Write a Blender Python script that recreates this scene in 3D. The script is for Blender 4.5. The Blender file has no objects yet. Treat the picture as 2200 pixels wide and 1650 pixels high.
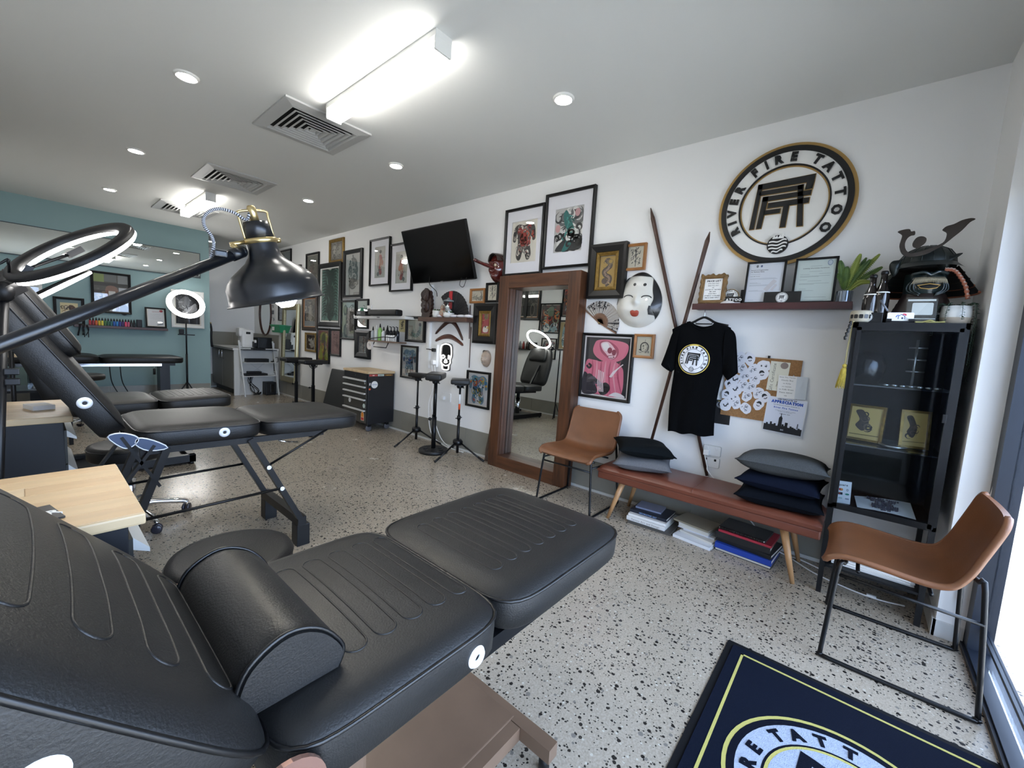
import bpy, bmesh, math, random
from mathutils import Vector, Matrix
R_ = random.Random(7)
PI = math.pi
SC = bpy.context.scene
COL = SC.collection
V = Vector
# ------------------------------------------------------------------ camera
IW, IH, FPX = 2200, 1650, 883.95
CAM = V((0, 0, 1.2306))
YAW, PIT, ROL = 0.87008, 0.10154, 0.05888
FW = V((math.sin(YAW) * math.cos(PIT), math.cos(YAW) * math.cos(PIT), -math.sin(PIT)))
_r = V((math.cos(YAW), -math.sin(YAW), 0)); _u = _r.cross(FW)
RT = _r * math.cos(ROL) + _u * math.sin(ROL)
UP = _u * math.cos(ROL) - _r * math.sin(ROL)
cd = bpy.data.cameras.new('camera'); cam = bpy.data.objects.new('camera', cd); COL.objects.link(cam)
cd.sensor_fit = 'HORIZONTAL'; cd.sensor_width = 36; cd.lens = 36 * FPX / IW; cd.clip_start = .02
m = Matrix((RT, UP, -FW)).transposed().to_4x4(); m.translation = CAM; cam.matrix_world = m
SC.camera = cam
def ray(px, py): return RT * ((px - IW / 2) / FPX) - UP * ((py - IH / 2) / FPX) + FW
def on(px, py, ax, val):                       # the point where a pixel's line of sight meets a plane of the room
    d = ray(px, py); return CAM + d * ((val - CAM[ax]) / d[ax])
def FL(px, py, z=0.): return on(px, py, 2, z)
def WX(px, py, x=3.1): return on(px, py, 0, x)
def WY(px, py, y): return on(px, py, 1, y)
# ------------------------------------------------------------------ view, world, daylight
vs = SC.view_settings; vs.view_transform = 'Standard'; vs.look = 'None'; vs.gamma = 1; vs.use_curve_mapping = False
vs.exposure = EXPOSURE = 2.0
SC.cycles.max_bounces = 12; SC.cycles.diffuse_bounces = 8; SC.cycles.glossy_bounces = 4
SC.cycles.transparent_max_bounces = 12; SC.cycles.transmission_bounces = 6
SC.cycles.sample_clamp_indirect = 6; SC.cycles.caustics_reflective = False; SC.cycles.caustics_refractive = False
wo = bpy.data.worlds.new('sky'); SC.world = wo; wo.use_nodes = True
bg = wo.node_tree.nodes['Background']; bg.inputs[0].default_value = (.55, .70, 1, 1); bg.inputs[1].default_value = 3.5
sl = bpy.data.lights.new('sun', 'SUN'); sl.energy = 5.5; sl.angle = .01; sl.color = (1, .96, .9)
so = bpy.data.objects.new('sun', sl); COL.objects.link(so); so.rotation_euler = (0, math.radians(38), 0)   # along the street, lights the paving outside
pl = bpy.data.lights.new('window_portal', 'AREA'); pl.shape = 'RECTANGLE'; pl.size = 3.1; pl.size_y = 1.9; pl.cycles.is_portal = True
po = bpy.data.objects.new('window_portal', pl); COL.objects.link(po); po.location = (1.1, -.56, 1.05); po.rotation_euler = (PI / 2, 0, 0)
LAMP = (1.0, .97, .92)          # colour of the ceiling lights
BATTEN, DOWN, RING = 6.5, 66., 8.
D, CZ, YT, YB, YW, XL = 3.1, 2.694, 8.18, 9.75, -.52, -.45
# ------------------------------------------------------------------ materials
MC = {}
def lin(c):
    if isinstance(c, str): c = tuple(int(c[i:i + 2], 16) for i in (0, 2, 4))
    c = [x / 255 for x in c[:3]] if max(c) > 1 else c
    return tuple(((x + .055) / 1.055) ** 2.4 if x > .04045 else x / 12.92 for x in c) + (1,)
def mat(name, col, rough=.5, metal=0., coat=0., var=0., vscale=8., bump=0., bscale=60., spec=.5, sheen=0., col2=None, stretch=None, emit=0.):
    if name in MC: return MC[name]
    m = bpy.data.materials.new(name); m.use_nodes = True; nt = m.node_tree; b = nt.nodes['Principled BSDF']
    c = lin(col); b.inputs['Base Color'].default_value = c
    b.inputs['Roughness'].default_value = rough; b.inputs['Metallic'].default_value = metal
    b.inputs['Coat Weight'].default_value = coat; b.inputs['Coat Roughness'].default_value = .08
    b.inputs['Specular IOR Level'].default_value = spec; b.inputs['Sheen Weight'].default_value = sheen
    if emit: b.inputs['Emission Color'].default_value = c; b.inputs['Emission Strength'].default_value = emit
    L = nt.links.new
    if var or bump:
        tc = nt.nodes.new('ShaderNodeTexCoord'); mp = nt.nodes.new('ShaderNodeMapping'); L(tc.outputs['Object'], mp.inputs[0])
        if stretch: mp.inputs['Scale'].default_value = stretch
        if var:
            n = nt.nodes.new('ShaderNodeTexNoise'); n.inputs['Scale'].default_value = vscale; n.inputs['Detail'].default_value = 5; L(mp.outputs[0], n.inputs[0])
            r = nt.nodes.new('ShaderNodeValToRGB'); r.color_ramp.elements[0].position = .3; r.color_ramp.elements[1].position = .7
            d = lin(col2) if col2 else tuple(x * (1 - var) for x in c[:3]) + (1,)
            r.color_ramp.elements[0].color = d; r.color_ramp.elements[1].color = c
            L(n.outputs['Fac'], r.inputs[0]); L(r.outputs[0], b.inputs['Base Color'])
        if bump:
            n = nt.nodes.new('ShaderNodeTexNoise'); n.inputs['Scale'].default_value = bscale; n.inputs['Detail'].default_value = 3; L(mp.outputs[0], n.inputs[0])
            p = nt.nodes.new('ShaderNodeBump'); p.inputs['Strength'].default_value = bump; p.inputs['Distance'].default_value = .004
            L(n.outputs['Fac'], p.inputs['Height']); L(p.outputs[0], b.inputs['Normal'])
    MC[name] = m; return m
def ink(c):                                    # flat printing ink
    if not isinstance(c, str): c = '%02x%02x%02x' % tuple(c)
    return mat('ink_' + c, c, .6)
def emis(name, col, s):
    if name in MC: return MC[name]
    m = bpy.data.materials.new(name); m.use_nodes = True; nt = m.node_tree; nt.nodes.clear()
    e = nt.nodes.new('ShaderNodeEmission'); o = nt.nodes.new('ShaderNodeOutputMaterial')
    e.inputs[0].default_value = tuple(col) + (1,); e.inputs[1].default_value = s; nt.links.new(e.outputs[0], o.inputs[0]); MC[name] = m; return m
def glassmat(name, tint=(1, 1, 1), refl=.06, rough=.0, fk=.55):
    if name in MC: return MC[name]
    m = bpy.data.materials.new(name); m.use_nodes = True; nt = m.node_tree; nt.nodes.clear(); N = nt.nodes.new; L = nt.links.new
    t = N('ShaderNodeBsdfTransparent'); t.inputs[0].default_value = tuple(tint) + (1,)
    g = N('ShaderNodeBsdfGlossy'); g.inputs['Roughness'].default_value = rough
    f = N('ShaderNodeLayerWeight'); f.inputs[0].default_value = .22
    mu = N('ShaderNodeMath'); mu.operation = 'MULTIPLY_ADD'; mu.inputs[1].default_value = fk; mu.inputs[2].default_value = refl
    mx = N('ShaderNodeMixShader'); o = N('ShaderNodeOutputMaterial')
    L(f.outputs['Fresnel'], mu.inputs[0]); L(mu.outputs[0], mx.inputs[0]); L(t.outputs[0], mx.inputs[1]); L(g.outputs[0], mx.inputs[2]); L(mx.outputs[0], o.inputs[0])
    MC[name] = m; return m
BLACK = mat('black_plastic', '0a0a0c', .45, spec=.35); BLKMET = mat('black_steel', '08090c', .36, spec=.35)
CHROME = mat('chrome', 'd8dade', .12, 1.); WHITE = mat('white_plastic', 'e8e8e6', .4); PAPER = mat('paper', 'ecebe8', .7)
LEATHER = mat('black_leather', '141414', .46, bump=.2, bscale=260, spec=.5)
WALLP = mat('white_wall_paint', 'ebebea', .65)
CEILP = mat('ceiling_paint', 'dadbd8', .8)
TEAL = mat('teal_wall_paint', '8aa5a6', .65)
TILE = mat('grey_skirting_tile', '8d8b82', .3, var=.12, vscale=5); GROUT = mat('tile_grout', 'a9a8a0', .8)
TIMBER = mat('dark_stained_timber', '5f3a22', .4, var=.45, vscale=3.2, stretch=(9, 9, .9), col2='3a2113', bump=.1, bscale=12)
TIMBERH = mat('dark_stained_timber_rail', '5f3a22', .4, var=.45, vscale=3.2, stretch=(9, .9, 9), col2='3a2113', bump=.1, bscale=12)
WALNUT = mat('dark_walnut', '4a2a20', .4, var=.4, vscale=4, stretch=(6, .8, 6))
PINE = mat('pale_birch_top', 'd6bc94', .42, var=.22, vscale=5, stretch=(1.2, 4, 1))
BEECH = mat('beech_leg', 'b58a5e', .45, var=.25, vscale=6, stretch=(5, 5, 1))
TAN = mat('tan_leather', '7c4f31', .42, var=.25, vscale=7, bump=.15, bscale=150)
TANB = mat('chestnut_leather', '6c3a2a', .34, var=.2, vscale=6, bump=.15, bscale=150)
GOLD = mat('gold_moulding', '9a7a3c', .35, .6, var=.4, vscale=40); GOLDP = mat('gold_paint', 'b08d4f', .45, .25)
BRASS = mat('brass', 'c9b27e', .28, .9); BRONZE = mat('bronze_steel', '7a6351', .35, .2, var=.2, vscale=6)
GLASS = glassmat('clear_glass', (.97, .985, .98)); PGLASS = glassmat('picture_glass', (1, 1, 1), .035)
MIRROR = mat('mirror_silver', 'e6ebe8', .0, 1.)
BLKFR = mat('black_frame', '070708', .35, spec=.35); WHFR = mat('white_frame', 'dcdcd8', .5); OAKFR = mat('oak_frame', 'a5703f', .4, var=.3, vscale=12)
MATB = mat('mat_board', 'd9d9de', .8)
# ------------------------------------------------------------------ mesh builder
class MB:
    def __init__(s, T=None): s.v = []; s.f = []; s.m = []; s.mats = []; s.T = T or Matrix(); s.sm = []
    def mi(s, m):
        if m not in s.mats: s.mats.append(m)
        return s.mats.index(m)
    def add(s, vs, fs, m, smooth=False, T=None):
        o = len(s.v); M = s.T @ T if T else s.T
        s.v += [M @ V(p) for p in vs]; k = s.mi(m)
        for f in fs: s.f.append([i + o for i in f]); s.m.append(k); s.sm.append(smooth)
        return s
    def box(s, a, b, m, T=None, bev=0.):
        (x0, y0, z0), (x1, y1, z1) = [min(p, q) for p, q in zip(a, b)], [max(p, q) for p, q in zip(a, b)]
        if not bev:
            return s.add([(x, y, z) for z in (z0, z1) for y in (y0, y1) for x in (x0, x1)],
                         [(0, 2, 3, 1), (4, 5, 7, 6), (0, 1, 5, 4), (2, 6, 7, 3), (0, 4, 6, 2), (1, 3, 7, 5)], m, T=T)
        bm = bmesh.new(); bmesh.ops.create_cube(bm, size=1)
        for q in bm.verts: q.co = V(((x0 + x1) / 2 + q.co.x * (x1 - x0), (y0 + y1) / 2 + q.co.y * (y1 - y0), (z0 + z1) / 2 + q.co.z * (z1 - z0)))
        bmesh.ops.bevel(bm, geom=bm.edges[:], offset=bev, segments=2, profile=.6, affect='EDGES')
        s.bm(bm, m, T=T); return s
    def bm(s, bm, m, smooth=False, T=None):
        bm.verts.index_update(); s.add([tuple(q.co) for q in bm.verts], [[q.index for q in f.verts] for f in bm.faces], m, smooth, T); bm.free()
    def prism(s, poly, z0, z1, m, T=None, smooth=False):       # polygon in local xy, extruded along z
        n = len(poly); a = sum(poly[i][0] * poly[(i + 1) % n][1] - poly[(i + 1) % n][0] * poly[i][1] for i in range(n))
        if a < 0: poly = poly[::-1]
        vs = [(x, y, z0) for x, y in poly] + [(x, y, z1) for x, y in poly]
        fs = [[(i), (i + 1) % n, n + (i + 1) % n, n + i] for i in range(n)]
        s.add(vs, fs, m, smooth, T); s.add(vs, [list(range(n))[::-1], list(range(n, 2 * n))], m, False, T); return s
    def disc(s, r, z, m, T=None, n=48, nr=6):
        return s.add([(0, 0, z)] + [(r * k / nr * math.cos(2 * PI * i / n), r * k / nr * math.sin(2 * PI * i / n), z) for k in range(1, nr + 1) for i in range(n)],
                     [(0, 1 + i, 1 + (i + 1) % n) for i in range(n)] + [(1 + k * n + i, 1 + k * n + n + i, 1 + k * n + n + (i + 1) % n, 1 + k * n + (i + 1) % n) for k in range(nr - 1) for i in range(n)], m, False, T)
    def flat(s, poly, z, m, T=None):
        n = len(poly); a = sum(poly[i][0] * poly[(i + 1) % n][1] - poly[(i + 1) % n][0] * poly[i][1] for i in range(n))
        if a < 0: poly = poly[::-1]
        return s.add([(x, y, z) for x, y in poly], [list(range(n))], m, False, T)
    def tube(s, pts, r, m, seg=8, closed=False, T=None, caps=True):
        pts = [V(p) for p in pts]; n = len(pts); vs = []; rs = r if isinstance(r, (list, tuple)) else [r] * n
        ref = None
        for i, p in enumerate(pts):
            a = pts[(i - 1) % n] if closed or i else p; b = pts[(i + 1) % n] if closed or i < n - 1 else p
            t = (b - a).normalized() if (b - a).length > 1e-9 else V((0, 0, 1))
            if ref is None:
                ref = t.cross(V((0, 0, 1))) if abs(t.z) < .9 else t.cross(V((1, 0, 0)))
            ref = (ref - t * ref.dot(t)).normalized(); q = t.cross(ref)
            for k in range(seg):
                w = 2 * PI * k / seg; vs.append(p + (ref * math.cos(w) + q * math.sin(w)) * rs[i])
        fs = []
        for i in range(n if closed else n - 1):
            j = (i + 1) % n
            for k in range(seg): k2 = (k + 1) % seg; fs.append((i * seg + k, i * seg + k2, j * seg + k2, j * seg + k))
        if caps and not closed: fs += [list(range(seg))[::-1], list(range((n - 1) * seg, n * seg))]
        return s.add(vs, fs, m, True, T)
    def cyl(s, a, b, r, m, r2=None, seg=16, T=None):
        o = len(s.f); s.tube([a, b], [r, r if r2 is None else r2], m, seg, T=T)
        s.sm[-1] = s.sm[-2] = False; return s
    def bar(s, a, b, w, h, m, up=(0, 0, 1), T=None):           # rectangular bar from a to b
        a, b = V(a), V(b); t = (b - a).normalized(); x = t.cross(V(up))
        if x.length < 1e-4: x = t.cross(V((1, 0, 0)))
        x.normalize(); y = x.cross(t)
        vs = [p + x * (i * w / 2) + y * (j * h / 2) for p in (a, b) for i, j in ((-1, -1), (1, -1), (1, 1), (-1, 1))]
        return s.add(vs, [(3, 2, 1, 0), (4, 5, 6, 7), (0, 1, 5, 4), (1, 2, 6, 5), (2, 3, 7, 6), (3, 0, 4, 7)], m, T=T)
    def lathe(s, prof, m, seg=24, T=None, smooth=True, ax=1.):    # profile (r, z) around local z
        vs = []; n = len(prof)
        for r, z in prof:
            for k in range(seg): w = 2 * PI * k / seg; vs.append((r * math.cos(w) * ax, r * math.sin(w), z))
        fs = [(i * seg + k, i * seg + (k + 1) % seg, (i + 1) * seg + (k + 1) % seg, (i + 1) * seg + k) for i in range(n - 1) for k in range(seg)]
        if prof[0][0] > 1e-5 and prof[-1][0] < 1e-5: fs.append(list(range(seg))[::-1])
        if prof[-1][0] > 1e-5 and prof[0][0] < 1e-5: fs.append(list(range((n - 1) * seg, n * seg)))
        return s.add(vs, fs, m, smooth, T)
    def grid(s, fn, nu, nv, m, smooth=True, T=None, flip=False, cu=False):  # fn(u,v) u,v in 0..1
        W = nu if cu else nu + 1
        vs = [fn(i / nu, j / nv) for j in range(nv + 1) for i in range(W)]
        fs = []
        for j in range(nv):
            for i in range(nu):
                a, b = j * W + i, j * W + (i + 1) % W if cu else j * W + i + 1
                q = (a, b, b + W, a + W); fs.append(q[::-1] if flip else q)
        return s.add(vs, fs, m, smooth, T)
    def ball(s, c, r, m, seg=14, rings=9, T=None):
        r = r if isinstance(r, (tuple, list)) else (r, r, r)
        return s.grid(lambda u, v: (c[0] + r[0] * math.sin(PI * v) * math.cos(2 * PI * u), c[1] + r[1] * math.sin(PI * v) * math.sin(2 * PI * u), c[2] - r[2] * math.cos(PI * v)), seg, rings, m, T=T, cu=True)
WM = {}
def link(name, mb, parent=None, origin=None, T=None):
    lo = V([min(p[i] for p in mb.v) for i in range(3)]); hi = V([max(p[i] for p in mb.v) for i in range(3)])
    c = (lo + hi) / 2
    if origin == 'base': c.z = lo.z
    me = bpy.data.meshes.new(name); me.from_pydata([tuple(p - c) for p in mb.v], [], mb.f)
    for q in mb.mats: me.materials.append(q)
    me.polygons.foreach_set('material_index', mb.m); me.polygons.foreach_set('use_smooth', mb.sm)
    me.validate(); me.update()
    o = bpy.data.objects.new(name, me); COL.objects.link(o); o.location = c; WM[o] = Matrix.Translation(c)
    if parent: o.parent = parent; o.matrix_parent_inverse = WM[parent].inverted()
    return o
def tag(o, label, cat, group=None):
    o['label'] = label; o['category'] = cat
    if group: o['group'] = group
    return o
def thing(name, label, cat, loc, group=None):
    o = bpy.data.objects.new(name, None); COL.objects.link(o); o.location = loc; o.empty_display_size = .05
    WM[o] = Matrix.Translation(V(loc)); return tag(o, label, cat, group)
def part(name, mb, parent, label=None):
    o = link(name, mb, parent)
    if label: o['label'] = label
    return o
def solo(name, mb, label, cat, group=None): return tag(link(name, mb, None, 'base'), label, cat, group)
def struct(name, mb, parent=None):
    o = link(name, mb, parent)
    if not parent: o['kind'] = 'structure'
    return o
def basis(o, r, u, n=None):
    r, u = V(r).normalized(), V(u); u = (u - r * u.dot(r)).normalized(); n = r.cross(u)
    M = Matrix((r, u, n)).transposed().to_4x4(); M.translation = V(o); return M
def TW(y, z, x=D): return basis((x, y, z), (0, -1, 0), (0, 0, 1))         # frame on the art wall: local x to the right, y up, z into the room
def TT(x, z, y=YT): return basis((x, y, z), (1, 0, 0), (0, 0, 1))          # on the teal wall
def TLW(y, z, x=XL): return basis((x, y, z), (0, 1, 0), (0, 0, 1))         # on the left wall
def TZ(x, y, z, a=0.): return Matrix.Translation((x, y, z)) @ Matrix.Rotation(a, 4, 'Z')
def rot(a, ax): return Matrix.Rotation(a, 4, ax)
def tr(*p): return Matrix.Translation(p)
def arc(cx, cy, r, a0, a1, n, r2=None): return [(cx + r * math.cos(a0 + (a1 - a0) * i / n), cy + (r2 or r) * math.sin(a0 + (a1 - a0) * i / n)) for i in range(n + 1)]
def circ(cx, cy, r, n=32, r2=None): return arc(cx, cy, r, 0, 2 * PI, n, r2)[:-1]
def rrect(w, h, r, n=5, cx=0, cy=0):
    p = []
    for sx, sy, a in ((1, 1, 0), (-1, 1, PI / 2), (-1, -1, PI), (1, -1, 1.5 * PI)): p += arc(cx + sx * (w / 2 - r), cy + sy * (h / 2 - r), r, a, a + PI / 2, n)
    return p
def spl(P, n=6, closed=False):                 # smooth curve through points
    P = [tuple(p) for p in P]; k = len(P); o = []
    for i in range(k if closed else k - 1):
        g = lambda j: P[j % k] if closed else P[max(0, min(k - 1, j))]
        a, b, c, d = g(i - 1), g(i), g(i + 1), g(i + 2)
        for s in range(n):
            t = s / n
            o.append(tuple(.5 * (2 * b[q] + (c[q] - a[q]) * t + (2 * a[q] - 5 * b[q] + 4 * c[q] - d[q]) * t * t + (3 * b[q] - a[q] - 3 * c[q] + d[q]) * t ** 3) for q in range(len(b))))
    return o if closed else o + [P[-1]]
# ------------------------------------------------------------------ lettering (glyphs of Blender's own font, made once while the scene is empty)
GLY = {}
def _glyphs():
    for off, key in ((.0, 'n'), (.022, 'b'), (.05, 'x')):
        for ch in 'ABCDEFGHIJKLMNOPQRSTUVWXYZabcdefghijklmnopqrstuvwxyz0123456789.,$&*/+-:\'%':
            cu = bpy.data.curves.new('g', 'FONT'); cu.body = ch; cu.size = 1; cu.offset = off; cu.resolution_u = 2; cu.fill_mode = 'FRONT'
            ob = bpy.data.objects.new('g', cu); COL.objects.link(ob)
            me = bpy.data.meshes.new_from_object(ob.evaluated_get(bpy.context.evaluated_depsgraph_get()))
            vs = [(q.co.x, q.co.y) for q in me.vertices]; fs = [tuple(p.vertices) for p in me.polygons]
            x0 = min((p[0] for p in vs), default=0); x1 = max((p[0] for p in vs), default=.3)
            ed = {}
            for f in fs:
                for i in range(len(f)):
                    a, b = f[i], f[(i + 1) % len(f)]
                    if (b, a) in ed: del ed[(b, a)]
                    else: ed[(a, b)] = 1
            GLY[(ch, key)] = ([(p[0] - x0, p[1]) for p in vs], fs, x1 - x0, list(ed))
            bpy.data.objects.remove(ob); bpy.data.curves.remove(cu); bpy.data.meshes.remove(me)
_glyphs()
def glyph(mb, ch, k, T, size, m, h=0., sx=1.):
    vs, fs, w, ed = GLY[(ch, k)]; n = len(vs)
    P = [((x - w / 2) * size * sx, y * size, h) for x, y in vs]
    mb.add(P, fs, m, T=T)
    if h > .0015: mb.add(P + [(x, y, 0) for x, y, z in P], [(b, a, a + n, b + n) for a, b in ed], m, T=T)
def text(mb, s, x, y, z, size, m, k='n', al='C', sx=1., T=None, gap=.1):
    ws = [(.32 if c == ' ' else GLY[(c, k)][2]) * sx for c in s]; W = (sum(ws) + gap * (len(s) - 1)) * size
    cx = x - (W / 2 if al == 'C' else 0)
    for c, w in zip(s, ws):
        if c != ' ': glyph(mb, c, k, (T or Matrix()) @ tr(cx + w * size / 2, y, 0), size, m, z, sx)
        cx += (w + gap) * size
# the studio's round emblem, unit = radius of its inner ring
MONO = [[(500, 465), (980, 452), (965, 570), (905, 570), (905, 526), (845, 526), (845, 564), (540, 564), (497, 865), (455, 865)],
        ]
def _mono():
    c = lambda q: [((x - 735) / 392., -(y - 684) / 347.) for x, y in q]
    return [c(q) for q in (
        [(497, 465), (984, 452), (980, 512), (497, 512)], [(920, 512), (980, 512), (972, 572), (912, 572)], [(512, 528), (893, 528), (893, 566), (507, 566)],
        [(497, 465), (537, 465), (497, 865), (455, 865)], [(552, 584), (968, 584), (964, 624), (548, 624)], [(553, 584), (602, 584), (564, 865), (520, 865)],
        [(606, 645), (958, 645), (954, 690), (602, 690)], [(744, 690), (793, 690), (780, 876), (733, 876)], [(848, 528), (893, 528), (928, 882), (880, 882)],
        [(575, 707), (722, 707), (718, 745), (570, 745)])]
MONO = _mono()
LET = list(zip('RIVER', (207, 195, 182, 167, 151))) + list(zip('FIRE', (127, 113, 99, 83))) + list(zip('TATTOO', (57, 41, 24, 6, -14, -35)))
def letters(mb, T, m, r=1.19, size=.27, k='x', h=.0, z=0.):
    for ch, a in LET:
        a = math.radians(a); glyph(mb, ch, k, T @ tr(r * math.cos(a), r * math.sin(a), z) @ rot(a - PI / 2, 'Z') @ tr(0, -size * .35, 0), size, m, h)
def waves(mb, T, r, cy, z, dark, light):
    mb.flat(circ(0, cy, r, 28), z, dark, T); mb.flat(circ(0, cy, r * .93, 28), z * 1.0 + .002, light, T)
    for j in range(5):
        y0 = cy + r * (-.72 + .3 * j); top, bot = [], []
        hw = math.sqrt(max(.05, .85 - ((y0 - cy) / r) ** 2)) * r
        for i in range(13):
            x = -hw + 2 * hw * i / 12; w = r * .1 * math.sin(x / r * 3.2 + j * .5); top.append((x, y0 + w + r * .075)); bot.append((x, y0 + w - r * .075))
        mb.flat(top + bot[::-1], z + .006, dark, T)
    for j in range(4):
        x = -r * .5 + j * r * .3; mb.flat([(x, cy + r * .5), (x + r * .12, cy + r * .9 - abs(j - 1.5) * r * .1), (x + r * .2, cy + r * .5)], z + .008, dark, T)
def emblem(mb, T, s, dark, light, gold, z=.002, k='x'):        # flat printed version
    T = T @ Matrix.Diagonal((s, s, 1, 1))
    for i, (r, m) in enumerate(((1.53, gold), (1.46, dark), (1.36, light), (1.02, dark), (.985, light))): mb.disc(r, z * (1 + .25 * i), m, T)
    letters(mb, T, dark, k=k, h=z * 3.6)
    for p in MONO: mb.flat(p, z * 4.2, dark, T)
    for f in (1,):
        mb.flat(circ(0, -1.0, .24, 24), z * 3.8, dark, T); mb.flat(circ(0, -1.0, .2, 24), z * 4.2, light, T)
        for j in range(4):
            y0 = -1.13 + .085 * j; hw = math.sqrt(.04 - (y0 + 1) ** 2); top = [(-hw + 2 * hw * i / 8, y0 + .018 * math.sin(i * .9) + .018) for i in range(9)]; bot = [(x, y - .036) for x, y in top]
            mb.flat(top + bot[::-1], z * 4.6, dark, T)
# ------------------------------------------------------------------ the room
def floor_mat():
    m = bpy.data.materials.new('polished_concrete'); m.use_nodes = True; nt = m.node_tree; b = nt.nodes['Principled BSDF']; N = nt.nodes.new; L = nt.links.new
    tc = N('ShaderNodeTexCoord'); last = None
    def noise(s, a, bb, p0=.35, p1=.65):
        n = N('ShaderNodeTexNoise'); n.inputs['Scale'].default_value = s; n.inputs['Detail'].default_value = 6; L(tc.outputs['Object'], n.inputs[0])
        r = N('ShaderNodeValToRGB'); r.color_ramp.elements[0].position = p0; r.color_ramp.elements[1].position = p1
        r.color_ramp.elements[0].color = lin(a); r.color_ramp.elements[1].color = lin(bb); L(n.outputs['Fac'], r.inputs[0]); return r.outputs[0]
    base = noise(1.3, '958a7a', 'a99d8d'); fine = noise(160, '8b8172', 'b7ac9c')
    mx = N('ShaderNodeMix'); mx.data_type = 'RGBA'; mx.inputs[0].default_value = .5; L(base, mx.inputs[6]); L(fine, mx.inputs[7]); last = mx.outputs[2]
    for sc, thr, dist, col in ((52, .56, .36, '1f1d1b'), (100, .5, .38, '2b2926'), (85, .88, .36, 'bdb6a8'), (45, .8, .32, '77716a')):
        nz = N('ShaderNodeTexNoise'); nz.inputs['Scale'].default_value = sc * 2; L(tc.outputs['Object'], nz.inputs[0])
        va = N('ShaderNodeVectorMath'); va.operation = 'MULTIPLY_ADD'; va.inputs[1].default_value = (.005, .005, .005); L(nz.outputs['Color'], va.inputs[0]); L(tc.outputs['Object'], va.inputs[2])
        v = N('ShaderNodeTexVoronoi'); v.inputs['Scale'].default_value = sc; L(va.outputs[0], v.inputs[0])
        s = N('ShaderNodeSeparateColor'); L(v.outputs['Color'], s.inputs[0])
        a = N('ShaderNodeMath'); a.operation = 'GREATER_THAN'; a.inputs[1].default_value = thr; L(s.outputs[0], a.inputs[0])
        z = N('ShaderNodeMath'); z.operation = 'MULTIPLY'; z.inputs[1].default_value = dist; L(s.outputs[1], z.inputs[0])
        z2 = N('ShaderNodeMath'); z2.operation = 'ADD'; z2.inputs[1].default_value = .06; L(z.outputs[0], z2.inputs[0])
        c = N('ShaderNodeMath'); c.operation = 'LESS_THAN'; L(v.outputs['Distance'], c.inputs[0]); L(z2.outputs[0], c.inputs[1])
        g = N('ShaderNodeMath'); g.operation = 'MULTIPLY'; L(a.outputs[0], g.inputs[0]); L(c.outputs[0], g.inputs[1])
        mx = N('ShaderNodeMix'); mx.data_type = 'RGBA'; L(g.outputs[0], mx.inputs[0]); L(last, mx.inputs[6]); mx.inputs[7].default_value = lin(col); last = mx.outputs[2]
    L(last, b.inputs['Base Color'])
    n = N('ShaderNodeTexNoise'); n.inputs['Scale'].default_value = 2.5; n.inputs['Detail'].default_value = 6; L(tc.outputs['Object'], n.inputs[0])
    r = N('ShaderNodeMapRange'); r.inputs[3].default_value = .14; r.inputs[4].default_value = .34; L(n.outputs['Fac'], r.inputs[0]); L(r.outputs[0], b.inputs['Roughness'])
    return m
FLOORM = floor_mat()
struct('floor', MB().box((XL - .1, YW - .1, -.06), (D + .1, YB + .1, 0), FLOORM))
struct('ceiling', MB().box((XL - .1, YW - .1, CZ), (D + .1, YB + .1, CZ + .06), CEILP))
struct('wall_right', MB().box((D, YW - .03, 0), (D + .1, YB + .1, CZ), WALLP))
struct('wall_left', MB().box((XL - .1, YW - .1, 0), (XL, YB + .1, CZ), WALLP))
struct('wall_rear', MB().box((XL, YT, 0), (1.955, YT + .12, CZ), TEAL))
struct('wall_back', MB().box((XL, YB, 0), (D, YB + .1, CZ), WALLP))
PX = 2.67
struct('wall_front', MB().box((PX, YW - .03, 0), (D, -.386, CZ), WALLP).box((XL, YW - .1, 2.02), (PX, YW + .02, CZ), WALLP))
gm = mat('street_paving', 'b9b3a8', .8, var=.15, vscale=1.5)
struct('ground', MB().box((-12, -14, -.1), (18, YW - .1, -.04), gm))
# window wall: dark aluminium frame, big panes
AL = mat('dark_anodised_aluminium', '1d2430', .38, .3)
w = struct('window_1', MB().box((XL, YW - .03, 0), (PX, YW + .042, .03), AL).box((XL, YW - .01, .118), (PX, YW + .012, .132), AL).box((XL, YW - .08, 1.94), (PX, YW + .02, 2.02), AL))
for x in (XL + .03, .55, 1.62, PX - .04): part('mullion', MB().box((x - .04, YW - .03, .03), (x + .04, YW + .042, 1.94), AL), w)
for x0, x1 in ((XL + .065, .515), (.585, 1.585), (1.655, PX - .08)): part('pane', MB().box((x0, YW - .003, .132), (x1, YW + .002, 1.94), GLASS), w), part('pane', MB().box((x0, YW - .003, .03), (x1, YW + .002, .118), GLASS), w)
part('sill_bead', MB().box((XL, YW + .042, 0), (PX, YW + .052, .02), AL), w)
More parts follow.
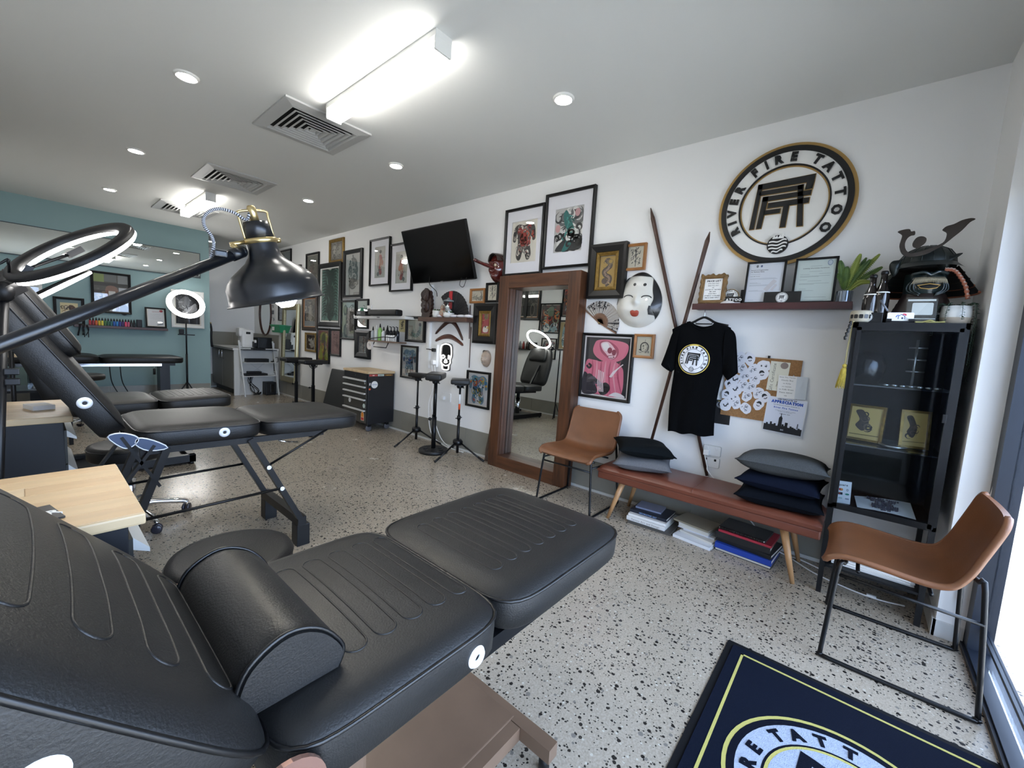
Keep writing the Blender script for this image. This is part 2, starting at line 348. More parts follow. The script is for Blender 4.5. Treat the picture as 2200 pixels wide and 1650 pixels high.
# grey skirting tiles with pale joints
BEAD = mat('white_bead', 'c9cac8', .5)
def skirting(name, T, length, h=.262, tl=.6, off=0.):
    o = struct(name, MB(T).box((0, 0, 0), (length, h - .004, .006), GROUT).box((0, 0, .006), (length, .022, .016), BEAD))
    x = -off
    while x < length:
        a, b = max(0, x), min(length, x + tl - .005)
        if b - a > .01: part('tile', MB(T).box((a, .024, .004), (b, h, .012), TILE, bev=.0015), o)
        x += tl
skirting('baseboard_right', basis((D, YB - .62, 0), (0, -1, 0), (0, 0, 1)), YB - .62 + .386, off=.1)
skirting('baseboard_rear', basis((XL, YT, 0), (1, 0, 0), (0, 0, 1)), 2.4)
skirting('baseboard_back', basis((1.955, YB, 0), (1, 0, 0), (0, 0, 1)), D - 1.955)
skirting('baseboard_left', basis((XL, YW + .1, 0), (0, 1, 0), (0, 0, 1)), YT - YW - .1)
struct('baseboard_front', MB().box((PX - .012, -.476, 0), (PX, -.376, .075), BEAD).box((PX - .012, -.386, 0), (2.95, -.374, .075), BEAD))
# ------------------------------------------------------------------ ceiling fittings
LIGHTE = emis('downlight_glow', LAMP, DOWN); BATE = emis('batten_glow', LAMP, BATTEN)
RIMM = mat('white_trim', 'dfdfdc', .4)
def where(i, n): return ('first', 'second', 'third', 'fourth', 'fifth')[i] + ' from the window' if i < n - 1 else 'farthest from the window'
def downlight(x, y, label):
    t = thing('downlight', label, 'ceiling light', (x, y, CZ - .012), 'round ceiling downlights')
    part('trim_ring', MB(tr(x, y, CZ)).lathe([(.048, -.001), (.048, -.012), (.056, -.014), (.064, -.006), (.064, 0)], RIMM, 28), t)
    part('diffuser', MB(tr(x, y, CZ)).lathe([(.0, -.0105), (.047, -.0105)][::-1] + [(.0, -.003)], LIGHTE, 24), t)
xa = [(.68, 1.53), (.68, 3.25), (.68, 5.0), (.68, 6.74)]; xb = [(2.135, 1.53), (2.135, 3.26), (2.135, 4.98), (2.135, 6.73)]
for i, (x, y) in enumerate(xa): downlight(x, y, 'round recessed downlight in the row over the tattoo beds, %s' % where(i, 4))
for i, (x, y) in enumerate(xb): downlight(x, y, 'round recessed downlight in the row nearer the picture wall, %s' % where(i, 4))
downlight(2.2, 9.0, 'round recessed downlight over the kitchen nook beyond the teal wall')
def batten(x, y0, y1, label):
    t = thing('batten_light', label, 'ceiling light', (x, (y0 + y1) / 2, CZ - .09), 'white batten lights')
    part('housing', MB().box((x - .05, y0, CZ - .03), (x + .05, y1, CZ), RIMM), t)
    part('diffuser', MB().box((x - .046, y0 + .012, CZ - .088), (x + .046, y1 - .012, CZ - .03), BATE, bev=.012), t)
    for a, b in ((y0, y0 + .012), (y1 - .012, y1)): part('end_cap', MB().box((x - .05, a, CZ - .092), (x + .05, b, CZ - .028), RIMM, bev=.003), t)
b0, b1 = on(953, 115, 2, CZ - .09), on(716, 262, 2, CZ - .09)
batten((b0.x + b1.x) / 2, b0.y, b1.y, 'long white batten light glowing beside the nearest ceiling vent')
b0, b1 = on(452, 432, 2, CZ - .09), on(398, 466, 2, CZ - .09)
batten((b0.x + b1.x) / 2, b0.y, b1.y, 'shorter looking white batten light near the far vent and teal wall')
VENTM = mat('vent_grey_white', 'b9bab8', .45); VDARK = mat('vent_duct', '1a1a1a', .8)
def vent(x0, x1, y0, y1, label):
    cx, cy, a = (x0 + x1) / 2, (y0 + y1) / 2, (x1 - x0) / 2
    t = thing('ceiling_vent', label, 'vent', (cx, cy, CZ - .02), 'square ceiling air vents')
    T = tr(cx, cy, CZ)
    part('duct_backing', MB(T).box((-a * .8, -a * .8, -.004), (a * .8, a * .8, -.001), VDARK), t)
    def ring(r0, z0, r1, z1, r2, z2):
        mb = MB(T); q = [(r0, z0), (r1, z1), (r2, z2)]
        P = [(sx * r, sy * r, z) for r, z in q for sx, sy in ((-1, -1), (1, -1), (1, 1), (-1, 1))]
        for k in range(2): mb.add(P, [(k * 4 + i, k * 4 + (i + 1) % 4, k * 4 + 4 + (i + 1) % 4, k * 4 + 4 + i) for i in range(4)], VENTM)
        mb.add(P, [(8 + i, 8 + (i + 1) % 4, (i + 1) % 4, i) for i in range(4)], VENTM); return mb
    part('frame', ring(a, 0, a, -.012, a * .79, -.02), t)
    for k in range(6):
        r = a * (.80 - .125 * k); part('louvre', ring(r, -.022, r - a * .04, -.024, r - a * .092, -.005), t)
    part('centre_plate', MB(T).box((-a * .06, -a * .06, -.02), (a * .06, a * .06, -.014), VENTM), t)
vent(1.115, 1.71, 2.92, 3.55, 'square louvred air vent overlapped by the long batten light')
vent(1.13, 1.72, 4.72, 5.32, 'square louvred air vent midway along the ceiling, clear of lights')
vent(1.11, 1.70, 6.62, 7.2, 'square louvred air vent farthest back, beside the far batten light')
# ------------------------------------------------------------------ framed pictures
BIG = {}
def frame(name, label, T, w, h, fm, fw=.022, dep=.025, mw=0., art=None, bgc='e6e2d6', inner=None, glass=True, group='framed pictures on the walls', matc=None, name_print='print'):
    """T: centre of the frame on the wall, local x right, y up, z out"""
    t = thing(name, label, 'picture', T.translation, group)
    a, b = w / 2, h / 2
    def ring(a, b, fw, z0, z1, z2, m):
        P = []
        for x, y, z in ((a, b, z0), (a, b, z1), (a - fw * .35, b - fw * .35, z2), (a - fw, b - fw, z1 * .9), (a - fw, b - fw, z0)):
            P += [(-x, -y, z), (x, -y, z), (x, y, z), (-x, y, z)]
        mb = MB(T)
        for k in range(4): mb.add(P, [(k * 4 + i, k * 4 + (i + 1) % 4, k * 4 + 4 + (i + 1) % 4, k * 4 + 4 + i) for i in range(4)], m)
        mb.add(P, [(16 + i, 16 + (i + 1) % 4, (i + 1) % 4, i) for i in range(4)], m); return mb
    part('moulding', ring(a, b, fw, .001, dep, dep + .003, fm), t)
    a -= fw; b -= fw
    if inner:
        iw, im = inner; part('inner_moulding', ring(a, b, iw, .001, dep * .8, dep * .9, im), t); a -= iw; b -= iw
    z = dep * .35
    if mw:
        mm = matc or MATB; mb = MB(T); P = [(x, y, zz) for x, y, zz in [(-a, -b, z + .003), (a, -b, z + .003), (a, b, z + .003), (-a, b, z + .003)]]
        mx, my = w * mw[0], h * mw[1]; P += [(-a + mx, -b + my, z + .003), (a - mx, -b + my, z + .003), (a - mx, b - my, z + .003), (-a + mx, b - my, z + .003)] + [(-a + mx, -b + my, z), (a - mx, -b + my, z), (a - mx, b - my, z), (-a + mx, b - my, z)]
        for k in range(2): mb.add(P, [(k * 4 + i, k * 4 + (i + 1) % 4, k * 4 + 4 + (i + 1) % 4, k * 4 + 4 + i) for i in range(4)], mm)
        part('mat_board', mb, t); a -= mx; b -= my
    pr = MB(T @ tr(-a, -b, 0)); W, H = 2 * a, 2 * b
    pr.box((0, 0, .0015), (W, H, z), ink(bgc))
    A = Art(pr, W, H, z)
    if art: art(A)
    part(name_print, pr, t)
    if glass: part('glazing', MB(T).box((-a - .001, -b - .001, z + .0052), (a + .001, b + .001, z + .0062), PGLASS), t)
    return t
class Art:
    """flat print: shapes in 0..1 coordinates of the sheet, each a hair above the one before"""
    def __init__(s, mb, w, h, z): s.mb, s.w, s.h, s.z, s.k, s.r = mb, w, h, z, 0, random.Random(int(w * 1e4) + int(h * 1e4))
    def zz(s): s.k += 1; return s.z + min(.0048, .0002 + .00009 * s.k)
    def poly(s, P, c): s.mb.flat([(x * s.w, y * s.h) for x, y in P], s.zz(), ink(c)); return s
    def rect(s, x0, y0, x1, y1, c): return s.poly([(x0, y0), (x1, y0), (x1, y1), (x0, y1)], c)
    def ell(s, x, y, rx, ry, c, n=20, a=0.): 
        P = circ(0, 0, 1, n); ca, sa = math.cos(a), math.sin(a); asp = s.w / s.h
        return s.poly([(x + (p[0] * rx * ca - p[1] * ry / asp * sa), y + (p[0] * rx * sa * asp + p[1] * ry * ca)) for p in P], c)
    def shape(s, P, c, n=5): return s.poly(spl(P, n, True), c)
    def line(s, P, wd, c, smooth=True, n=5, taper=False):
        P = [(x * s.w, y * s.h) for x, y in (spl(P, n) if smooth and len(P) > 2 else P)]; L, R = [], []; k = len(P)
        for i in range(k):
            a, b = P[max(0, i - 1)], P[min(k - 1, i + 1)]; dx, dy = b[0] - a[0], b[1] - a[1]; l = math.hypot(dx, dy) or 1
            q = wd * .72 * (s.w) * (math.sin(PI * (i + .4) / k) if taper else 1)
            L.append((P[i][0] - dy / l * q, P[i][1] + dx / l * q)); R.append((P[i][0] + dy / l * q, P[i][1] - dx / l * q))
        z = s.zz(); o = [(x, y, z) for x, y in L + R]
        s.mb.add(o, [(k + i, k + i + 1, i + 1, i) for i in range(k - 1)], ink(c)); return s
    def swirls(s, n, box, cols, wd=.02, size=.16, turns=1.1):
        x0, y0, x1, y1 = box
        for _ in range(n):
            cx, cy = s.r.uniform(x0, x1), s.r.uniform(y0, y1); a0 = s.r.uniform(0, 6.3); sg = s.r.choice((-1, 1)); sz = size * s.r.uniform(.5, 1.2)
            P = [(cx + math.cos(a0 + sg * turns * 6.28 * t / 8) * sz * (1 - t / 9.5), cy + math.sin(a0 + sg * turns * 6.28 * t / 8) * sz * (1 - t / 9.5) * s.w / s.h) for t in range(9)]
            P = [(min(.985, max(.015, x)), min(.985, max(.015, y))) for x, y in P]
            s.line(P, wd * s.r.uniform(.6, 1.4), s.r.choice(cols), n=3, taper=True)
        return s
    def strokes(s, n, box, cols, wd=.015, ln=.1, ang=(0, 6.3)):
        x0, y0, x1, y1 = box
        for _ in range(n):
            x, y, a, l = s.r.uniform(x0, x1), s.r.uniform(y0, y1), s.r.uniform(*ang), ln * s.r.uniform(.4, 1.2)
            P = [(x - math.cos(a) * l / 2, y - math.sin(a) * l / 2 * s.w / s.h), (x + s.r.uniform(-.2, .2) * l, y + s.r.uniform(-.2, .2) * l), (x + math.cos(a) * l / 2, y + math.sin(a) * l / 2 * s.w / s.h)]
            s.line([(min(.985, max(.015, p)), min(.985, max(.015, q))) for p, q in P], wd * s.r.uniform(.5, 1.5), s.r.choice(cols), n=3, taper=True)
        return s
    def blobs(s, n, box, cols, r=.05):
        x0, y0, x1, y1 = box
        for _ in range(n):
            q = r * s.r.uniform(.5, 1.3); x, y = s.r.uniform(x0 + q, x1 - q), s.r.uniform(y0 + q, y1 - q)
            s.shape([(x + q * s.r.uniform(.6, 1) * math.cos(k * 1.05), y + q * s.r.uniform(.6, 1) * math.sin(k * 1.05) * s.w / s.h) for k in range(6)], s.r.choice(cols), 3)
        return s
    def txt(s, t, x, y, size, c, k='b', al='C', sx=1.): text(s.mb, t, x * s.w, y * s.h, s.zz(), size * s.h, ink(c), k, al, sx)
# ------------------------------------------------------------------ pictures
BW = ['1b1b1b', '3b3a38', '6a6762']; 
def suit(A, main, cols, bg='e9e5d8'):
    A.rect(.04, .03, .96, .97, bg)
    body = [(.28, .93), (.5, .89), (.72, .93), (.9, .84), (.95, .6), (.93, .52), (.83, .52), (.79, .72), (.74, .45), (.8, .2), (.74, .07), (.62, .07), (.52, .3), (.48, .3), (.38, .07), (.26, .07), (.2, .2), (.26, .45), (.21, .72), (.17, .52), (.07, .52), (.05, .6), (.1, .84)]
    A.shape(body, main, 3)
    A.swirls(26, (.3, .38, .7, .86), cols, .035, .11); A.swirls(7, (.27, .12, .4, .35), cols, .03, .07); A.swirls(7, (.6, .12, .73, .35), cols, .03, .07)
    A.swirls(6, (.1, .58, .16, .84), cols, .03, .05); A.swirls(6, (.84, .58, .9, .84), cols, .03, .05)
    A.strokes(16, (.25, .1, .75, .85), ['f2eee2', '1d1d20'], .022, .12)
def suit_red(A): suit(A, '4a4644', ['a3322a', 'c24a38', '1d1c1c', 'd9d2c6', '8a827a']); A.shape([(.38, .7), (.6, .68), (.66, .5), (.5, .38), (.36, .48)], 'a93a30'); A.swirls(8, (.36, .45, .64, .7), ['d86a4c', '7d1f1c', 'efe2cc'], .03, .09)
def suit_blue(A): suit(A, '5f7d96', ['2e62a8', '8aa7bd', '3a3f4a', 'b5655a', 'd8dde0', '6e8f9f'], 'dadcdc')
def suit_multi(A): suit(A, '6f8fa3', ['c2563c', '3f77b0', 'a6a04a', '2f4f3c', 'd9dde0', 'e0b04a', '4a90b0'], 'd3d6da')
def suit_grey(A): suit(A, '75787e', ['8c2c38', '4b5560', 'a9b0b6', '2b2b30', 'cfc7b6'], 'dcdcd8')
def geisha(A, flip=False):
    f = (lambda P: [(1 - x, y) for x, y in P]) if flip else (lambda P: P)
    A.rect(.02, .02, .98, .98, 'ece9e0')
    A.shape(f([(.4, .74), (.62, .72), (.72, .5), (.6, .34), (.66, .14), (.45, .1), (.36, .3), (.42, .5)]), 'c23b30'); A.shape(f([(.5, .6), (.75, .55), (.78, .42), (.56, .4)]), 'd8743a')
    A.ell(.5, .8, .09, .06, 'e8cdb4'); A.shape(f([(.4, .84), (.5, .9), (.62, .86), (.58, .79), (.45, .8)]), '1d1b1b')
    A.swirls(9, (.42, .2, .66, .6), ['e9d7b8', '7d2420', 'd99b5a'], .03, .09); A.shape(f([(.2, .14), (.36, .2), (.4, .1), (.28, .05)]), '6d6a68'); A.strokes(9, (.25, .1, .7, .3), BW, .02, .12); A.line(f([(.36, .7), (.28, .5), (.3, .3)]), .02, '3b3a38')
def snake(A):
    A.rect(.01, .01, .99, .99, 'd6d6d2')
    for y, r in ((.76, .27), (.6, .33), (.44, .33), (.27, .24)): A.ell(.5, y, r, r * .55, '3f3e3c'); A.ell(.5, y - .01, r * .72, r * .34, '8d8a84'); A.ell(.5, y - .02, r * .5, r * .2, '4f4d49')
    A.swirls(22, (.26, .2, .74, .85), ['1e1d1c', 'b9b6ae', '77746e', 'd6d3ca'], .035, .13); A.line([(.5, .84), (.52, .92), (.46, .96)], .05, '55534f')
def teal_lines(A):
    A.rect(.03, .02, .97, .98, '7fb3a6')
    for i in range(17): 
        y = .05 + i * .057; A.line([(.04, y + .03), (.25, y + .09 - .004 * i), (.48, y - .02), (.52, y - .08)], .05, '1d3a36', n=4, taper=True); A.line([(.96, y + .05), (.78, y + .1), (.58, y + .0), (.5, y - .07)], .045, '24463f', n=4, taper=True)
    A.line([(.52, .95), (.47, .7), (.55, .4), (.5, .05)], .03, '2a3a36'); A.strokes(26, (.1, .05, .9, .9), ['35615a', '1d3531', '95c2b4'], .03, .2, (1.1, 2.0))
def biker(A):
    A.rect(.01, .01, .99, .99, 'bcc4a8'); A.rect(.3, .55, .99, .99, 'bdc9c4'); A.rect(.01, .01, .99, .14, '8f9086')
    A.ell(.25, .78, .15, .15, '47463c'); A.ell(.25, .78, .1, .1, '8e9468'); A.ell(.33, .2, .2, .2, '35332f'); A.ell(.33, .2, .12, .12, '8c8a80')
    A.shape([(.3, .6), (.55, .86), (.9, .9), (.95, .4), (.7, .18), (.4, .3)], '77726a'); A.swirls(18, (.35, .25, .9, .85), ['dcd8cc', '2f2c29', '5e5a52', 'a29d92'], .04, .16)
def old_print(A): A.rect(.02, .02, .98, .98, '7d776c'); A.rect(.1, .66, .9, .97, '9d9f92'); A.shape([(.2, .1), (.3, .6), (.55, .75), (.8, .5), (.85, .1)], '5d564d'); A.swirls(16, (.15, .1, .85, .8), ['c9c2b2', '37322d', '8d6a58', 'a8a294'], .035, .16); A.strokes(14, (.1, .1, .9, .9), ['3a3631', 'b5ae9e'], .02, .16)
def wave_print(A): A.rect(.02, .02, .98, .98, '86857f'); A.swirls(24, (.1, .22, .9, .9), ['dedacd', '45423e', '6f7583', 'a8a397'], .04, .18); A.shape([(.35, .25), (.45, .7), (.6, .72), (.68, .3)], 'd2cdc2'); A.rect(.02, .02, .98, .2, 'b9bfc2')
def moth(A): A.rect(.02, .02, .98, .98, '8a8278'); A.shape([(.2, .85), (.45, .7), (.5, .3), (.4, .1), (.2, .4)], 'd0cbbf'); A.shape([(.8, .85), (.55, .7), (.52, .3), (.62, .1), (.85, .4)], 'bfb9ac'); A.swirls(14, (.15, .15, .85, .85), ['3a3530', 'e3dfd4', '6d645a'], .04, .15)
def bird(A): A.rect(.02, .02, .98, .98, '57483c'); A.shape([(.2, .7), (.35, .85), (.62, .78), (.6, .6), (.35, .55)], 'd9d6cd'); A.shape([(.4, .55), (.7, .65), (.9, .8), (.8, .25), (.5, .15)], 'c7c2b6'); A.ell(.4, .82, .18, .12, '22201e'); A.strokes(16, (.2, .1, .9, .8), ['3a2d25', 'e8e4da', '8a7f72'], .03, .2)
def dragon_lime(A): A.rect(.02, .02, .98, .98, '8b3a44'); A.shape([(.5, .95), (.85, .8), (.8, .5), (.95, .1), (.6, .02), (.5, .3), (.4, .02), (.05, .1), (.2, .5), (.15, .8)], 'a9b23a'); A.shape([(.5, .9), (.7, .75), (.62, .55), (.5, .6), (.38, .55), (.3, .75)], '59612f'); A.swirls(22, (.1, .06, .9, .94), ['d8c840', '5f2a66', 'd2603a', '2f3a26', 'e9e2b2'], .04, .14); A.rect(.3, .64, .7, .68, '24261c')
def pink_ink(A): A.rect(.02, .02, .98, .98, 'c09a98'); A.swirls(20, (.25, .12, .75, .9), ['6b4a4c', '8f6a6a', '3f2c30', 'd8b8b2'], .035, .14)
def sepia(A): A.rect(.02, .02, .98, .98, '8a7a70'); A.shape([(.3, .1), (.25, .6), (.5, .9), (.75, .6), (.7, .1)], 'a8988c'); A.ell(.5, .66, .16, .16, '5d4f48'); A.swirls(16, (.2, .1, .8, .85), ['4a3f3a', 'c2b4a8', '6d5f57'], .03, .12)
def sketch(A): A.rect(.01, .01, .99, .99, 'e3dfd3'); A.swirls(10, (.15, .15, .85, .9), ['c06a4a', '5d8a6a', '3a3a3a', 'd8a870'], .035, .16); A.strokes(14, (.12, .08, .88, .55), BW, .015, .2)
def mermaid(A): A.rect(.01, .01, .99, .99, 'd6d3c0'); A.shape([(.2, .35), (.35, .15), (.6, .12), (.8, .35), (.85, .7), (.72, .72), (.66, .4), (.45, .3)], '8fae9c'); A.ell(.76, .72, .08, .08, '2d2b2a'); A.strokes(22, (.25, .12, .8, .45), ['4a5a55', 'b9c6b8', '7a8f86'], .02, .16); A.line([(.1, .3), (.25, .18), (.3, .1)], .02, '8d9a8a')
def calli(A): A.rect(.01, .01, .99, .99, 'cbbf8e'); A.swirls(9, (.3, .2, .7, .8), ['2a2620', '3f3a2c'], .06, .2)
def hill(A): A.rect(.01, .01, .99, .99, 'cfc9b6'); A.shape([(.1, .3), (.35, .55), (.5, .4), (.9, .5), (.9, .2), (.1, .15)], 'a9a594'); A.strokes(30, (.1, .1, .9, .6), BW, .018, .16, (.2, 1.6)); A.line([(.8, .2), (.82, .6), (.75, .9)], .03, '3a3a36')
def bamboo(A): A.rect(.01, .01, .99, .99, 'd5cfbc'); A.line([(.5, .06), (.52, .5), (.48, .95)], .03, '55534c'); A.strokes(46, (.2, .2, .8, .92), BW, .03, .16, (.6, 1.5))
def gate(A): A.rect(.01, .01, .99, .99, 'd2ccb8'); A.line([(.3, .25), (.28, .55), (.45, .68), (.65, .66), (.78, .5), (.75, .28)], .05, '4a4742'); A.strokes(22, (.15, .14, .85, .3), BW, .02, .16, (-.2, .4)); A.strokes(12, (.3, .35, .75, .6), ['6a675f', '37352f'], .02, .14); A.line([(.55, .7), (.56, .86)], .012, '37352f')
def red_rabbit(A): A.rect(.01, .01, .99, .99, 'a8303a'); A.shape([(.3, .98), (.7, .98), (.74, .82), (.5, .7), (.26, .82)], '7f6f42'); A.swirls(6, (.3, .76, .7, .96), ['4f4a2c', 'a8935a'], .04, .12); A.shape([(.2, .08), (.14, .25), (.3, .36), (.5, .34), (.62, .4), (.8, .3), (.7, .08)], 'e6dfd6'); A.shape([(.62, .3), (.95, .42), (.9, .34), (.72, .24)], 'd9b95a'); A.ell(.44, .34, .09, .05, '2a2624'); A.line([(.04, .68), (.3, .66)], .03, 'c9b06a', False)
def gold_dragon(A):
    A.rect(.01, .01, .99, .99, 'b8974e')
    A.line([(.4, .08), (.62, .16), (.66, .3), (.4, .38), (.28, .5), (.5, .6), (.66, .7), (.5, .86), (.36, .78)], .2, '4d4038'); A.line([(.4, .1), (.6, .18), (.62, .3), (.38, .4), (.32, .5), (.52, .58), (.6, .7), (.48, .82)], .09, '9b8272'); A.ell(.62, .8, .2, .1, '7a6a50'); A.ell(.66, .82, .12, .06, 'b8974e'); A.ell(.34, .2, .18, .1, '5a4a40'); A.strokes(16, (.2, .08, .8, .9), ['3a2f2a', 'cdb27a', '8a6a66'], .025, .16)
def koi(A):
    A.rect(.0, .0, 1, 1, 'c9c9c6'); A.swirls(26, (.08, .08, .92, .92), ['1c1d1f', 'efefec', '6d6f70', '2d2f30'], .07, .24); A.shape([(.05, .05), (.5, .02), (.95, .04), (.98, .3), (.7, .2), (.4, .3)], '2c2e30')
    A.shape([(.38, .95), (.5, .84), (.7, .52), (.72, .3), (.5, .05), (.3, .02), (.42, .22), (.5, .42), (.36, .62), (.3, .84)], '1f7470'); A.shape([(.4, .55), (.5, .42), (.6, .2), (.52, .3)], 'd6e4dc'); A.strokes(22, (.32, .3, .66, .85), ['145350', '3fa099', '0f3d3c'], .03, .14); A.swirls(12, (.5, .1, .95, .6), ['f2f2ef', '222426'], .05, .2); A.ell(.12, .55, .09, .09, 'd9a8a8'); A.ell(.8, .86, .09, .09, 'd3a3a6')
def reaper(A):
    A.rect(.035, .025, .965, .975, '2c2b2e'); P = '%s'
    A.shape([(.04, .1), (.06, .56), (.22, .6), (.4, .58), (.55, .64), (.8, .54), (.88, .4), (.84, .05), (.4, .03)], 'df7790'); A.shape([(.3, .93), (.6, .94), (.92, .88), (.9, .7), (.74, .6), (.5, .58), (.3, .64), (.2, .74), (.22, .86)], 'df7790')
    A.shape([(.34, .9), (.52, .92), (.72, .82), (.74, .7), (.62, .62), (.46, .68), (.36, .76)], 'b04a64'); A.shape([(.36, .88), (.5, .91), (.62, .84), (.7, .74), (.68, .66), (.58, .63), (.5, .7), (.4, .78)], 'efc9d2'); A.shape([(.38, .87), (.5, .89), (.55, .8), (.46, .76)], 'f6f2f2')
    A.ell(.56, .77, .05, .05, '8d3048'); A.ell(.65, .74, .045, .05, '8d3048'); A.shape([(.52, .68), (.62, .69), (.67, .66), (.58, .64)], '8d3048'); A.line([(.54, .665), (.64, .67)], .02, 'f3dfe2', False)
    for k in range(7): A.line([(.2 + .1 * k, .6), (.22 + .09 * k, .4), (.16 + .12 * k, .06)], .025, ('b94c69', 'e8a3b3')[k % 2], taper=True)
    A.shape([(.02, .03), (.03, .38), (.18, .3), (.3, .2), (.34, .05)], '34313a')
    for k in range(6): x = .06 + k * .07; A.line([(x, .3 - .03 * k), (x + .1, .34 - .04 * k), (x + .18, .28 - .03 * k), (x + .14, .2 - .02 * k)], .05, ('232227', '5b5560')[k % 2], taper=True)
    A.line([(.45, .14), (.52, .2), (.58, .16), (.53, .09), (.46, .07), (.42, .12)], .07, '2a2629'); A.line([(.08, .5), (.14, .46), (.18, .5), (.12, .53)], .03, '2a2629')
    for k in range(4):
        x = .36 + .035 * k; A.line([(x, .44 - .01 * k), (x - .005, .24), (x + .02, .08)], .013, 'f3e3e6', False); A.line([(.86 - .03 * k, .56 - .02 * k), (.66 - .01 * k, .42 - .03 * k), (.6 + .01 * k, .34)], .012, 'f3e3e6', False)
    A.shape([(.62, .04), (.75, .1), (.9, .07), (.93, .03), (.65, .03)], 'eee6e8')
def grey_sheet(A): A.rect(.03, .03, .97, .97, '6f7f83'); A.strokes(14, (.1, .1, .9, .9), ['8a979a', '5b6a6e'], .06, .4, (1.3, 1.8))
def WF(name, label, tl, br, fm, x=3.078, **k):
    a, b = WX(*tl, x), WX(*br, x)
    return frame('framed_picture', label, TW((a.y + b.y) / 2, (a.z + b.z) / 2, D), abs(a.y - b.y), abs(a.z - b.z), fm, **k)
F = WF
F(0, 'black framed dark grey sheet, farthest along the picture wall by the ceiling', (594, 541), (624.5, 577), BLKFR, art=grey_sheet, fw=.03)
F(0, 'small grey unframed-looking picture low behind the lamp shade', (629, 571), (646, 603), mat('grey_frame', '55534f', .5), art=old_print, fw=.01)
F(0, 'tall narrow black framed grey landscape print left of the teal print', (657, 546), (684, 622), BLKFR, art=old_print, fw=.03)
F(0, 'brown and black framed blue-grey wave print above the small bird picture', (649, 634), (680.5, 711.5), mat('brown_black_frame', '2a1c15', .35), art=wave_print, fw=.06, inner=(.012, OAKFR))
F(0, 'small gold framed print of pale moth wings, highest over the teal print', (707, 516.5), (737.5, 562.5), GOLD, art=moth, fw=.045)
F(0, 'large black framed tall teal print covered in dark branching lines', (684.5, 568.5), (732, 703.5), BLKFR, art=teal_lines, fw=.075, dep=.03, inner=(.014, WHFR))
F(0, 'black framed drawing of a coiled grey snake on white', (738, 540), (776.4, 641), BLKFR, art=snake, fw=.055, dep=.03)
F(0, 'thin black framed dancer in red robes, wide pale mount, left of its pair', (795.8, 516.5), (836, 612), BLKFR, art=geisha, fw=.02, mw=(.2, .14), dep=.035)
F(0, 'thin black framed dancer in red robes, half hidden behind the television', (840, 526), (884, 624.5), BLKFR, art=lambda A: geisha(A, True), fw=.02, mw=(.2, .14), dep=.035)
F(0, 'black framed print of a figure on a motorbike, pale green ground', (732, 645.5), (762, 731), BLKFR, art=biker, fw=.028)
F(0, 'narrow black framed orange and green sketch partly behind the white shelf', (765.5, 643), (789.5, 706.5), BLKFR, art=sketch, fw=.025)
F(0, 'wide moulded black frame holding a dim sepia portrait below the white shelf', (763.5, 709), (794, 772.5), BLKFR, art=sepia, fw=.085, dep=.035)
F(0, 'small gold framed picture of a white and black bird', (655, 714), (678, 757.5), GOLD, art=bird, fw=.035)
F(0, 'black framed lime green and red dragon face print', (680, 704), (706.5, 782.5), BLKFR, art=dragon_lime, fw=.035)
F(0, 'black framed dusty pink ink print beside the lime dragon', (708.5, 706), (730.3, 766.5), BLKFR, art=pink_ink, fw=.025)
F(0, 'black framed pale green fish-tailed figure under the brown shelf', (873, 679), (911.5, 736.5), BLKFR, art=mermaid, fw=.03, dep=.035)
a, b = WX(855.5, 684.5), WX(867.5, 713.5)
F(0, 'small tan calligraphy card fixed to the wall right of the ink rack', (855.5, 684.5), (867.5, 713.5), mat('tan_card', 'cbbf8e', .7), art=calli, fw=.004, dep=.004, glass=False)
F(0, 'black framed blue tattoo body-suit design behind the armrest stands', (861.5, 741), (894.3, 816), BLKFR, art=suit_blue, fw=.022)
F(0, 'black framed many-coloured tattoo body-suit design low beside the wooden mirror', (1003, 794.5), (1048.5, 881), BLKFR, art=suit_multi, fw=.022)
F(0, 'small pale oak framed ink landscape left of the wooden mirror', (1010, 620.5), (1040, 651), OAKFR, art=hill, fw=.022)
F(0, 'small black framed ink landscape tucked beside the mirror top', (1044.5, 608), (1069, 649.5), BLKFR, art=bamboo, fw=.022)
F(0, 'deep black and gold framed red picture with white figures', (1020, 652.5), (1064, 740), BLKFR, art=red_rabbit, fw=.075, dep=.05, inner=(.03, GOLD), x=3.065)
F(0, 'black framed red and grey body-suit design on wide white mount', (1088, 453), (1162.5, 588), BLKFR, art=suit_red, fw=.022, dep=.035, mw=(.13, .16))
F(0, 'large black framed teal fish print on wide white mount', (1175, 420), (1268.5, 571), BLKFR, art=koi, fw=.022, dep=.035, mw=(.17, .18))
F(0, 'deep black frame with gold slip around a coiled dragon on gold', (1269, 527.5), (1339, 640.5), BLKFR, art=gold_dragon, fw=.065, dep=.05, inner=(.03, GOLD), x=3.065)
F(0, 'small oak framed bamboo brush drawing above the white mask', (1345, 525.5), (1384.5, 579), OAKFR, art=bamboo, fw=.02)
F(0, 'black framed poster of a pink hooded skeleton', (1252, 714.5), (1351, 867), BLKFR, art=reaper, fw=.022, bgc='eae6e4')
F(0, 'small oak framed brush drawing of an arch under the white mask', (1363.5, 717), (1402, 771), OAKFR, art=gate, fw=.02)
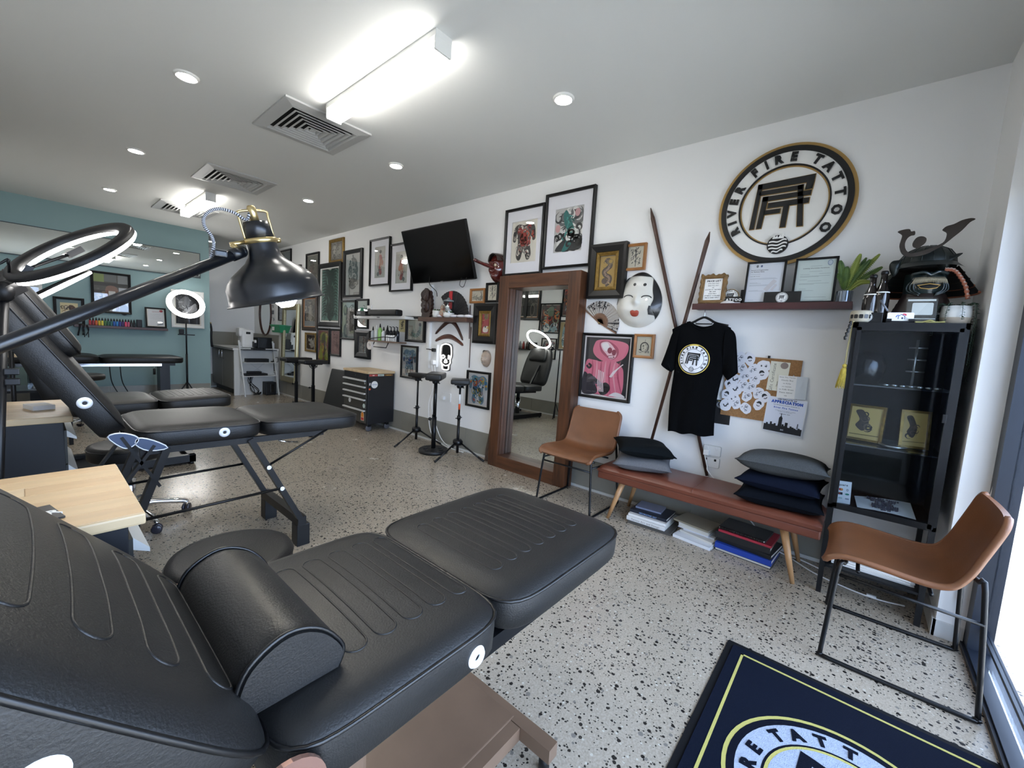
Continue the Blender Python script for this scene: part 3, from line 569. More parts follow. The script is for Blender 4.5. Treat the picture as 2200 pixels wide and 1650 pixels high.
# pictures on the left wall, seen in the mirror
def red_drag(A): A.rect(.02, .02, .98, .98, '55241f'); A.swirls(30, (.08, .3, .92, .95), ['c0402c', 'e07a3a', '2f2a26', '8a9a80', '1f1d1c'], .06, .2); A.shape([(.35, .9), (.6, .88), (.6, .6), (.35, .6)], '6a7a66'); A.swirls(14, (.08, .04, .92, .3), ['e4e4e0', '3a6a78', '9ab6be', '24303a'], .06, .18)
def dark_art(A): A.rect(.02, .02, .98, .98, '171614'); A.ell(.5, .2, .2, .2, '6f6a60'); A.ell(.5, .2, .13, .13, '1f1d1b'); A.swirls(14, (.15, .3, .85, .9), ['7d776b', '4a463f', '2f2c28'], .025, .2); A.line([(.2, .9), (.5, .6), (.8, .9)], .03, '6f6a60', False)
def robed(A): A.rect(.02, .02, .98, .98, 'b6a57a'); A.shape([(.3, .9), (.7, .85), (.8, .4), (.7, .1), (.3, .1), (.25, .5)], '8fb0b8'); A.ell(.5, .86, .2, .1, '1c1b1b'); A.ell(.45, .7, .14, .1, 'b03030'); A.swirls(10, (.3, .15, .7, .6), ['d8dcda', '3a5a68'], .04, .15)
def LWF(label, y, z, w, h, **k): return frame('framed_picture', label, TLW(y, z), w, h, BLKFR, group='pictures seen in the mirror', **k)
# ------------------------------------------------------------------ big timber mirror standing against the picture wall
MY0, MY1, MX, MH, LEAN = 1.84, 2.745, 2.945, 1.855, math.radians(1.1)
MT = tr(MX, 0, 0) @ rot(LEAN, 'Y')              # local x towards the wall
t = thing('floor_mirror', 'tall floor mirror in a deep dark timber frame beside the tan chair', 'mirror', (MX + .07, (MY0 + MY1) / 2, 0))
fw = .118
for a, b in ((MY0, MY0 + fw), (MY1 - fw, MY1)): part('stile', MB(MT).box((0, a, 0), (.125, b, MH), TIMBER, bev=.006), t)
for a, b in ((0, fw), (MH - fw, MH)): part('rail', MB(MT).box((.001, MY0 + fw, a), (.124, MY1 - fw, b), TIMBERH, bev=.005), t)
part('glass', MB(MT).box((.108, MY0 + fw, fw), (.112, MY1 - fw, MH - fw), MIRROR), t)
for a, s in ((MY0 + fw, 1), (MY1 - fw, -1)):
    for k in range(2): part('jamb_plank', MB(MT).box((.022 + .043 * k, a - s * .0, fw), (.062 + .043 * k, a + s * .006, MH - fw), TIMBER, bev=.002), t)
LT = MT @ V((.108, 2.3, 1)); LN = (MT.to_3x3() @ V((-1, 0, 0)))
def REF(px, py, x):                                # point of a plane x = const seen in the mirror
    d = ray(px, py); q = CAM + d * ((LT - CAM).dot(LN) / d.dot(LN)); d2 = d - LN * (2 * d.dot(LN)); return q + d2 * ((x - q.x) / d2.x)
def RF(label, tl, br, **k):
    a, b = REF(*tl, XL + .02), REF(*br, XL + .02); return LWF(label, (a.y + b.y) / 2, (a.z + b.z) / 2, abs(a.y - b.y), abs(a.z - b.z), **k)
RF('tall black framed dark moon print, left of two in the mirror', (1110, 600), (1130, 687), art=dark_art, fw=.05, inner=(.012, OAKFR))
RF('tall black framed dark moon print, right of two in the mirror', (1132, 598), (1158, 688), art=dark_art, fw=.05, inner=(.012, OAKFR))
RF('black framed red and orange dragon print reflected in the mirror', (1162, 652), (1201, 717), art=red_drag, fw=.025)
RF('small black framed body-suit design reflected low in the mirror', (1164, 726), (1192, 773), art=suit_grey, fw=.02)
RF('black framed orange picture at the mirror reflection edge, upper', (1211, 615), (1236, 681), art=red_drag, fw=.025)
RF('black framed robed figure at the mirror reflection edge, lower', (1202, 688), (1228, 754), art=robed, fw=.025)
RF('tiny black framed owl drawing reflected above the black headrest', (1136, 735), (1152, 752), art=sepia, fw=.02)
q = REF(1164, 823, XL)
t = thing('wall_socket', 'white socket on the opposite wall seen in the mirror', 'socket', (XL, q.y, q.z))
part('plate', MB(TLW(q.y, q.z)).prism(rrect(.115, .075, .01), 0, .009, WHITE), t); part('plug', MB(TLW(q.y, q.z)).box((-.03, -.025, .009), (.0, .015, .035), WHITE, bev=.006), t)
p = REF(1105, 748, XL); p2 = REF(1126, 748, XL)
sb = MB(TLW((p.y + p2.y) / 2, p.z)); 
t = thing('wall_shelf', 'black narrow shelf of bottles on the opposite wall, seen in mirror', 'shelf', (XL + .05, (p.y + p2.y) / 2, p.z))
part('board', sb.box((-.3, -.02, 0), (.3, 0, .1), BLACK), t)
for k in range(6):
    x = -.24 + .09 * k; mb = MB(TLW((p.y + p2.y) / 2, p.z) @ tr(x, .0, .05) @ rot(-PI / 2, 'X')); mb.lathe([(.0, 0), (.025, 0), (.025, .1), (.012, .125), (.012, .15), (0, .15)], mat('bottle_%d' % (k % 3), ('3a2a22', '8a2f2a', '6a6d70')[k % 3], .25), 12)
    solo('ink_bottle', mb, '%s bottle, %s from the left on the black shelf seen in the mirror' % (('brown', 'red', 'grey')[k % 3], ('first', 'second', 'third', 'fourth', 'fifth', 'sixth')[5 - k]), 'bottle', 'bottles seen in the mirror')
# ------------------------------------------------------------------ television
TVT = basis((2.866, 3.578, 2.112), (.038, -1, 0), (-math.sin(.326), 0, math.cos(.326))) @ rot(.008, 'Z')
SCR = mat('dark_screen', '030304', .12, spec=.3)
t = thing('television', 'black flat television tilted down on the picture wall', 'television', (2.9, 3.58, 2.1))
part('housing', MB(TVT).box((-.5, -.29, -.035), (.5, .29, 0), BLACK, bev=.008).box((-.25, -.2, -.06), (.25, .15, -.035), BLACK, bev=.01), t)
part('screen', MB(TVT).box((-.49, -.277, .0), (.49, .28, .0022), SCR), t)
part('badge', MB(TVT).box((-.02, -.286, 0), (.02, -.2815, .002), mat('badge_grey', '8a8c90', .3)), t)
part('bracket', MB().bar((2.9, 3.6, 2.1), (D - .01, 3.6, 2.16), .1, .05, BLKMET).box((D - .02, 3.45, 2.0), (D - .001, 3.75, 2.3), BLKMET), t)
part('cable', MB().tube(spl([(2.93, 3.75, 1.9), (2.95, 3.78, 1.82), (3.06, 3.8, 1.76), (3.08, 3.8, 1.7)]), .004, BLACK, 6), t)
part('cable_loop', MB().tube(spl([(2.94, 3.25, 1.86), (2.95, 3.28, 1.79), (2.95, 3.22, 1.77), (2.95, 3.18, 1.86)]), .003, BLACK, 6), t)
# ------------------------------------------------------------------ masks
def relief(mb, outline, hf, m, T, nu=40, nv=14):
    """a closed raised form: outline = polar radius function, hf(x,y,k) = height, k 0..1 from the middle out"""
    def f(u, v):
        a = 2 * PI * u; rx, ry = outline(a); k = v; x, y = rx * k, ry * k; return (x, y, hf(x, y, k))
    mb.grid(f, nu, nv, m, T=T, cu=True)
def bump(x, y, cx, cy, sx, sy, h): return h * math.exp(-((x - cx) / sx) ** 2 - ((y - cy) / sy) ** 2)
FACEW = mat('ivory_mask_paint', 'dcdad2', .3, coat=.4, var=.06, vscale=10); HAIRB = mat('black_lacquer', '1b1b1d', .35, coat=.3); LIPR = mat('red_lip_paint', 'a34636', .35)
a, b = WX(1323, 600, 3.03), WX(1412, 690, 3.03); mw = abs(a.y - b.y); cy = (a.y + b.y) / 2
zt, zb = WX(1372, 582, 3.03).z, WX(1362, 703, 3.03).z; mh = zt - zb
MT_ = TW(cy, (zt + zb) / 2) @ rot(-.05, 'Z')
def eggr(a): 
    s = math.sin(a); w = .5 * mw * (1 - .17 * s - .05 * s * s); return (w * math.cos(a), .5 * mh * s)
t = thing('theatre_mask', 'large white smiling woman mask with red lips and black hair', 'mask', (D - .04, cy, (zt + zb) / 2))
S = mw
def okame(x, y, k):
    x, y = x / S, y / S
    z = .16 * (1 - k ** 3.2) + bump(x, y, 0, -.02, .06, .1, .045) + bump(x, y, 0, -.06, .085, .05, .03) + bump(x, y, .27, -.2, .19, .17, .05) + bump(x, y, -.27, -.2, .19, .17, .05) + bump(x, y, 0, .4, .35, .25, .03) + bump(x, y, 0, -.28, .1, .06, .02)
    z += bump(x, y, 0, -.46, .18, .1, .03) - bump(x, y, .2, .05, .14, .04, .022) - bump(x, y, -.2, .05, .14, .04, .022)
    return S * z
mb = MB(MT_); relief(mb, eggr, okame, FACEW, Matrix(), 56, 26)
mb.grid(lambda u, v: (eggr(2 * PI * u)[0] * (1 - .02 * v), eggr(2 * PI * u)[1] * (1 - .02 * v), okame(0, 0, 1) * 0 + .004 * (1 - v)), 40, 1, FACEW, cu=True); part('face', mb, t)
def lay(P, off=.003): return [(x * S, y * S, okame(x * S, y * S, min(1, kk(x * S, y * S))) + off) for x, y in P]
def kk(x, y):
    a = math.atan2(y / mh, x / mw); rx, ry = eggr(a); return math.hypot(x, y) / max(1e-6, math.hypot(rx, ry))
def decal(mb, P, m, off=.003, n=6):                # painted or raised shape that follows the face
    P = [p for p in P]; cx = sum(p[0] for p in P) / len(P); cy_ = sum(p[1] for p in P) / len(P); N = len(P); vs = lay([(cx, cy_)], off)
    for r in range(1, n + 1): vs += lay([(cx + (p[0] - cx) * r / n, cy_ + (p[1] - cy_) * r / n) for p in P], off if r < n else off * .3)
    fs = [(0, 1 + i, 1 + (i + 1) % N) for i in range(N)]
    for r in range(n - 1): fs += [(1 + r * N + i, 1 + (r + 1) * N + i, 1 + (r + 1) * N + (i + 1) % N, 1 + r * N + (i + 1) % N) for i in range(N)]
    mb.add(vs, fs, m, True)
mb = MB(MT_); hp = []
def strip(mb, A, B, m, off=.006, n=4):             # band of paint between two lines on the face
    vs = []
    for (p, q) in zip(A, B): vs += lay([(p[0] + (q[0] - p[0]) * i / n, p[1] + (q[1] - p[1]) * i / n) for i in range(n + 1)], off)
    k = n + 1; mb.add(vs, [(i * k + j, i * k + j + 1, (i + 1) * k + j + 1, (i + 1) * k + j) for i in range(len(A) - 1) for j in range(n)], m, True)
out = [eggr(math.radians(d)) for d in range(150, -46, -6)]; out = [(x / S * .995, y / S * .995) for x, y in out]
inn = spl([(-.36, .36), (-.3, .46), (-.1, .5), (.1, .49), (.24, .47), (.28, .38), (.31, .2), (.35, .02), (.33, -.14), (.41, -.3)], 4); inn = [inn[int(i * (len(inn) - 1) / (len(out) - 1))] for i in range(len(out))]
strip(mb, out, inn, HAIRB); strip(mb, [(.29, -.12), (.28, -.2), (.29, -.3)], [(.43, -.13), (.42, -.2), (.4, -.31)], HAIRB)
o2 = [(x / S * .995, y / S * .995) for x, y in [eggr(math.radians(d)) for d in range(150, 195, 6)]]; strip(mb, o2, [(x * .96, y) for x, y in o2], HAIRB); part('hair', mb, t)
for s in (-1, 1):
    mb = MB(MT_); decal(mb, [(x / S, y / S) for x, y in circ(s * .11 * S + .01, .31 * S, .033 * S, 12)], HAIRB); part('painted_brow', mb, t)
    mb = MB(MT_); mb.tube(lay([(s * .2 + .1 * math.cos(w), .04 + .045 * math.sin(w)) for w in [PI * i / 10 for i in range(11)]], .001), .004, HAIRB, 6); part('eyelid', mb, t)
mb = MB(MT_); decal(mb, spl([(-.1, -.26), (-.05, -.225), (0, -.24), (.05, -.225), (.1, -.26), (.07, -.34), (0, -.36), (-.07, -.34)], 3, True), LIPR, .012); part('lips', mb, t)
# long nosed red mask
REDL = mat('dark_red_lacquer', '5a1d19', .18, coat=.8, var=.35, vscale=14); EYE = mat('mask_eye', 'b9ab94', .3)
q = WX(1060, 575, 3.02); TT_ = TW(q.y, q.z) @ rot(.0, 'Z'); t = thing('long_nosed_mask', 'glossy dark red mask with a very long nose above the mirror', 'mask', q)
h_ = abs(WX(1055, 537, 3.02).z - WX(1055, 600, 3.02).z); S2 = h_
def teng(x, y, k):
    x, y = x / S2, y / S2
    return S2 * (.34 * math.sqrt(max(0, 1 - k * k)) + bump(x, y, .13, .17, .1, .05, .09) + bump(x, y, -.13, .17, .1, .05, .09) + bump(x, y, 0, -.3, .14, .08, .09) + bump(x, y, .17, -.08, .09, .1, .06) + bump(x, y, -.17, -.08, .09, .1, .06) - bump(x, y, .12, .07, .07, .04, .04) - bump(x, y, -.12, .07, .07, .04, .04) - bump(x, y, 0, -.22, .16, .03, .05))
mb = MB(TT_); relief(mb, lambda a: (S2 * .34 * math.cos(a) * (1 + .12 * math.sin(a)), S2 * .5 * math.sin(a)), teng, REDL, Matrix(), 36, 18); part('face', mb, t)
mb = MB(TT_); mb.tube(spl([(0, 0, S2 * .3), (0, .02 * S2, S2 * .6), (0, .06 * S2, S2 * .95), (0, .1 * S2, S2 * 1.22)], 4), [.08 * S2] * 3 + [.066 * S2] * 3 + [.058 * S2] * 3 + [.06 * S2] * 3 + [.03 * S2], REDL, 12); part('nose', mb, t)
for s in (-1, 1): mb = MB(TT_); mb.ball((s * .13 * S2, .07 * S2, .33 * S2), .055 * S2, EYE, 12, 8); mb.ball((s * .13 * S2, .07 * S2, .375 * S2), .022 * S2, HAIRB, 8, 6); part('eye', mb, t)
mb = MB(TT_); mb.grid(lambda u, v: (S2 * .35 * math.cos(PI * u) * math.cos(v * .9), S2 * (.22 + .3 * math.sin(PI * u) * math.cos(v * .5)), S2 * (.02 + .33 * v)), 16, 5, mat('mask_cap', '2c1a16', .2, coat=.6)); part('headband', mb, t)
# small old man mask
SKIN = mat('mask_plaster', 'b9a695', .5, var=.2, vscale=20); q = WX(1040, 770.5, 3.06); t = thing('face_mask', 'small grey-browed old man face mask above the low body-suit picture', 'mask', q)
S3 = abs(WX(1040, 752, 3.06).z - WX(1040, 789, 3.06).z); T3 = TW(q.y, q.z)
def old(x, y, k): x, y = x / S3, y / S3; return S3 * (.3 * math.sqrt(max(0, 1 - k * k)) + bump(x, y, 0, -.02, .06, .12, .1) + bump(x, y, 0, -.1, .1, .05, .05) + bump(x, y, .16, -.06, .1, .1, .05) + bump(x, y, -.16, -.06, .1, .1, .05) - bump(x, y, .13, .08, .07, .04, .05) - bump(x, y, -.13, .08, .07, .04, .05) - bump(x, y, 0, -.26, .12, .025, .04))
mb = MB(T3); relief(mb, lambda a: (S3 * .36 * math.cos(a) * (1 + .08 * math.sin(a)), S3 * .5 * math.sin(a)), old, SKIN, Matrix(), 32, 16); part('face', mb, t)
for s in (-1, 1): mb = MB(T3); mb.ball((s * .13 * S3, .07 * S3, .27 * S3), (.05 * S3, .026 * S3, .03 * S3), mat('eye_white', 'e4e0d8', .3), 10, 6); mb.ball((s * .13 * S3 + .012 * S3, .07 * S3, .295 * S3), .016 * S3, HAIRB, 8, 5); part('eye', mb, t)
mb = MB(T3); mb.tube([( -.12 * S3, -.24 * S3, .3 * S3), (0, -.2 * S3, .36 * S3), (.12 * S3, -.25 * S3, .3 * S3)], [.01 * S3, .03 * S3, .01 * S3], mat('grey_hair', '8f8a84', .8), 8); part('moustache', mb, t)
mb = MB(T3); mb.grid(lambda u, v: (S3 * .34 * math.cos(PI * u) * (1 - .3 * v), S3 * (.2 + .28 * math.sin(PI * u) + .02 * v), S3 * (.05 + .2 * v * math.sin(PI * u))), 14, 4, mat('grey_hair', '8f8a84', .8)); part('hair', mb, t)
# ------------------------------------------------------------------ folding fans
def fan(label, T, r0, r1, a0, a1, n, leaf, rib, art=None, base=None):
    t = thing('folding_fan', label, 'fan', base or T.translation, 'folding fans')
    mb = MB(T); N = n * 2
    for i in range(N):
        A = [a0 + (a1 - a0) * (i + j) / N for j in (0, 1)]; z = [.004 + .007 * ((i + j) % 2) for j in (0, 1)]
        mb.add([(r * math.cos(A[j]), r * math.sin(A[j]), z[j]) for r in (r0, r1) for j in (0, 1)], [(0, 2, 3, 1)], leaf(i, N) if callable(leaf) else leaf)
    part('pleated_leaf', mb, t)
    for i in range(n + 1):
        a = a0 + (a1 - a0) * i / n; part('rib', MB(T @ rot(a, 'Z')).box((-.012, -.005, .001), (r0 + .02 if 0 < i < n else r1, .005, .004 if 0 < i < n else .009), rib), t)
    part('rivet', MB(T).cyl((0, 0, 0), (0, 0, .014), .006, BRASS), t)
    return t
c = WX(1283, 693, 3.06); RB = mat('fan_rib_brown', '7a5a45', .5); LF = mat('fan_leaf_grey', 'a9a39b', .7); LFD = mat('fan_leaf_ink', '2c2b2c', .7)
e = WX(1322, 711, 3.06); fr = math.hypot(e.y - c.y, e.z - c.z); s0 = WX(1257, 670, 3.06)
RR = random.Random(3)
t = fan('grey paper fan with black ink trees and brown ribs beside the white mask', TW(c.y, c.z), fr * .45, fr, math.radians(-27), math.radians(143), 18, lambda i, n: LFD if RR.random() < .3 and (i < 6 or i > 20) else LF, RB)
# ink painting on the fan
for k, (a0, a1, n_) in enumerate(((60, 135, 60), (-20, 10, 16))):
    mb = MB(TW(c.y, c.z))
    for i in range(n_):
        a = math.radians(RR.uniform(a0, a1)); r = fr * RR.uniform(.66, .97); s = fr * RR.uniform(.02, .06); mb.flat([(r * math.cos(a) + s * math.cos(w * 1.25) * RR.uniform(.4, 1), r * math.sin(a) + s * math.sin(w * 1.25) * RR.uniform(.4, 1)) for w in range(5)], .0125, LFD)
    part('ink_painting', mb, t)
# ------------------------------------------------------------------ boomerangs, sticks
def boomerang(label, P, wd, m, th=.012):
    P3 = [WX(*p, D - .02) for p in P]; c = sum(P3, V()) / len(P3); T = TW(c.y, c.z); L = [(c.y - p.y, p.z - c.z) for p in P3]; L = spl(L, 6); n = len(L); o, i_ = [], []
    for k in range(n):
        a, b = L[max(0, k - 1)], L[min(n - 1, k + 1)]; d = V((b[0] - a[0], b[1] - a[1], 0)).normalized(); w = wd * (.55 + .45 * math.sin(PI * k / (n - 1))) * (1 if 0 < k < n - 1 else .3)
        o.append((L[k][0] - d.y * w, L[k][1] + d.x * w)); i_.append((L[k][0] + d.y * w, L[k][1] - d.x * w))
    mb = MB(T); vs = []; 
    for k in range(n):
        mid = ((o[k][0] + i_[k][0]) / 2, (o[k][1] + i_[k][1]) / 2); vs += [(*o[k], .004), (*mid, th), (*i_[k], .004), (*mid, .0)]
    mb.add(vs, [(4 * k + j, 4 * k + (j + 1) % 4, 4 * k + 4 + (j + 1) % 4, 4 * k + 4 + j) for k in range(n - 1) for j in range(4)], m, True); mb.add(vs, [(0, 1, 2, 3), tuple(range(4 * n - 4, 4 * n))[::-1]], m)
    return solo('boomerang', mb, label, 'boomerang', 'boomerangs')
boomerang('dark brown sharply bent boomerang under the brown shelf', [(933, 717), (948, 701), (964, 690), (978, 700), (992, 731)], .026, mat('boomerang_dark', '46291f', .35, var=.3, vscale=12))
boomerang('reddish brown shallow boomerang above the skull light', [(933, 732), (948, 724.5), (964, 723), (978, 730), (993, 742)], .026, mat('boomerang_red', '6a3d2c', .3, var=.5, vscale=14))
WOODST = mat('dark_hardwood_stick', '4f3529', .4, var=.3, vscale=10)
def spear(label, P, r, x=D - .03):
    pts = [WX(*p, x) for p in P]; mb = MB(); mb.tube([pts[0], pts[0].lerp(pts[-1], .04), pts[0].lerp(pts[-1], .2), pts[-1]], [.003, r, r * .85, r * .7], WOODST, 10)
    return solo('wooden_spear', mb, label, 'spear', 'long thin sticks on the wall')
spear('long dark wooden spear leaning left, point at its top left', [(1398, 447), (1519, 1022)], .016, D - .022)
spear('long dark wooden spear leaning right, point below the round sign', [(1525, 498), (1400, 945)], .016, D - .07)
spear('thin brown rod on the wall, upper of two left of the red picture', [(1010.5, 655), (1008, 728)], .006, D - .012)
spear('thin brown rod on the wall, lower of two left of the red picture', [(1012, 702), (1008, 790)], .006, D - .012)
mb = MB(); mb.tube(spl([(3.05, 2.82, 0), (3.05, 2.83, .12), (3.055, 2.81, .3), (3.07, 2.79, .6), (3.075, 2.76, .95)], 4), [.05, .046, .043, .04, .037, .034, .031, .03, .028, .026, .025, .024, .023, .022, .021, .02, .018], mat('bark', '5a4a40', .9, var=.4, vscale=20, bump=.6, bscale=40), 12)
solo('bark_stick', mb, 'rough bark stick leaning behind the left side of the wooden mirror', 'stick')
# ------------------------------------------------------------------ round wall sign
cy, cz = .495, WX(1697, 432, 3.06).z
a, b, c_, d_ = WX(1541, 460, 3.06), WX(1852, 385, 3.06), WX(1735, 300, 3.06), WX(1668, 567, 3.06)
SR = ((a.y - b.y) / 2 + (c_.z - d_.z) / 2) / 2; cy = (a.y + b.y) / 2; cz = (c_.z + d_.z) / 2; U = SR / 1.53
ST = TW(cy, cz); SBLK = mat('sign_black', '0b0b0c', .35); SWHT = mat('sign_white', 'e6e5e1', .5)
t = thing('round_sign', 'large round studio sign with gold rim and raised black lettering', 'sign', ST.translation)
GR = mat('sign_gold', 'a8864e', .4, .35)
def annul(r0, r1, z0, z1, m, T, n=72): return MB(T).lathe([(r0, z0), (r1, z0), (r1, z1), (r0, z1), (r0, z0)], m, n, smooth=False)
part('gold_rim', annul(U * 1.44, U * 1.53, 0, .022, GR, ST), t); part('black_band', annul(U * 1.33, U * 1.455, .004, .03, SBLK, ST), t)
part('white_face', MB(ST).lathe([(U * 1.36, .004), (U * 1.36, .024), (U * 1.01, .024), (U * 1.01, .012), (0, .012)], SWHT, 72, smooth=False), t)
part('inner_ring', annul(U * .985, U * 1.02, .012, .028, SBLK, ST), t); part('inner_gold_ring', annul(U * .955, U * .985, .012, .0175, GR, ST), t)
for ch, an in LET:
    an = math.radians(an); mb = MB(ST); glyph(mb, ch, 'x', tr(U * 1.19 * math.cos(an), U * 1.19 * math.sin(an), .024) @ rot(an - PI / 2, 'Z') @ tr(0, -U * .1, 0), U * .285, SBLK, .012); part('letter', mb, t)
mb = MB(ST); mg = MB(ST)
for p in MONO:
    p = [(x * U, y * U) for x, y in p]; mb.prism(p, .0135, .023, SBLK)
    cx = sum(q[0] for q in p) / 4; cyy = sum(q[1] for q in p) / 4; g = .0032; L = []
    n = len(p); ar = sum(p[i][0] * p[(i + 1) % n][1] - p[(i + 1) % n][0] * p[i][1] for i in range(n))
    if ar < 0: p = p[::-1]
    for i in range(n):
        a0, a1, a2 = V((*p[i - 1], 0)), V((*p[i], 0)), V((*p[(i + 1) % n], 0)); e1, e2 = (a1 - a0).normalized(), (a2 - a1).normalized(); n1, n2 = V((e1.y, -e1.x, 0)), V((e2.y, -e2.x, 0)); q = (n1 + n2); q = q / max(.3, 1 + n1.dot(n2)); L.append(((a1 + q * g).x, (a1 + q * g).y))
    mg.prism(L, .0122, .0175, GR)
part('monogram_backing', mg, t); part('monogram', mb, t)
wv = MB(ST); ws_ = tr(0, 0, .024) @ Matrix.Diagonal((U, U, 1, 1)); wv.lathe([(U * .0, .034)][::-1] + [(U * .24, .034), (U * .24, .02)][::1], SBLK, 36, T=tr(0, -U, 0), smooth=False)
part('wave_disc', wv, t)
wv = MB(ST)
for j in range(5):
    y0 = -1.17 + .085 * j; hw = math.sqrt(max(.004, .045 - (y0 + 1) ** 2)); up = [(U * (-hw + 2 * hw * i / 12), U * (y0 + .02 * math.sin(-hw * 12 + 2 * hw * i) * 1.0 + .02 * math.sin(i * .75) + .017)) for i in range(13)]
    if j == 4: up = [(x, y + U * (.03 * (i % 3))) for i, (x, y) in enumerate(up)]
    wv.prism(up + [(x, y - U * .036) for x, y in up[::-1]] if j < 4 else up + [(x, U * (y0 - .02)) for x, y in up[::-1]], .034, .038, SWHT)
part('wave_lines', wv, t)
# ------------------------------------------------------------------ dark shelf over the bench
SX = 2.955; t = thing('wall_shelf', 'dark red-brown wall shelf under the round sign', 'shelf', (SX + .07, .5, 1.545))
part('board', MB().box((SX, .078, 1.53), (D, .925, 1.556), mat('jarrah', '4a2322', .35, var=.3, vscale=5, stretch=(6, .8, 6)), bev=.002), t)
part('lip', MB().box((SX - .008, .078, 1.522), (SX, .925, 1.562), mat('jarrah', '4a2322'), bev=.002), t)
ZS = 1.556
def standing(x, y, z, tilt=.12): return basis((x, y, z), (0, -1, 0), (math.sin(tilt), 0, math.cos(tilt)))
# price list in a carved gilt frame
CARV = mat('carved_gilt_wood', '8a6a40', .4, .25, var=.45, vscale=30, bump=.4, bscale=60)
T = standing(2.985, .815, ZS + .002, .13); t = thing('price_list', 'price list card in a carved wooden frame at the shelf left end', 'sign', (3.0, .815, ZS))
w, h = .165, .2
mb = MB(T); o_ = [(-w / 2 + w * i / 24, h + .004 * math.sin(i * 1.3) + .004 * math.cos(i * .65)) for i in range(25)]; sd = [(w / 2 + .003 * math.sin(i * 1.7), h * (1 - i / 16)) for i in range(17)]; sl = [(-w / 2 + .003 * math.sin(i * 1.9), h * i / 16) for i in range(17)]
full = o_ + sd[1:] + sl[:-1]; inn = []
for x, y in full: inn.append((max(-w / 2 + .028, min(w / 2 - .028, x)), max(.028, min(h - .028, y))))
n = len(full); vs = [(x, y, 0) for x, y in full] + [(x, y, .018) for x, y in full] + [((x * .5 + a * .5), (y * .5 + b * .5), .024) for (x, y), (a, b) in zip(full, inn)] + [(x, y, .012) for x, y in inn]
mb.add(vs, [(k * n + i, k * n + n + i, k * n + n + (i + 1) % n, k * n + (i + 1) % n) for k in range(3) for i in range(n)], CARV, True); part('carved_frame', mb, t)
mb = MB(T @ tr(-w / 2 + .026, .026, 0)); W_, H_ = w - .052, h - .052; mb.box((0, 0, 0), (W_, H_, .008), PAPER); A = Art(mb, W_, H_, .008)
A.txt('PRICE LIST', .5, .85, .105, '141414', 'x', sx=.95)
for k, s in enumerate(('$700 HALF DAY', '$1400 FULL DAY', 'OR', 'QUOTED BY THE PIECE', 'MIN. $200', 'CASH ONLY', 'AFTERPAY AVAILABLE', 'FEES & COND APPLY')): A.txt(s, .5, .75 - .092 * k, .056, '2a2a2a', 'b')
part('card', mb, t)
# stickers / tape rolls
for (y, r, lab, dk) in ((.708, .052, 'round black and white logo coaster leaning behind the white soap shape', 1),):
    T = standing(3.0, y, ZS + .001, .2); t = thing('logo_coaster', lab, 'coaster', (3.0, y, ZS)); mb = MB(T @ tr(0, r, 0)); mb.prism(circ(0, 0, r, 32), 0, .006, SWHT); emblem(mb, tr(0, 0, .006), r / 1.53, SBLK, SWHT, GOLDP, .0008); part('disc', mb, t)
T = standing(2.985, .69, ZS + .001, .1); t = thing('logo_card', 'small black and white lettered card leaning on the coaster', 'card', (2.985, .69, ZS)); mb = MB(T); mb.box((-.05, 0, 0), (.05, .05, .005), SBLK); text(mb, 'TATTOO', 0, .022, .0056, .022, SWHT, 'x'); mb.box((-.05, .006, .005), (.05, .012, .0055), SWHT); part('card', mb, t)
mb = MB(tr(2.972, .712, ZS)); mb.ball((0, 0, .0), (.022, .048, .026), mat('pale_soap', 'd8d2cf', .4), 18, 10); solo('soap_dish', mb, 'pale rounded white lump at the front of the dark shelf', 'ornament')
mb = MB(); mb.box((3.03, .635, ZS), (3.05, .655, ZS + .1), BLACK, bev=.004); solo('black_box', mb, 'slim black box standing beside the first certificate', 'box')
def cert(label, y, w, h, x, col, lines, tl):
    T = standing(x, y, ZS + .002, .13) @ rot(.0, 'Z'); t = thing('certificate', label, 'certificate', (x, y, ZS), 'framed certificates on the dark shelf')
    part('frame', MB(T).box((-w / 2, 0, 0), (-w / 2 + .011, h, .016), BLKFR).box((w / 2 - .011, 0, 0), (w / 2, h, .016), BLKFR).box((-w / 2, 0, 0), (w / 2, .011, .016), BLKFR).box((-w / 2, h - .011, 0), (w / 2, h, .016), BLKFR).box((-w / 2, 0, -.003), (w / 2, h, .002), BLKFR), t)
    mb = MB(T @ tr(-w / 2 + .011, .011, 0)); W_, H_ = w - .022, h - .022; mb.box((0, 0, .002), (W_, H_, .005), mat('cert_' + col, col, .6)); A = Art(mb, W_, H_, .005); lines(A); part('document', mb, t)
    part('glazing', MB(T).box((-w / 2 + .01, .01, .0105), (w / 2 - .01, h - .01, .0115), PGLASS), t)
def c1(A):
    A.ell(.24, .93, .035, .035, '6d7480'); A.ell(.36, .93, .03, .03, '4a5a86'); A.txt('Record of Registration', .07, .82, .034, '20242c', 'b', 'L'); A.txt('for Business Name', .07, .775, .034, '20242c', 'b', 'L'); A.txt('RIVER FIRE TATTOO', .07, .66, .022, '4a4f58', 'n', 'L')
    for y, x in ((.72, .35), (.61, .8), (.59, .85), (.5, .3), (.48, .4), (.44, .8), (.42, .6), (.3, .35), (.28, .5), (.05, .25)): A.rect(.07, y, x, y + .007, 'aeb4be')
    A.line([(.55, .3), (.8, .55)], .09, 'd9d6da', False); A.line([(.72, .3), (.85, .44)], .05, 'dcd8dc', False)
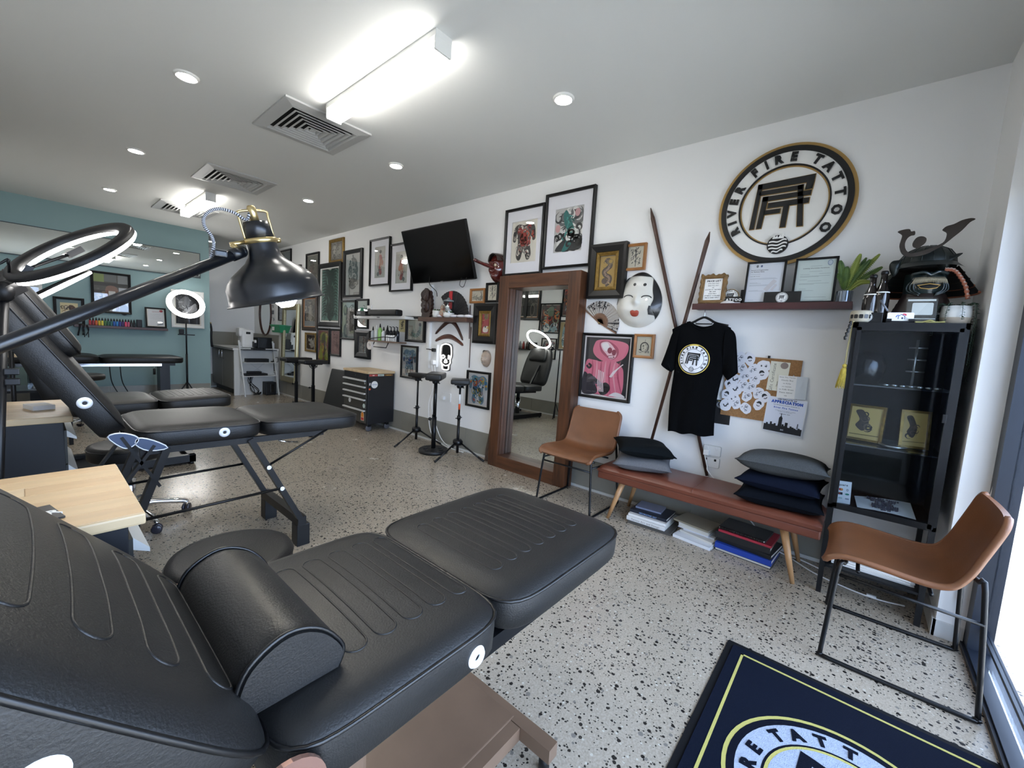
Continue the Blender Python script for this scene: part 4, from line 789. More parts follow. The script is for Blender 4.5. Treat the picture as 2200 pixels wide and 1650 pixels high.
def c2(A):
    A.ell(.85, .92, .07, .07, '8fa4b8'); A.ell(.85, .92, .05, .05, 'c9d4dc'); A.txt('Licensing Information Certificate', .5, .79, .032, '3a4440', 'b')
    for x0, y, x in ((.35, .85, .65), (.33, .72, .67), (.1, .65, .35), (.6, .66, .9), (.1, .61, .88), (.1, .59, .6), (.1, .52, .3), (.32, .49, .68), (.1, .43, .88), (.1, .41, .5), (.12, .3, .3), (.1, .26, .5), (.3, .1, .85), (.1, .03, .9), (.1, .015, .8)): A.rect(x0, y, x, y + .006, '8f9b98')
cert('framed white registration certificate, nearer the price list', .522, .212, .268, 2.992, 'e3e7ef', c1, 0)
cert('framed pale green licence certificate beside the potted fern', .268, .205, .268, 2.992, 'd3dfd9', c2, 0)
mb = MB(standing(2.966, .415, ZS + .001, .06)); t = thing('small_sign', 'small black box sign with round logo before the certificates', 'sign', (2.966, .415, ZS)); mb.box((-.095, 0, -.006), (.095, .072, .0), SBLK, bev=.001); part('panel', mb, t)
mb = MB(standing(2.966, .415, ZS + .001, .06)); emblem(mb, tr(0, .036, .0005), .0205, SBLK, SWHT, SWHT, .0004); part('logo', mb, t)
# fern in ribbed glass pot
FERN = mat('fern_green', '6f8a3f', .5, var=.5, vscale=18, col2='3f5a34'); FERN2 = mat('fern_yellow_green', '9aa84e', .5, var=.3, vscale=18)
t = thing('potted_fern', 'green artificial fern in a silver ribbed pot on the shelf', 'plant', (3.02, .122, ZS))
mb = MB(tr(3.02, .122, ZS)); n = 40; prof = [(.0, 0), (.034, 0), (.037, .006), (.0375, .07), (.034, .072), (.033, .05), (0, .048)]
mb.add([(r * (1 + (.03 if 1 <= i <= 3 and k % 2 else 0)) * math.cos(2 * PI * k / n), r * (1 + (.03 if 1 <= i <= 3 and k % 2 else 0)) * math.sin(2 * PI * k / n), z) for i, (r, z) in enumerate(prof) for k in range(n)], [(i * n + k, i * n + (k + 1) % n, (i + 1) * n + (k + 1) % n, (i + 1) * n + k) for i in range(6) for k in range(n)], mat('ribbed_silver_glass', '8d98a4', .15, .6)); part('pot', mb, t)
def frond(p0, p1, p2, wd, m):
    pts = [V(p) for p in spl([p0, p1, p2], 7)]; mb = MB(); mb.tube(pts, .0018, m, 5); n = len(pts)
    side = (pts[-1] - pts[0]).cross(V((1, .2, 0))).normalized()
    for i in range(3, n):
        for j in (0, .5):
            if i == n - 1 and j: continue
            p = pts[i] if not j else (pts[i] + pts[i + 1]) / 2; d = (pts[min(n - 1, i + 1)] - pts[i - 1]).normalized(); w = wd * math.sin(PI * min(1, (i + j - 1.5) / (n - 1.5)) ** .8) * .95 + .003
            for s in (-1, 1): q = p + side * s * w + d * w * .5; mb.add([p - d * .005, q, p + d * .006, (p + q) / 2 + d * .006 + V((-.004, 0, 0))], [(0, 1, 3), (0, 3, 2)], m)
    return mb
b = V((3.02, .122, ZS + .05))
for k, (tip, wd, m) in enumerate((((1848, 548), .02, FERN2), ((1868, 560), .018, FERN), ((1888, 548), .016, FERN2), ((1893, 575), .018, FERN), ((1806, 562), .02, FERN), ((1800, 590), .018, FERN), ((1875, 606), .016, FERN2), ((1860, 556), .014, FERN), ((1820, 575), .02, FERN))):
    e = WX(*tip, 2.99 + .012 * (k % 4)); mid = b.lerp(e, .5) + V((-.005, 0, .03 if e.z - b.z < .12 else .015)); part('frond', frond(b, mid, e, wd, m), t)
# ------------------------------------------------------------------ T-shirt on its hanger
SHX = 3.0; CLOTH = mat('black_cotton', '060709', .95, spec=.1, bump=.2, bscale=400)
t = thing('coat_hanger', 'black clothes hanger with metal hook on the dark shelf edge', 'hanger', (SHX, .853, 1.45))
mb = MB(); P = [(SHX - .052, .853, 1.535)] + [(SHX - .052 + .0 * i, .853 + .017 * math.sin(i * .6), 1.549 + .017 - .017 * math.cos(i * .6) - .017) for i in range(0)] 
mb.tube(spl([(SHX - .03, .842, 1.538), (SHX - .036, .839, 1.555), (SHX - .03, .846, 1.567), (SHX - .018, .855, 1.56), (SHX - .0, .854, 1.535), (SHX, .853, 1.5), (SHX, .853, 1.47)], 5), .0022, CHROME, 6); part('hook', mb, t)
mb = MB(); mb.tube(spl([(SHX, 1.0, 1.418), (SHX, .93, 1.437), (SHX, .885, 1.462), (SHX, .853, 1.474), (SHX, .82, 1.462), (SHX, .775, 1.437), (SHX, .70, 1.42)], 5), .008, BLACK, 8); mb.tube([(SHX, .905, 1.45), (SHX, .905, 1.43), (SHX, .8, 1.43), (SHX, .8, 1.45)], .004, BLACK, 6); part('hanger_body', mb, t)
def shirt():
    yl = lambda z: 1.0 + .035 * max(0, (z - 1.1) / .3) + .018 * math.sin(z * 9) * .4 + (.022 if z < 1.1 else .022 + 0 * z)
    yr = lambda z: .705 - .0 * z + .012 * math.sin(z * 8 + 1) + .022 * max(0, (1.05 - z)) - .02 * max(0, (z - 1.05) / .35)
    mb = MB(); N, K = 26, 34
    def pt(u, v, s):
        z = .66 + (1.418 - .66) * v; a, b = yl(z), yr(z); uu = u; y = a + (b - a) * uu; top = 0
        sh = 1.42 - .0; nz = abs(y - .853)
        ztop = 1.442 - .05 * max(0, (nz - .08) / .12) ** 1.3 if nz > .085 else 1.442 - (.055 if s < 0 else .03) * (1 - (nz / .085) ** 2)
        zb = .655 + .018 * uu + .006 * math.sin(uu * 14); z = zb + (ztop - zb) * v
        puff = .05 * (math.sin(PI * min(1, max(0, uu))) ** .45) * (.35 + .65 * (1 - v) ** .5 if v > .8 else .6 + .2 * v) * (1 if s < 0 else .2)
        fold = .007 * math.sin(uu * 9 + z * 3) * (1 - v) + .004 * math.sin(uu * 21 - z * 9) * (1 - v)
        return (SHX + s * (.004 + puff + fold * .8), y, z)
    mb.grid(lambda u, v: pt(u, v, -1), N, K, CLOTH); mb.grid(lambda u, v: pt(u, v, 1), N, K, CLOTH, flip=True)
    for sg, A, B in ((1, [(1.0, 1.415), (1.055, 1.36), (1.085, 1.25), (1.115, 1.135)], [(1.02, 1.1), (1.035, 1.09), (1.045, 1.085), (1.057, 1.09)]), (-1, [(.71, 1.415), (.655, 1.37), (.63, 1.25), (.612, 1.12)], [(.70, 1.1), (.69, 1.09), (.68, 1.075), (.668, 1.06)])):
        A2, B2 = spl(A, 5), spl(B, 5); n = len(A2)
        for s in (-1, 1):
            mb.grid(lambda u, v: (SHX + s * (.004 + .026 * math.sin(PI * min(1, max(0, u))) ** .5 + .005 * math.sin(v * 7 + u * 5)), A2[int(v * (n - 1) + .5)][0] * (1 - u) + B2[int(v * (n - 1) + .5)][0] * u, A2[int(v * (n - 1) + .5)][1] * (1 - u) + B2[int(v * (n - 1) + .5)][1] * u), 8, n - 1, CLOTH, flip=(sg * s < 0))
    return mb, pt
smb, spt = shirt(); t = thing('tshirt', 'black T-shirt with round studio logo hanging under the shelf', 'shirt', (SHX, .86, .66)); part('shirt_body', smb, t)
LGT = TW(.885, 1.185, SHX); mb = MB(LGT @ rot(-.09, 'Z')); emblem(mb, Matrix(), .105 / 1.53, mat('shirt_print_black', '101014', .7), mat('shirt_print_white', 'e6e8ee', .7), mat('shirt_print_yellow', 'd8bf5e', .7), .0012)
def shirtx(y, z):
    v = (z - .66) / .775; u = (1.02 - y) / .325; return spt(u, min(1, max(0, v)), -1)[0]
mb.v = [V((shirtx(p.y, p.z) - .0025 - (SHX - p.x), p.y, p.z)) for p in mb.v]; part('logo_print', mb, t)
mb = MB(); mb.tube([(spt(u, 1, -1)[0], spt(u, 1, -1)[1], spt(u, 1, -1)[2]) for u in [.27 + .05 * i for i in range(11)]], .006, CLOTH, 6); part('collar', mb, t)
# ------------------------------------------------------------------ cork board and everything pinned to it
CORK = mat('cork', 'a87c50', .9, var=.35, vscale=120, bump=.2, bscale=200); CT = basis((D, .49, 1.02), (0, -1, -.02), (0, 0, 1))
t = thing('cork_board', 'plain cork board partly covered by stickers beside the T-shirt', 'board', (D - .005, .49, .82)); part('board', MB(CT).box((-.215, -.205, .001), (.205, .205, .012), CORK), t)
q = WX(1652.5, 767, 3.09); part('clip', MB().box((D - .02, q.y - .006, q.z - .008), (D, q.y + .006, q.z + .008), BLACK), t)
STK = mat('sticker_white', 'e4e4ea', .5); rs = random.Random(5); rows = [('top', [(1590, 770), (1611, 771), (1640, 788)]), ('second', [(1594, 791), (1618, 795), (1637, 802)]), ('third', [(1579, 815), (1600, 808), (1621, 816)]), ('fourth', [(1568, 826), (1580, 836), (1597, 828), (1613, 831)]), ('fifth', [(1561, 846), (1576, 857), (1604, 851), (1629, 845), (1643, 852)]), ('lowest', [(1559, 870), (1581, 867), (1602, 877), (1630, 868)])]
marks = ['cap', 'grin', 'arrow', 'wave', 'cross', 'eye', 'leaf']; on_ = ['leftmost', 'second', 'third', 'fourth', 'fifth']
k = 0
for rn, ps in rows:
    for i, (px, py) in enumerate(ps):
        q = WX(px, py, 3.085); z0 = .0125 + .0008 * (k % 7); T = basis((D, q.y, q.z), (0, -1, 0), (0, 0, 1)) @ rot(rs.uniform(-.6, .6), 'Z'); rx, ry = .028 + rs.uniform(0, .012), .034 + rs.uniform(0, .012); mb = MB(T)
        if rn == 'lowest' and i == 2: rx, ry = .031, .038
        P = [(rx * (1 + .1 * rs.uniform(-1, 1)) * math.cos(w * PI / 8), ry * (1 + .1 * rs.uniform(-1, 1)) * math.sin(w * PI / 8)) for w in range(16)]; P = spl(P, 2, True); mb.prism(P, z0, z0 + .0007, STK)
        A = Art(mb, .05, .06, z0 + .0008); mb2T = mb.T; mb.T = mb.T @ tr(-.025, -.03, 0)
        g = ['8d93a0', '5f6570', 'a9aeb8', '2a2c33']
        if k % 4 == 1: A.shape([(.2, .5), (.3, .75), (.5, .82), (.7, .75), (.8, .5), (.5, .58)], '22242a'); A.ell(.5, .42, .2, .16, 'd8d8de'); A.line([(.3, .34), (.5, .26), (.7, .34)], .06, '22242a')
        elif k % 4 == 2: A.line([(.2, .6), (.45, .35), (.8, .75)], .1, '33353c'); A.strokes(6, (.2, .2, .8, .8), g, .04, .3)
        else: A.swirls(4, (.25, .25, .75, .75), g, .05, .25); A.strokes(7, (.2, .2, .8, .8), g, .035, .3)
        mb.T = mb2T
        o = 'sole' if len(ps) == 1 else on_[i] + ('' if i == 0 else ' from left')
        solo('sticker', mb, 'white line-drawn sticker, %s in the %s row on the cork board' % (o, rn), 'sticker', 'white cartoon stickers on the cork board'); k += 1
def sheet(name, label, cat, T, w, h, z, col, art, th=.001):
    t = thing(name, label, cat, T.translation); mb = MB(T @ tr(-w / 2, -h / 2, 0)); mb.box((0, 0, z), (w, h, z + th), mat('paper_' + col, col, .7)); A = Art(mb, w, h, z + th); art(A); part('sheet', mb, t); return t
def WS(tl, br, x=3.085):
    a, b = WX(*tl, x), WX(*br, x); return TW((a.y + b.y) / 2, (a.z + b.z) / 2), abs(a.y - b.y), abs(a.z - b.z)
def giftc(A):
    A.ell(.72, .88, .2, .11, '8d7f78'); A.mb.T = A.mb.T @ tr(A.w * .3, A.h * .1, 0) @ rot(PI / 2, 'Z'); text(A.mb, 'Gift Certificate', A.h * .35, 0, A.zz(), .026, ink('6f6d60'), 'n'); text(A.mb, 'Name', A.h * .06, -.025, A.zz(), .013, ink('55534a'), 'n', 'L'); text(A.mb, 'Of', A.h * .06, -.045, A.zz(), .013, ink('55534a'), 'n', 'L')
T, w, h = WS((1655, 776), (1689, 842)); sheet('gift_certificate', 'cream sideways gift certificate with brown seal on the cork board', 'paper', T @ rot(-.05, 'Z'), w, h, .0135, 'e2e0cf', giftc)
def cardc(A):
    for i, (s, z) in enumerate((('River Fire Tattoo', .075), ('Cloudy Bay', .09), ('to Kirby', .08), ('to Leysen', .08), ('to Kells Green', .085), ('Please deliver', .085), ('BSB', .06))): A.txt(s, .5, .9 - .135 * i, z, '5f5c50', 'n')
t = thing('folded_card', 'white folded price card standing off the cork board, right side', 'card', WX(1695, 830, 3.07)); T, w, h = WS((1673, 806), (1706, 858), 3.06)
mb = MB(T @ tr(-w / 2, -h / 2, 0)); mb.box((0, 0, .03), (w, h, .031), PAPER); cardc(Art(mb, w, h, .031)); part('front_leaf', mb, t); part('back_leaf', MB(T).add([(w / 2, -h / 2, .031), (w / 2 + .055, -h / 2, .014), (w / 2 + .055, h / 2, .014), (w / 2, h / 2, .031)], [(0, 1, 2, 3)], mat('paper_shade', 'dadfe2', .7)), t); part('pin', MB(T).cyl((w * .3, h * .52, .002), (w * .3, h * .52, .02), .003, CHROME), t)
def bcs(A):
    A.rect(.02, .02, .98, .98, 'dfe4f2'); A.txt('CERTIFICATE OF', .5, .93, .05, '20242e', 'x'); A.txt('APPRECIATION', .51, .835, .105, '1b2f66', 'x', sx=.82); A.txt('APPRECIATION', .5, .84, .105, '2f5cc0', 'x', sx=.82); A.txt('THIS CERTIFICATE IS PROUDLY PRESENTED TO', .5, .775, .026, '23273a', 'b'); A.txt('River Fire Tattoo', .5, .69, .06, '4a6fc0', 'x'); A.txt('for supporting the local community in recognition', .5, .625, .02, '3a3f52', 'b'); A.txt('of support of the club and juniors', .5, .595, .02, '3a3f52', 'b'); A.txt('September 2023', .5, .535, .032, '2a2f45', 'b')
    hs = [.2, .24, .2, .28, .22, .25, .19, .23, .2, .26, .22, .21, .19, .24, .22, .2, .18, .22, .2]
    for i, q in enumerate(hs): A.rect(.02 + i * .0505, .02, .02 + (i + 1) * .0505 + .001, q, '0e1016')
    A.rect(.38, .02, .47, .44, '0e1016'); A.poly([(.39, .44), (.46, .44), (.43, .5)], '0e1016'); A.line([(.425, .48), (.425, .56)], .012, '0e1016', False); A.rect(.55, .02, .62, .32, '0e1016'); A.line([(.86, .2), (.86, .34)], .014, '0e1016', False); A.txt('BC', .5, .08, .05, 'c9cedc', 'x')
T, w, h = WS((1648, 851), (1724, 938), 3.085); T = T @ rot(-.05, 'Z'); sheet('award_certificate', 'white certificate of appreciation with black city skyline', 'certificate', T, w, h, .015, 'e6e8ee', bcs)
def blk(A): A.rect(.01, .01, .99, .99, '141416'); A.ell(.45, .8, .34, .16, '8f9298'); A.ell(.45, .82, .24, .1, '1b1b1e'); A.txt('STUDIO', .45, .7, .05, 'd8d8dc', 'b'); A.line([(.2, .95), (.6, .9)], .03, 'b9a45a', False)
T, w, h = WS((1536, 858), (1566, 914), 3.09); sheet('black_poster', 'black poster with white round emblem showing behind the T-shirt hem', 'poster', T, w, h, .002, '1a1a1c', blk)
# sockets behind the bench
for i, (px, py) in enumerate(((1529.5, 968.5), (1526, 993))):
    q = WX(px, py, 3.09); T = TW(q.y, q.z); t = thing('wall_socket', ('upper white double socket with plug, right of the T-shirt hem', 'lower white double socket with two dark rockers above the bench')[i], 'socket', q); part('plate', MB(T).prism(rrect(.117, .074, .01), 0, .006, mat('socket_edge', 'b9b9b6', .5)).prism(rrect(.111, .068, .008), .006, .011, WHITE), t)
    for s in (-1, 1): part('switch', MB(T).box((s * .03 - .007, .012, .011), (s * .03 + .007, .028, .0145), WHITE if i == 0 else BLACK, bev=.002), t)
    if i == 0: part('plug', MB(T).box((-.05, -.035, .009), (-.012, .005, .04), WHITE, bev=.008), t)
q = WX(1514, 978, 3.06); mb = MB(); mb.tube(spl([tuple(q), tuple(WX(1519, 1000, 3.05)), tuple(WX(1525, 1018, 3.04)), (3.05, .55, .25), (3.05, .3, .02), (3.02, .15, .008), (2.98, .05, .006)], 6), .004, WHITE, 6); solo('power_cable', mb, 'white power cable dropping behind the bench from the socket', 'cable')
mb = MB(); mb.tube(spl([(3.0, .2, .006), (2.9, .08, .006), (2.84, -.08, .006), (2.83, -.2, .006), (2.86, -.3, .006)], 6), .004, WHITE, 6); mb.box((2.828, -.19, .002), (2.845, -.15, .016), WHITE, bev=.003); solo('floor_cable', mb, 'white cable with inline switch on the floor under the cabinet', 'cable')
# ------------------------------------------------------------------ bench and what is on and under it
BX0, BX1, BY0, BY1 = 2.655, 3.03, .068, 1.375
def bcush(z0, z1, r, m, dome=0.):
    bm = bmesh.new(); bmesh.ops.create_cube(bm, size=1)
    for q in bm.verts: q.co = V(((BX0 + BX1) / 2 + q.co.x * (BX1 - BX0), (BY0 + BY1) / 2 + q.co.y * (BY1 - BY0), (z0 + z1) / 2 + q.co.z * (z1 - z0)))
    bmesh.ops.bevel(bm, geom=bm.edges[:], offset=r, segments=3, profile=.6, affect='EDGES'); mb = MB(); mb.bm(bm, m, True); return mb
t = thing('bench', 'long low chestnut leather bench on splayed wooden legs', 'bench', (2.84, .72, 0))
part('seat_box', bcush(.288, .34, .01, TANB), t)
mb = MB(); n = 5
def topf(u, v):
    x = BX0 - .004 + (BX1 - BX0 + .008) * u; y = BY0 - .003 + (BY1 - BY0 + .006) * v; e = min(u, 1 - u, (v) * 3.2, (1 - v) * 3.2); k = min(1, e / .09); return (x, y, .36 + .026 * math.sqrt(max(0, 1 - (1 - k) ** 2)) + .0025 * math.sin(y * 17 + x * 5) * k * math.sin(x * 9))
mb.grid(topf, 22, 60, TANB); mb.grid(lambda u, v: (topf(u, v)[0], topf(u, v)[1], .341), 22, 60, TANB, flip=True)
for vv in (0, 1): mb.grid(lambda u, v: (topf(u, vv)[0], topf(u, vv)[1], .341 + (topf(u, vv)[2] - .341) * v), 22, 1, TANB, flip=vv == 1)
for uu in (0, 1): mb.grid(lambda u, v: (topf(uu, u)[0], topf(uu, u)[1], .341 + (topf(uu, u)[2] - .341) * v), 60, 1, TANB, flip=uu == 0)
part('seat_cushion', mb, t)
part('centre_seam', MB().tube([(*topf(i / 20, .5)[:2], topf(i / 20, .5)[2]) for i in range(21)], .0025, TANB, 6), t)
for (x, y, dx, dy) in ((2.71, 1.2, -.02, .085), (2.98, 1.2, .05, .08), (2.71, .235, -.03, -.075), (2.98, .235, .03, -.07)): part('leg', MB().tube([(x + dx, y + dy, 0), (x, y, .29)], [.011, .022], BEECH, 14), t)
def pillow(name, label, T, w, d, h, m, cx=.0):
    t = thing(name, label, 'cushion', T.translation, 'scatter cushions on the bench')
    def f(u, v, s):
        a, b = 2 * u - 1, 2 * v - 1; e = (1 - abs(a) ** 3.4) * (1 - abs(b) ** 3.4); pin = 1 - .07 * (1 - b * b) * abs(a) ** 3; pin2 = 1 - .07 * (1 - a * a) * abs(b) ** 3
        return (a * w / 2 * pin, b * d / 2 * pin2, s * h / 2 * e ** .48 + .006 * math.sin(a * 4 + b * 3) * e)
    mb = MB(T); mb.grid(lambda u, v: f(u, v, 1), 22, 22, m); mb.grid(lambda u, v: f(u, v, -1), 22, 22, m, flip=True); part('cover', mb, t)
    E = [f(i / 16, 0, 0) for i in range(16)] + [f(1, i / 16, 0) for i in range(16)] + [f(1 - i / 16, 1, 0) for i in range(16)] + [f(0, 1 - i / 16, 0) for i in range(16)]
    part('piped_seam', MB(T).tube(E, .0035, m, 6, closed=True), t); return t
LINEN = mat('grey_linen', '6a6a6d', .95, var=.3, vscale=220, spec=.1, bump=.3, bscale=500); LINEN2 = mat('charcoal_linen', '4f5151', .95, var=.35, vscale=240, spec=.1, bump=.3, bscale=500); DKG = mat('black_green_cloth', '0c1012', .9, spec=.1, bump=.2, bscale=300); NAVY = mat('navy_cloth', '0d1322', .9, spec=.1, bump=.2, bscale=300); NVB = mat('blue_black_cloth', '090d14', .9, spec=.1)
pillow('cushion', 'mid grey linen cushion lying on the bench, under the black one', TZ(2.86, 1.13, .434, .35), .40, .38, .1, LINEN)
pillow('cushion', 'near black cushion on top of the grey linen one, beside the tan chair', TZ(2.86, 1.14, .53, .55) @ rot(.06, 'X'), .39, .38, .095, DKG)
pillow('cushion', 'blue-black cushion at the bottom of the stack by the cabinet', TZ(2.84, .285, .43, .05), .40, .42, .1, NVB)
pillow('cushion', 'navy cushion in the middle of the stack by the cabinet', TZ(2.85, .285, .515, -.05), .40, .40, .1, NAVY)
pillow('cushion', 'large charcoal linen cushion topping the stack by the cabinet', TZ(2.86, .29, .612, .03) @ rot(.1, 'Y'), .40, .44, .125, LINEN2)
PAGES = mat('book_pages', 'd6d2c8', .8, var=.2, vscale=300, stretch=(1, 1, 30))
def book(label, x, y, z, L, W, h, col, a=0., spine=True, title=None, tcol='e0e0e0', rough=.4, soft=False, wire=False):
    T = TZ(x, y, z, a - PI / 2) @ tr(0, W / 2, 0); t = thing('book', label, 'book', (x, y, z), 'books and folders stacked under the bench'); m = mat('cover_' + col, col, rough); c = min(.004, h * .2)
    # local x runs along the spine (room's -y), y away from the viewer, spine at y = -W/2
    mb = MB(T); mb.box((-L / 2, -W / 2, 0), (L / 2, W / 2, c), m).box((-L / 2, -W / 2, h - c), (L / 2, W / 2, h), m)
    if spine: mb.box((-L / 2, -W / 2 - .001, 0), (L / 2, -W / 2 + .004, h), m, bev=.0012)
    part('cover', mb, t); part('pages', MB(T).box((-L / 2 + .004, -W / 2 + (.004 if spine else .001), c), (L / 2 - .004, W / 2 - .004, h - c), PAGES), t)
    if title: mb = MB(T @ tr(0, -W / 2 - .0015, h / 2) @ rot(PI / 2, 'X')); text(mb, title, 0, -h * .25, .0, h * .6, ink(tcol), 'b'); part('spine_title', mb, t)
    if wire:
        mb = MB(T)
        for i in range(30): x_ = -L / 2 + .012 + (L - .024) * i / 29; mb.box((x_ - .0025, -W / 2 - .004, -.001), (x_ + .0025, -W / 2 + .01, h + .003), BLKMET)
        part('wire_binding', mb, t)
    return t
# left stack
book('thin grey board book flat on the floor, lowest of the left stack', 2.735, 1.0, 0, .30, .22, .016, '4a4845', .06)
book('thick white book with red end, second up in the left stack', 2.745, 1.03, .0165, .27, .22, .03, 'd9d8d6', .03, title='Tattoo Art and Design', tcol='8d8a86')
book('white book on top of the thick white one, left stack', 2.755, 1.025, .047, .265, .22, .017, 'dddcda', .05)
book('blue and black patterned book in the left stack', 2.785, 1.03, .0645, .26, .2, .022, '1d2330', .03, title='DECORATIVE ART', tcol='8fb0e0')
t_ = book('pale grey-blue booklet on the very top of the left stack', 2.835, 1.05, .087, .18, .14, .012, '8088a0', .1)
# middle stack
book('white edged art book flat on the floor under the middle stack', 2.74, .72, 0, .24, .2, .02, 'd8dbe0', -.12)
book('curled white paperback second up in the middle stack', 2.80, .71, .0205, .22, .16, .014, 'd4d0c8', -.22)
book('thin white booklet third up in the middle stack', 2.83, .70, .035, .2, .16, .012, 'cfd0d4', -.05)
book('thick block of white pages near the top of the middle stack', 2.82, .735, .0475, .2, .17, .036, 'd8d9e2', -.1, spine=False)
book('beige covered sketchbook topping the middle stack', 2.81, .75, .084, .24, .19, .012, '8f8775', -.18)
# right stack
book('black and white large book flat on the floor in the right stack', 2.77, .43, 0, .31, .24, .018, '24262c', -.07, spine=False)
book('bright blue ring binder in the right stack', 2.765, .43, .0185, .31, .24, .034, '1f3f9a', -.06, spine=True)
book('black hardback with white edge above the blue binder', 2.785, .43, .053, .30, .24, .026, '17181b', -.12)
book('thick black album second from top in the right stack', 2.78, .44, .0795, .30, .23, .042, '1e1e20', -.02)
book('red covered folder in the right stack, beneath the wire-bound notebook', 2.775, .43, .122, .29, .23, .014, 'a82a3c', -.06)
book('black wire-bound notebook on the very top of the right stack', 2.79, .45, .1365, .26, .2, .012, '3a3d40', -.08, wire=True, spine=False)
# ------------------------------------------------------------------ tan shell chairs
def shell_chair(label, T):
    t = thing('shell_chair', label, 'chair', T.translation, 'tan shell chairs')
    prof = spl([(-.01, .398), (.012, .418), (.06, .426), (.16, .418), (.26, .408), (.325, .412), (.372, .438), (.405, .5), (.428, .58), (.448, .66), (.462, .725)], 5); n = len(prof)
    def f(u, v, o):
        i = v * (n - 1); k = min(n - 2, int(i)); q = i - k; y = prof[k][0] * (1 - q) + prof[k + 1][0] * q; z = prof[k][1] * (1 - q) + prof[k + 1][1] * q
        dy, dz = prof[k + 1][0] - prof[k][0], prof[k + 1][1] - prof[k][1]; l = math.hypot(dy, dz) or 1; ny, nz = -dz / l, dy / l
        w = .222 - .012 * v - (.03 * ((v - .5) / .12) ** 2 if 0 else 0); e = 1 - max(0, (v - .93) / .07) ** 2 * .18 - max(0, (.07 - v) / .07) ** 2 * .12
        x = (2 * u - 1); c = .028 * abs(x) ** 2.5 * (.4 + .6 * math.sin(PI * min(1, v * 1.0)))
        return (x * w * e, y + ny * (c + o), z + nz * (c + o))
    mb = MB(T); mb.grid(lambda u, v: f(u, v, .011), 18, n - 1, TAN, flip=False); mb.grid(lambda u, v: f(u, v, -.011), 18, n - 1, TAN, flip=True)
    for uu in (0, 1): mb.grid(lambda u, v: f(uu, u, -.011 + .022 * v), n - 1, 1, TAN, flip=uu == 0)
    for vv in (0, 1): mb.grid(lambda u, v: f(u, vv, -.011 + .022 * v), 18, 1, TAN, flip=vv == 1)
    part('seat_shell', mb, t)
    for s in (-1, 1):
        E_ = [f((s + 1) / 2, i / 60, 0) for i in range(61)]; part('edge_seam', MB(T).tube(E_, .0125, TAN, 6), t)
        P = [(s * .16, .05, .405), (s * .185, .045, .405), (s * .205, .03, .38), (s * .235, .01, .045), (s * .238, .012, .02), (s * .238, .04, .0085), (s * .238, .42, .0085), (s * .236, .45, .02), (s * .232, .452, .05), (s * .20, .425, .46), (s * .19, .41, .485), (s * .17, .40, .49)]
        part('sled_leg', MB(T).tube(spl(P, 4), .0085, BLKMET, 10), t)
        part('side_rail', MB(T).tube([(s * .207, .028, .36), (s * .212, .437, .345)], .007, BLKMET, 8), t)
    part('cross_rail', MB(T).tube([(-.211, .026, .335), (.211, .026, .335)], .007, BLKMET, 8), t)
    for y in (.09, .3): part('seat_support', MB(T).tube([(-.2, y, .392), (.2, y, .392)], .007, BLKMET, 8), t)
shell_chair('tan leather shell chair between the timber mirror and the bench', TZ(2.55, 1.6, 0, -PI / 2))
shell_chair('tan leather shell chair with its back to the window', TZ(2.335, .012, 0, PI) @ rot(.0, 'Z'))
# ------------------------------------------------------------------ glazed black cabinet
KX, KX1, KY0, KY1, KZ0, KZ1 = 2.69, 3.075, -.343, .058, .47, 1.43
CAB = mat('black_cabinet_steel', '090a0d', .42, spec=.35); CABI = mat('cabinet_inside', '08090b', .7, spec=.2)
t = thing('display_cabinet', 'tall black glazed display cabinet on thin legs in the corner', 'cabinet', ((KX + KX1) / 2, (KY0 + KY1) / 2, 0))
for x in (KX, KX1 - .022):
    for y in (KY0, KY1 - .022): part('leg', MB().box((x, y, 0), (x + .022, y + .022, KZ0), CAB), t)
part('body', MB().box((KX + .012, KY0, KZ0), (KX1, KY1, KZ0 + .022), CAB).box((KX, KY0, KZ1 - .028), (KX1, KY1, KZ1), CAB).box((KX1 - .012, KY0, KZ0), (KX1, KY1, KZ1), CABI).box((KX + .02, KY0, KZ0), (KX1, KY0 + .012, KZ1), CABI).box((KX + .02, KY1 - .012, KZ0), (KX1, KY1, KZ1), CABI)
     .box((KX, KY0, KZ0), (KX + .024, KY0 + .014, KZ1), CAB).box((KX, KY1 - .022, KZ0), (KX + .024, KY1, KZ1), CAB).box((KX, KY0, KZ0), (KX + .024, KY1, KZ0 + .02), CAB), t)
d = part('door', MB().box((KX - .014, KY0 + .012, KZ0 + .012), (KX - .001, KY0 + .032, KZ1 - .024), CAB).box((KX - .014, KY1 - .036, KZ0 + .012), (KX - .001, KY1 - .018, KZ1 - .024), CAB).box((KX - .014, KY0 + .018, KZ1 - .04), (KX - .001, KY1 - .018, KZ1 - .022), CAB).box((KX - .014, KY0 + .018, KZ0 + .012), (KX - .001, KY1 - .018, KZ0 + .034), CAB), t)
part('door_glass', MB().box((KX - .009, KY0 + .028, KZ0 + .03), (KX - .006, KY1 - .03, KZ1 - .035), glassmat('cabinet_glass', (.86, .9, .93), .008, fk=.45)), d)
part('latch', MB().box((KX - .02, KY0 + .028, .98), (KX - .013, KY0 + .042, 1.02), CAB, bev=.002), d)
for z in (1.12, .815): part('glass_shelf', MB().box((KX + .02, KY0 + .013, z - .004), (KX1 - .013, KY1 - .013, z + .002), glassmat('shelf_glass', (.85, .93, .9), .1)), t)
for z in (.16,): part('low_shelf', MB().box((KX + .005, KY0 + .005, z - .012), (KX1, KY1 - .005, z), CAB), t)
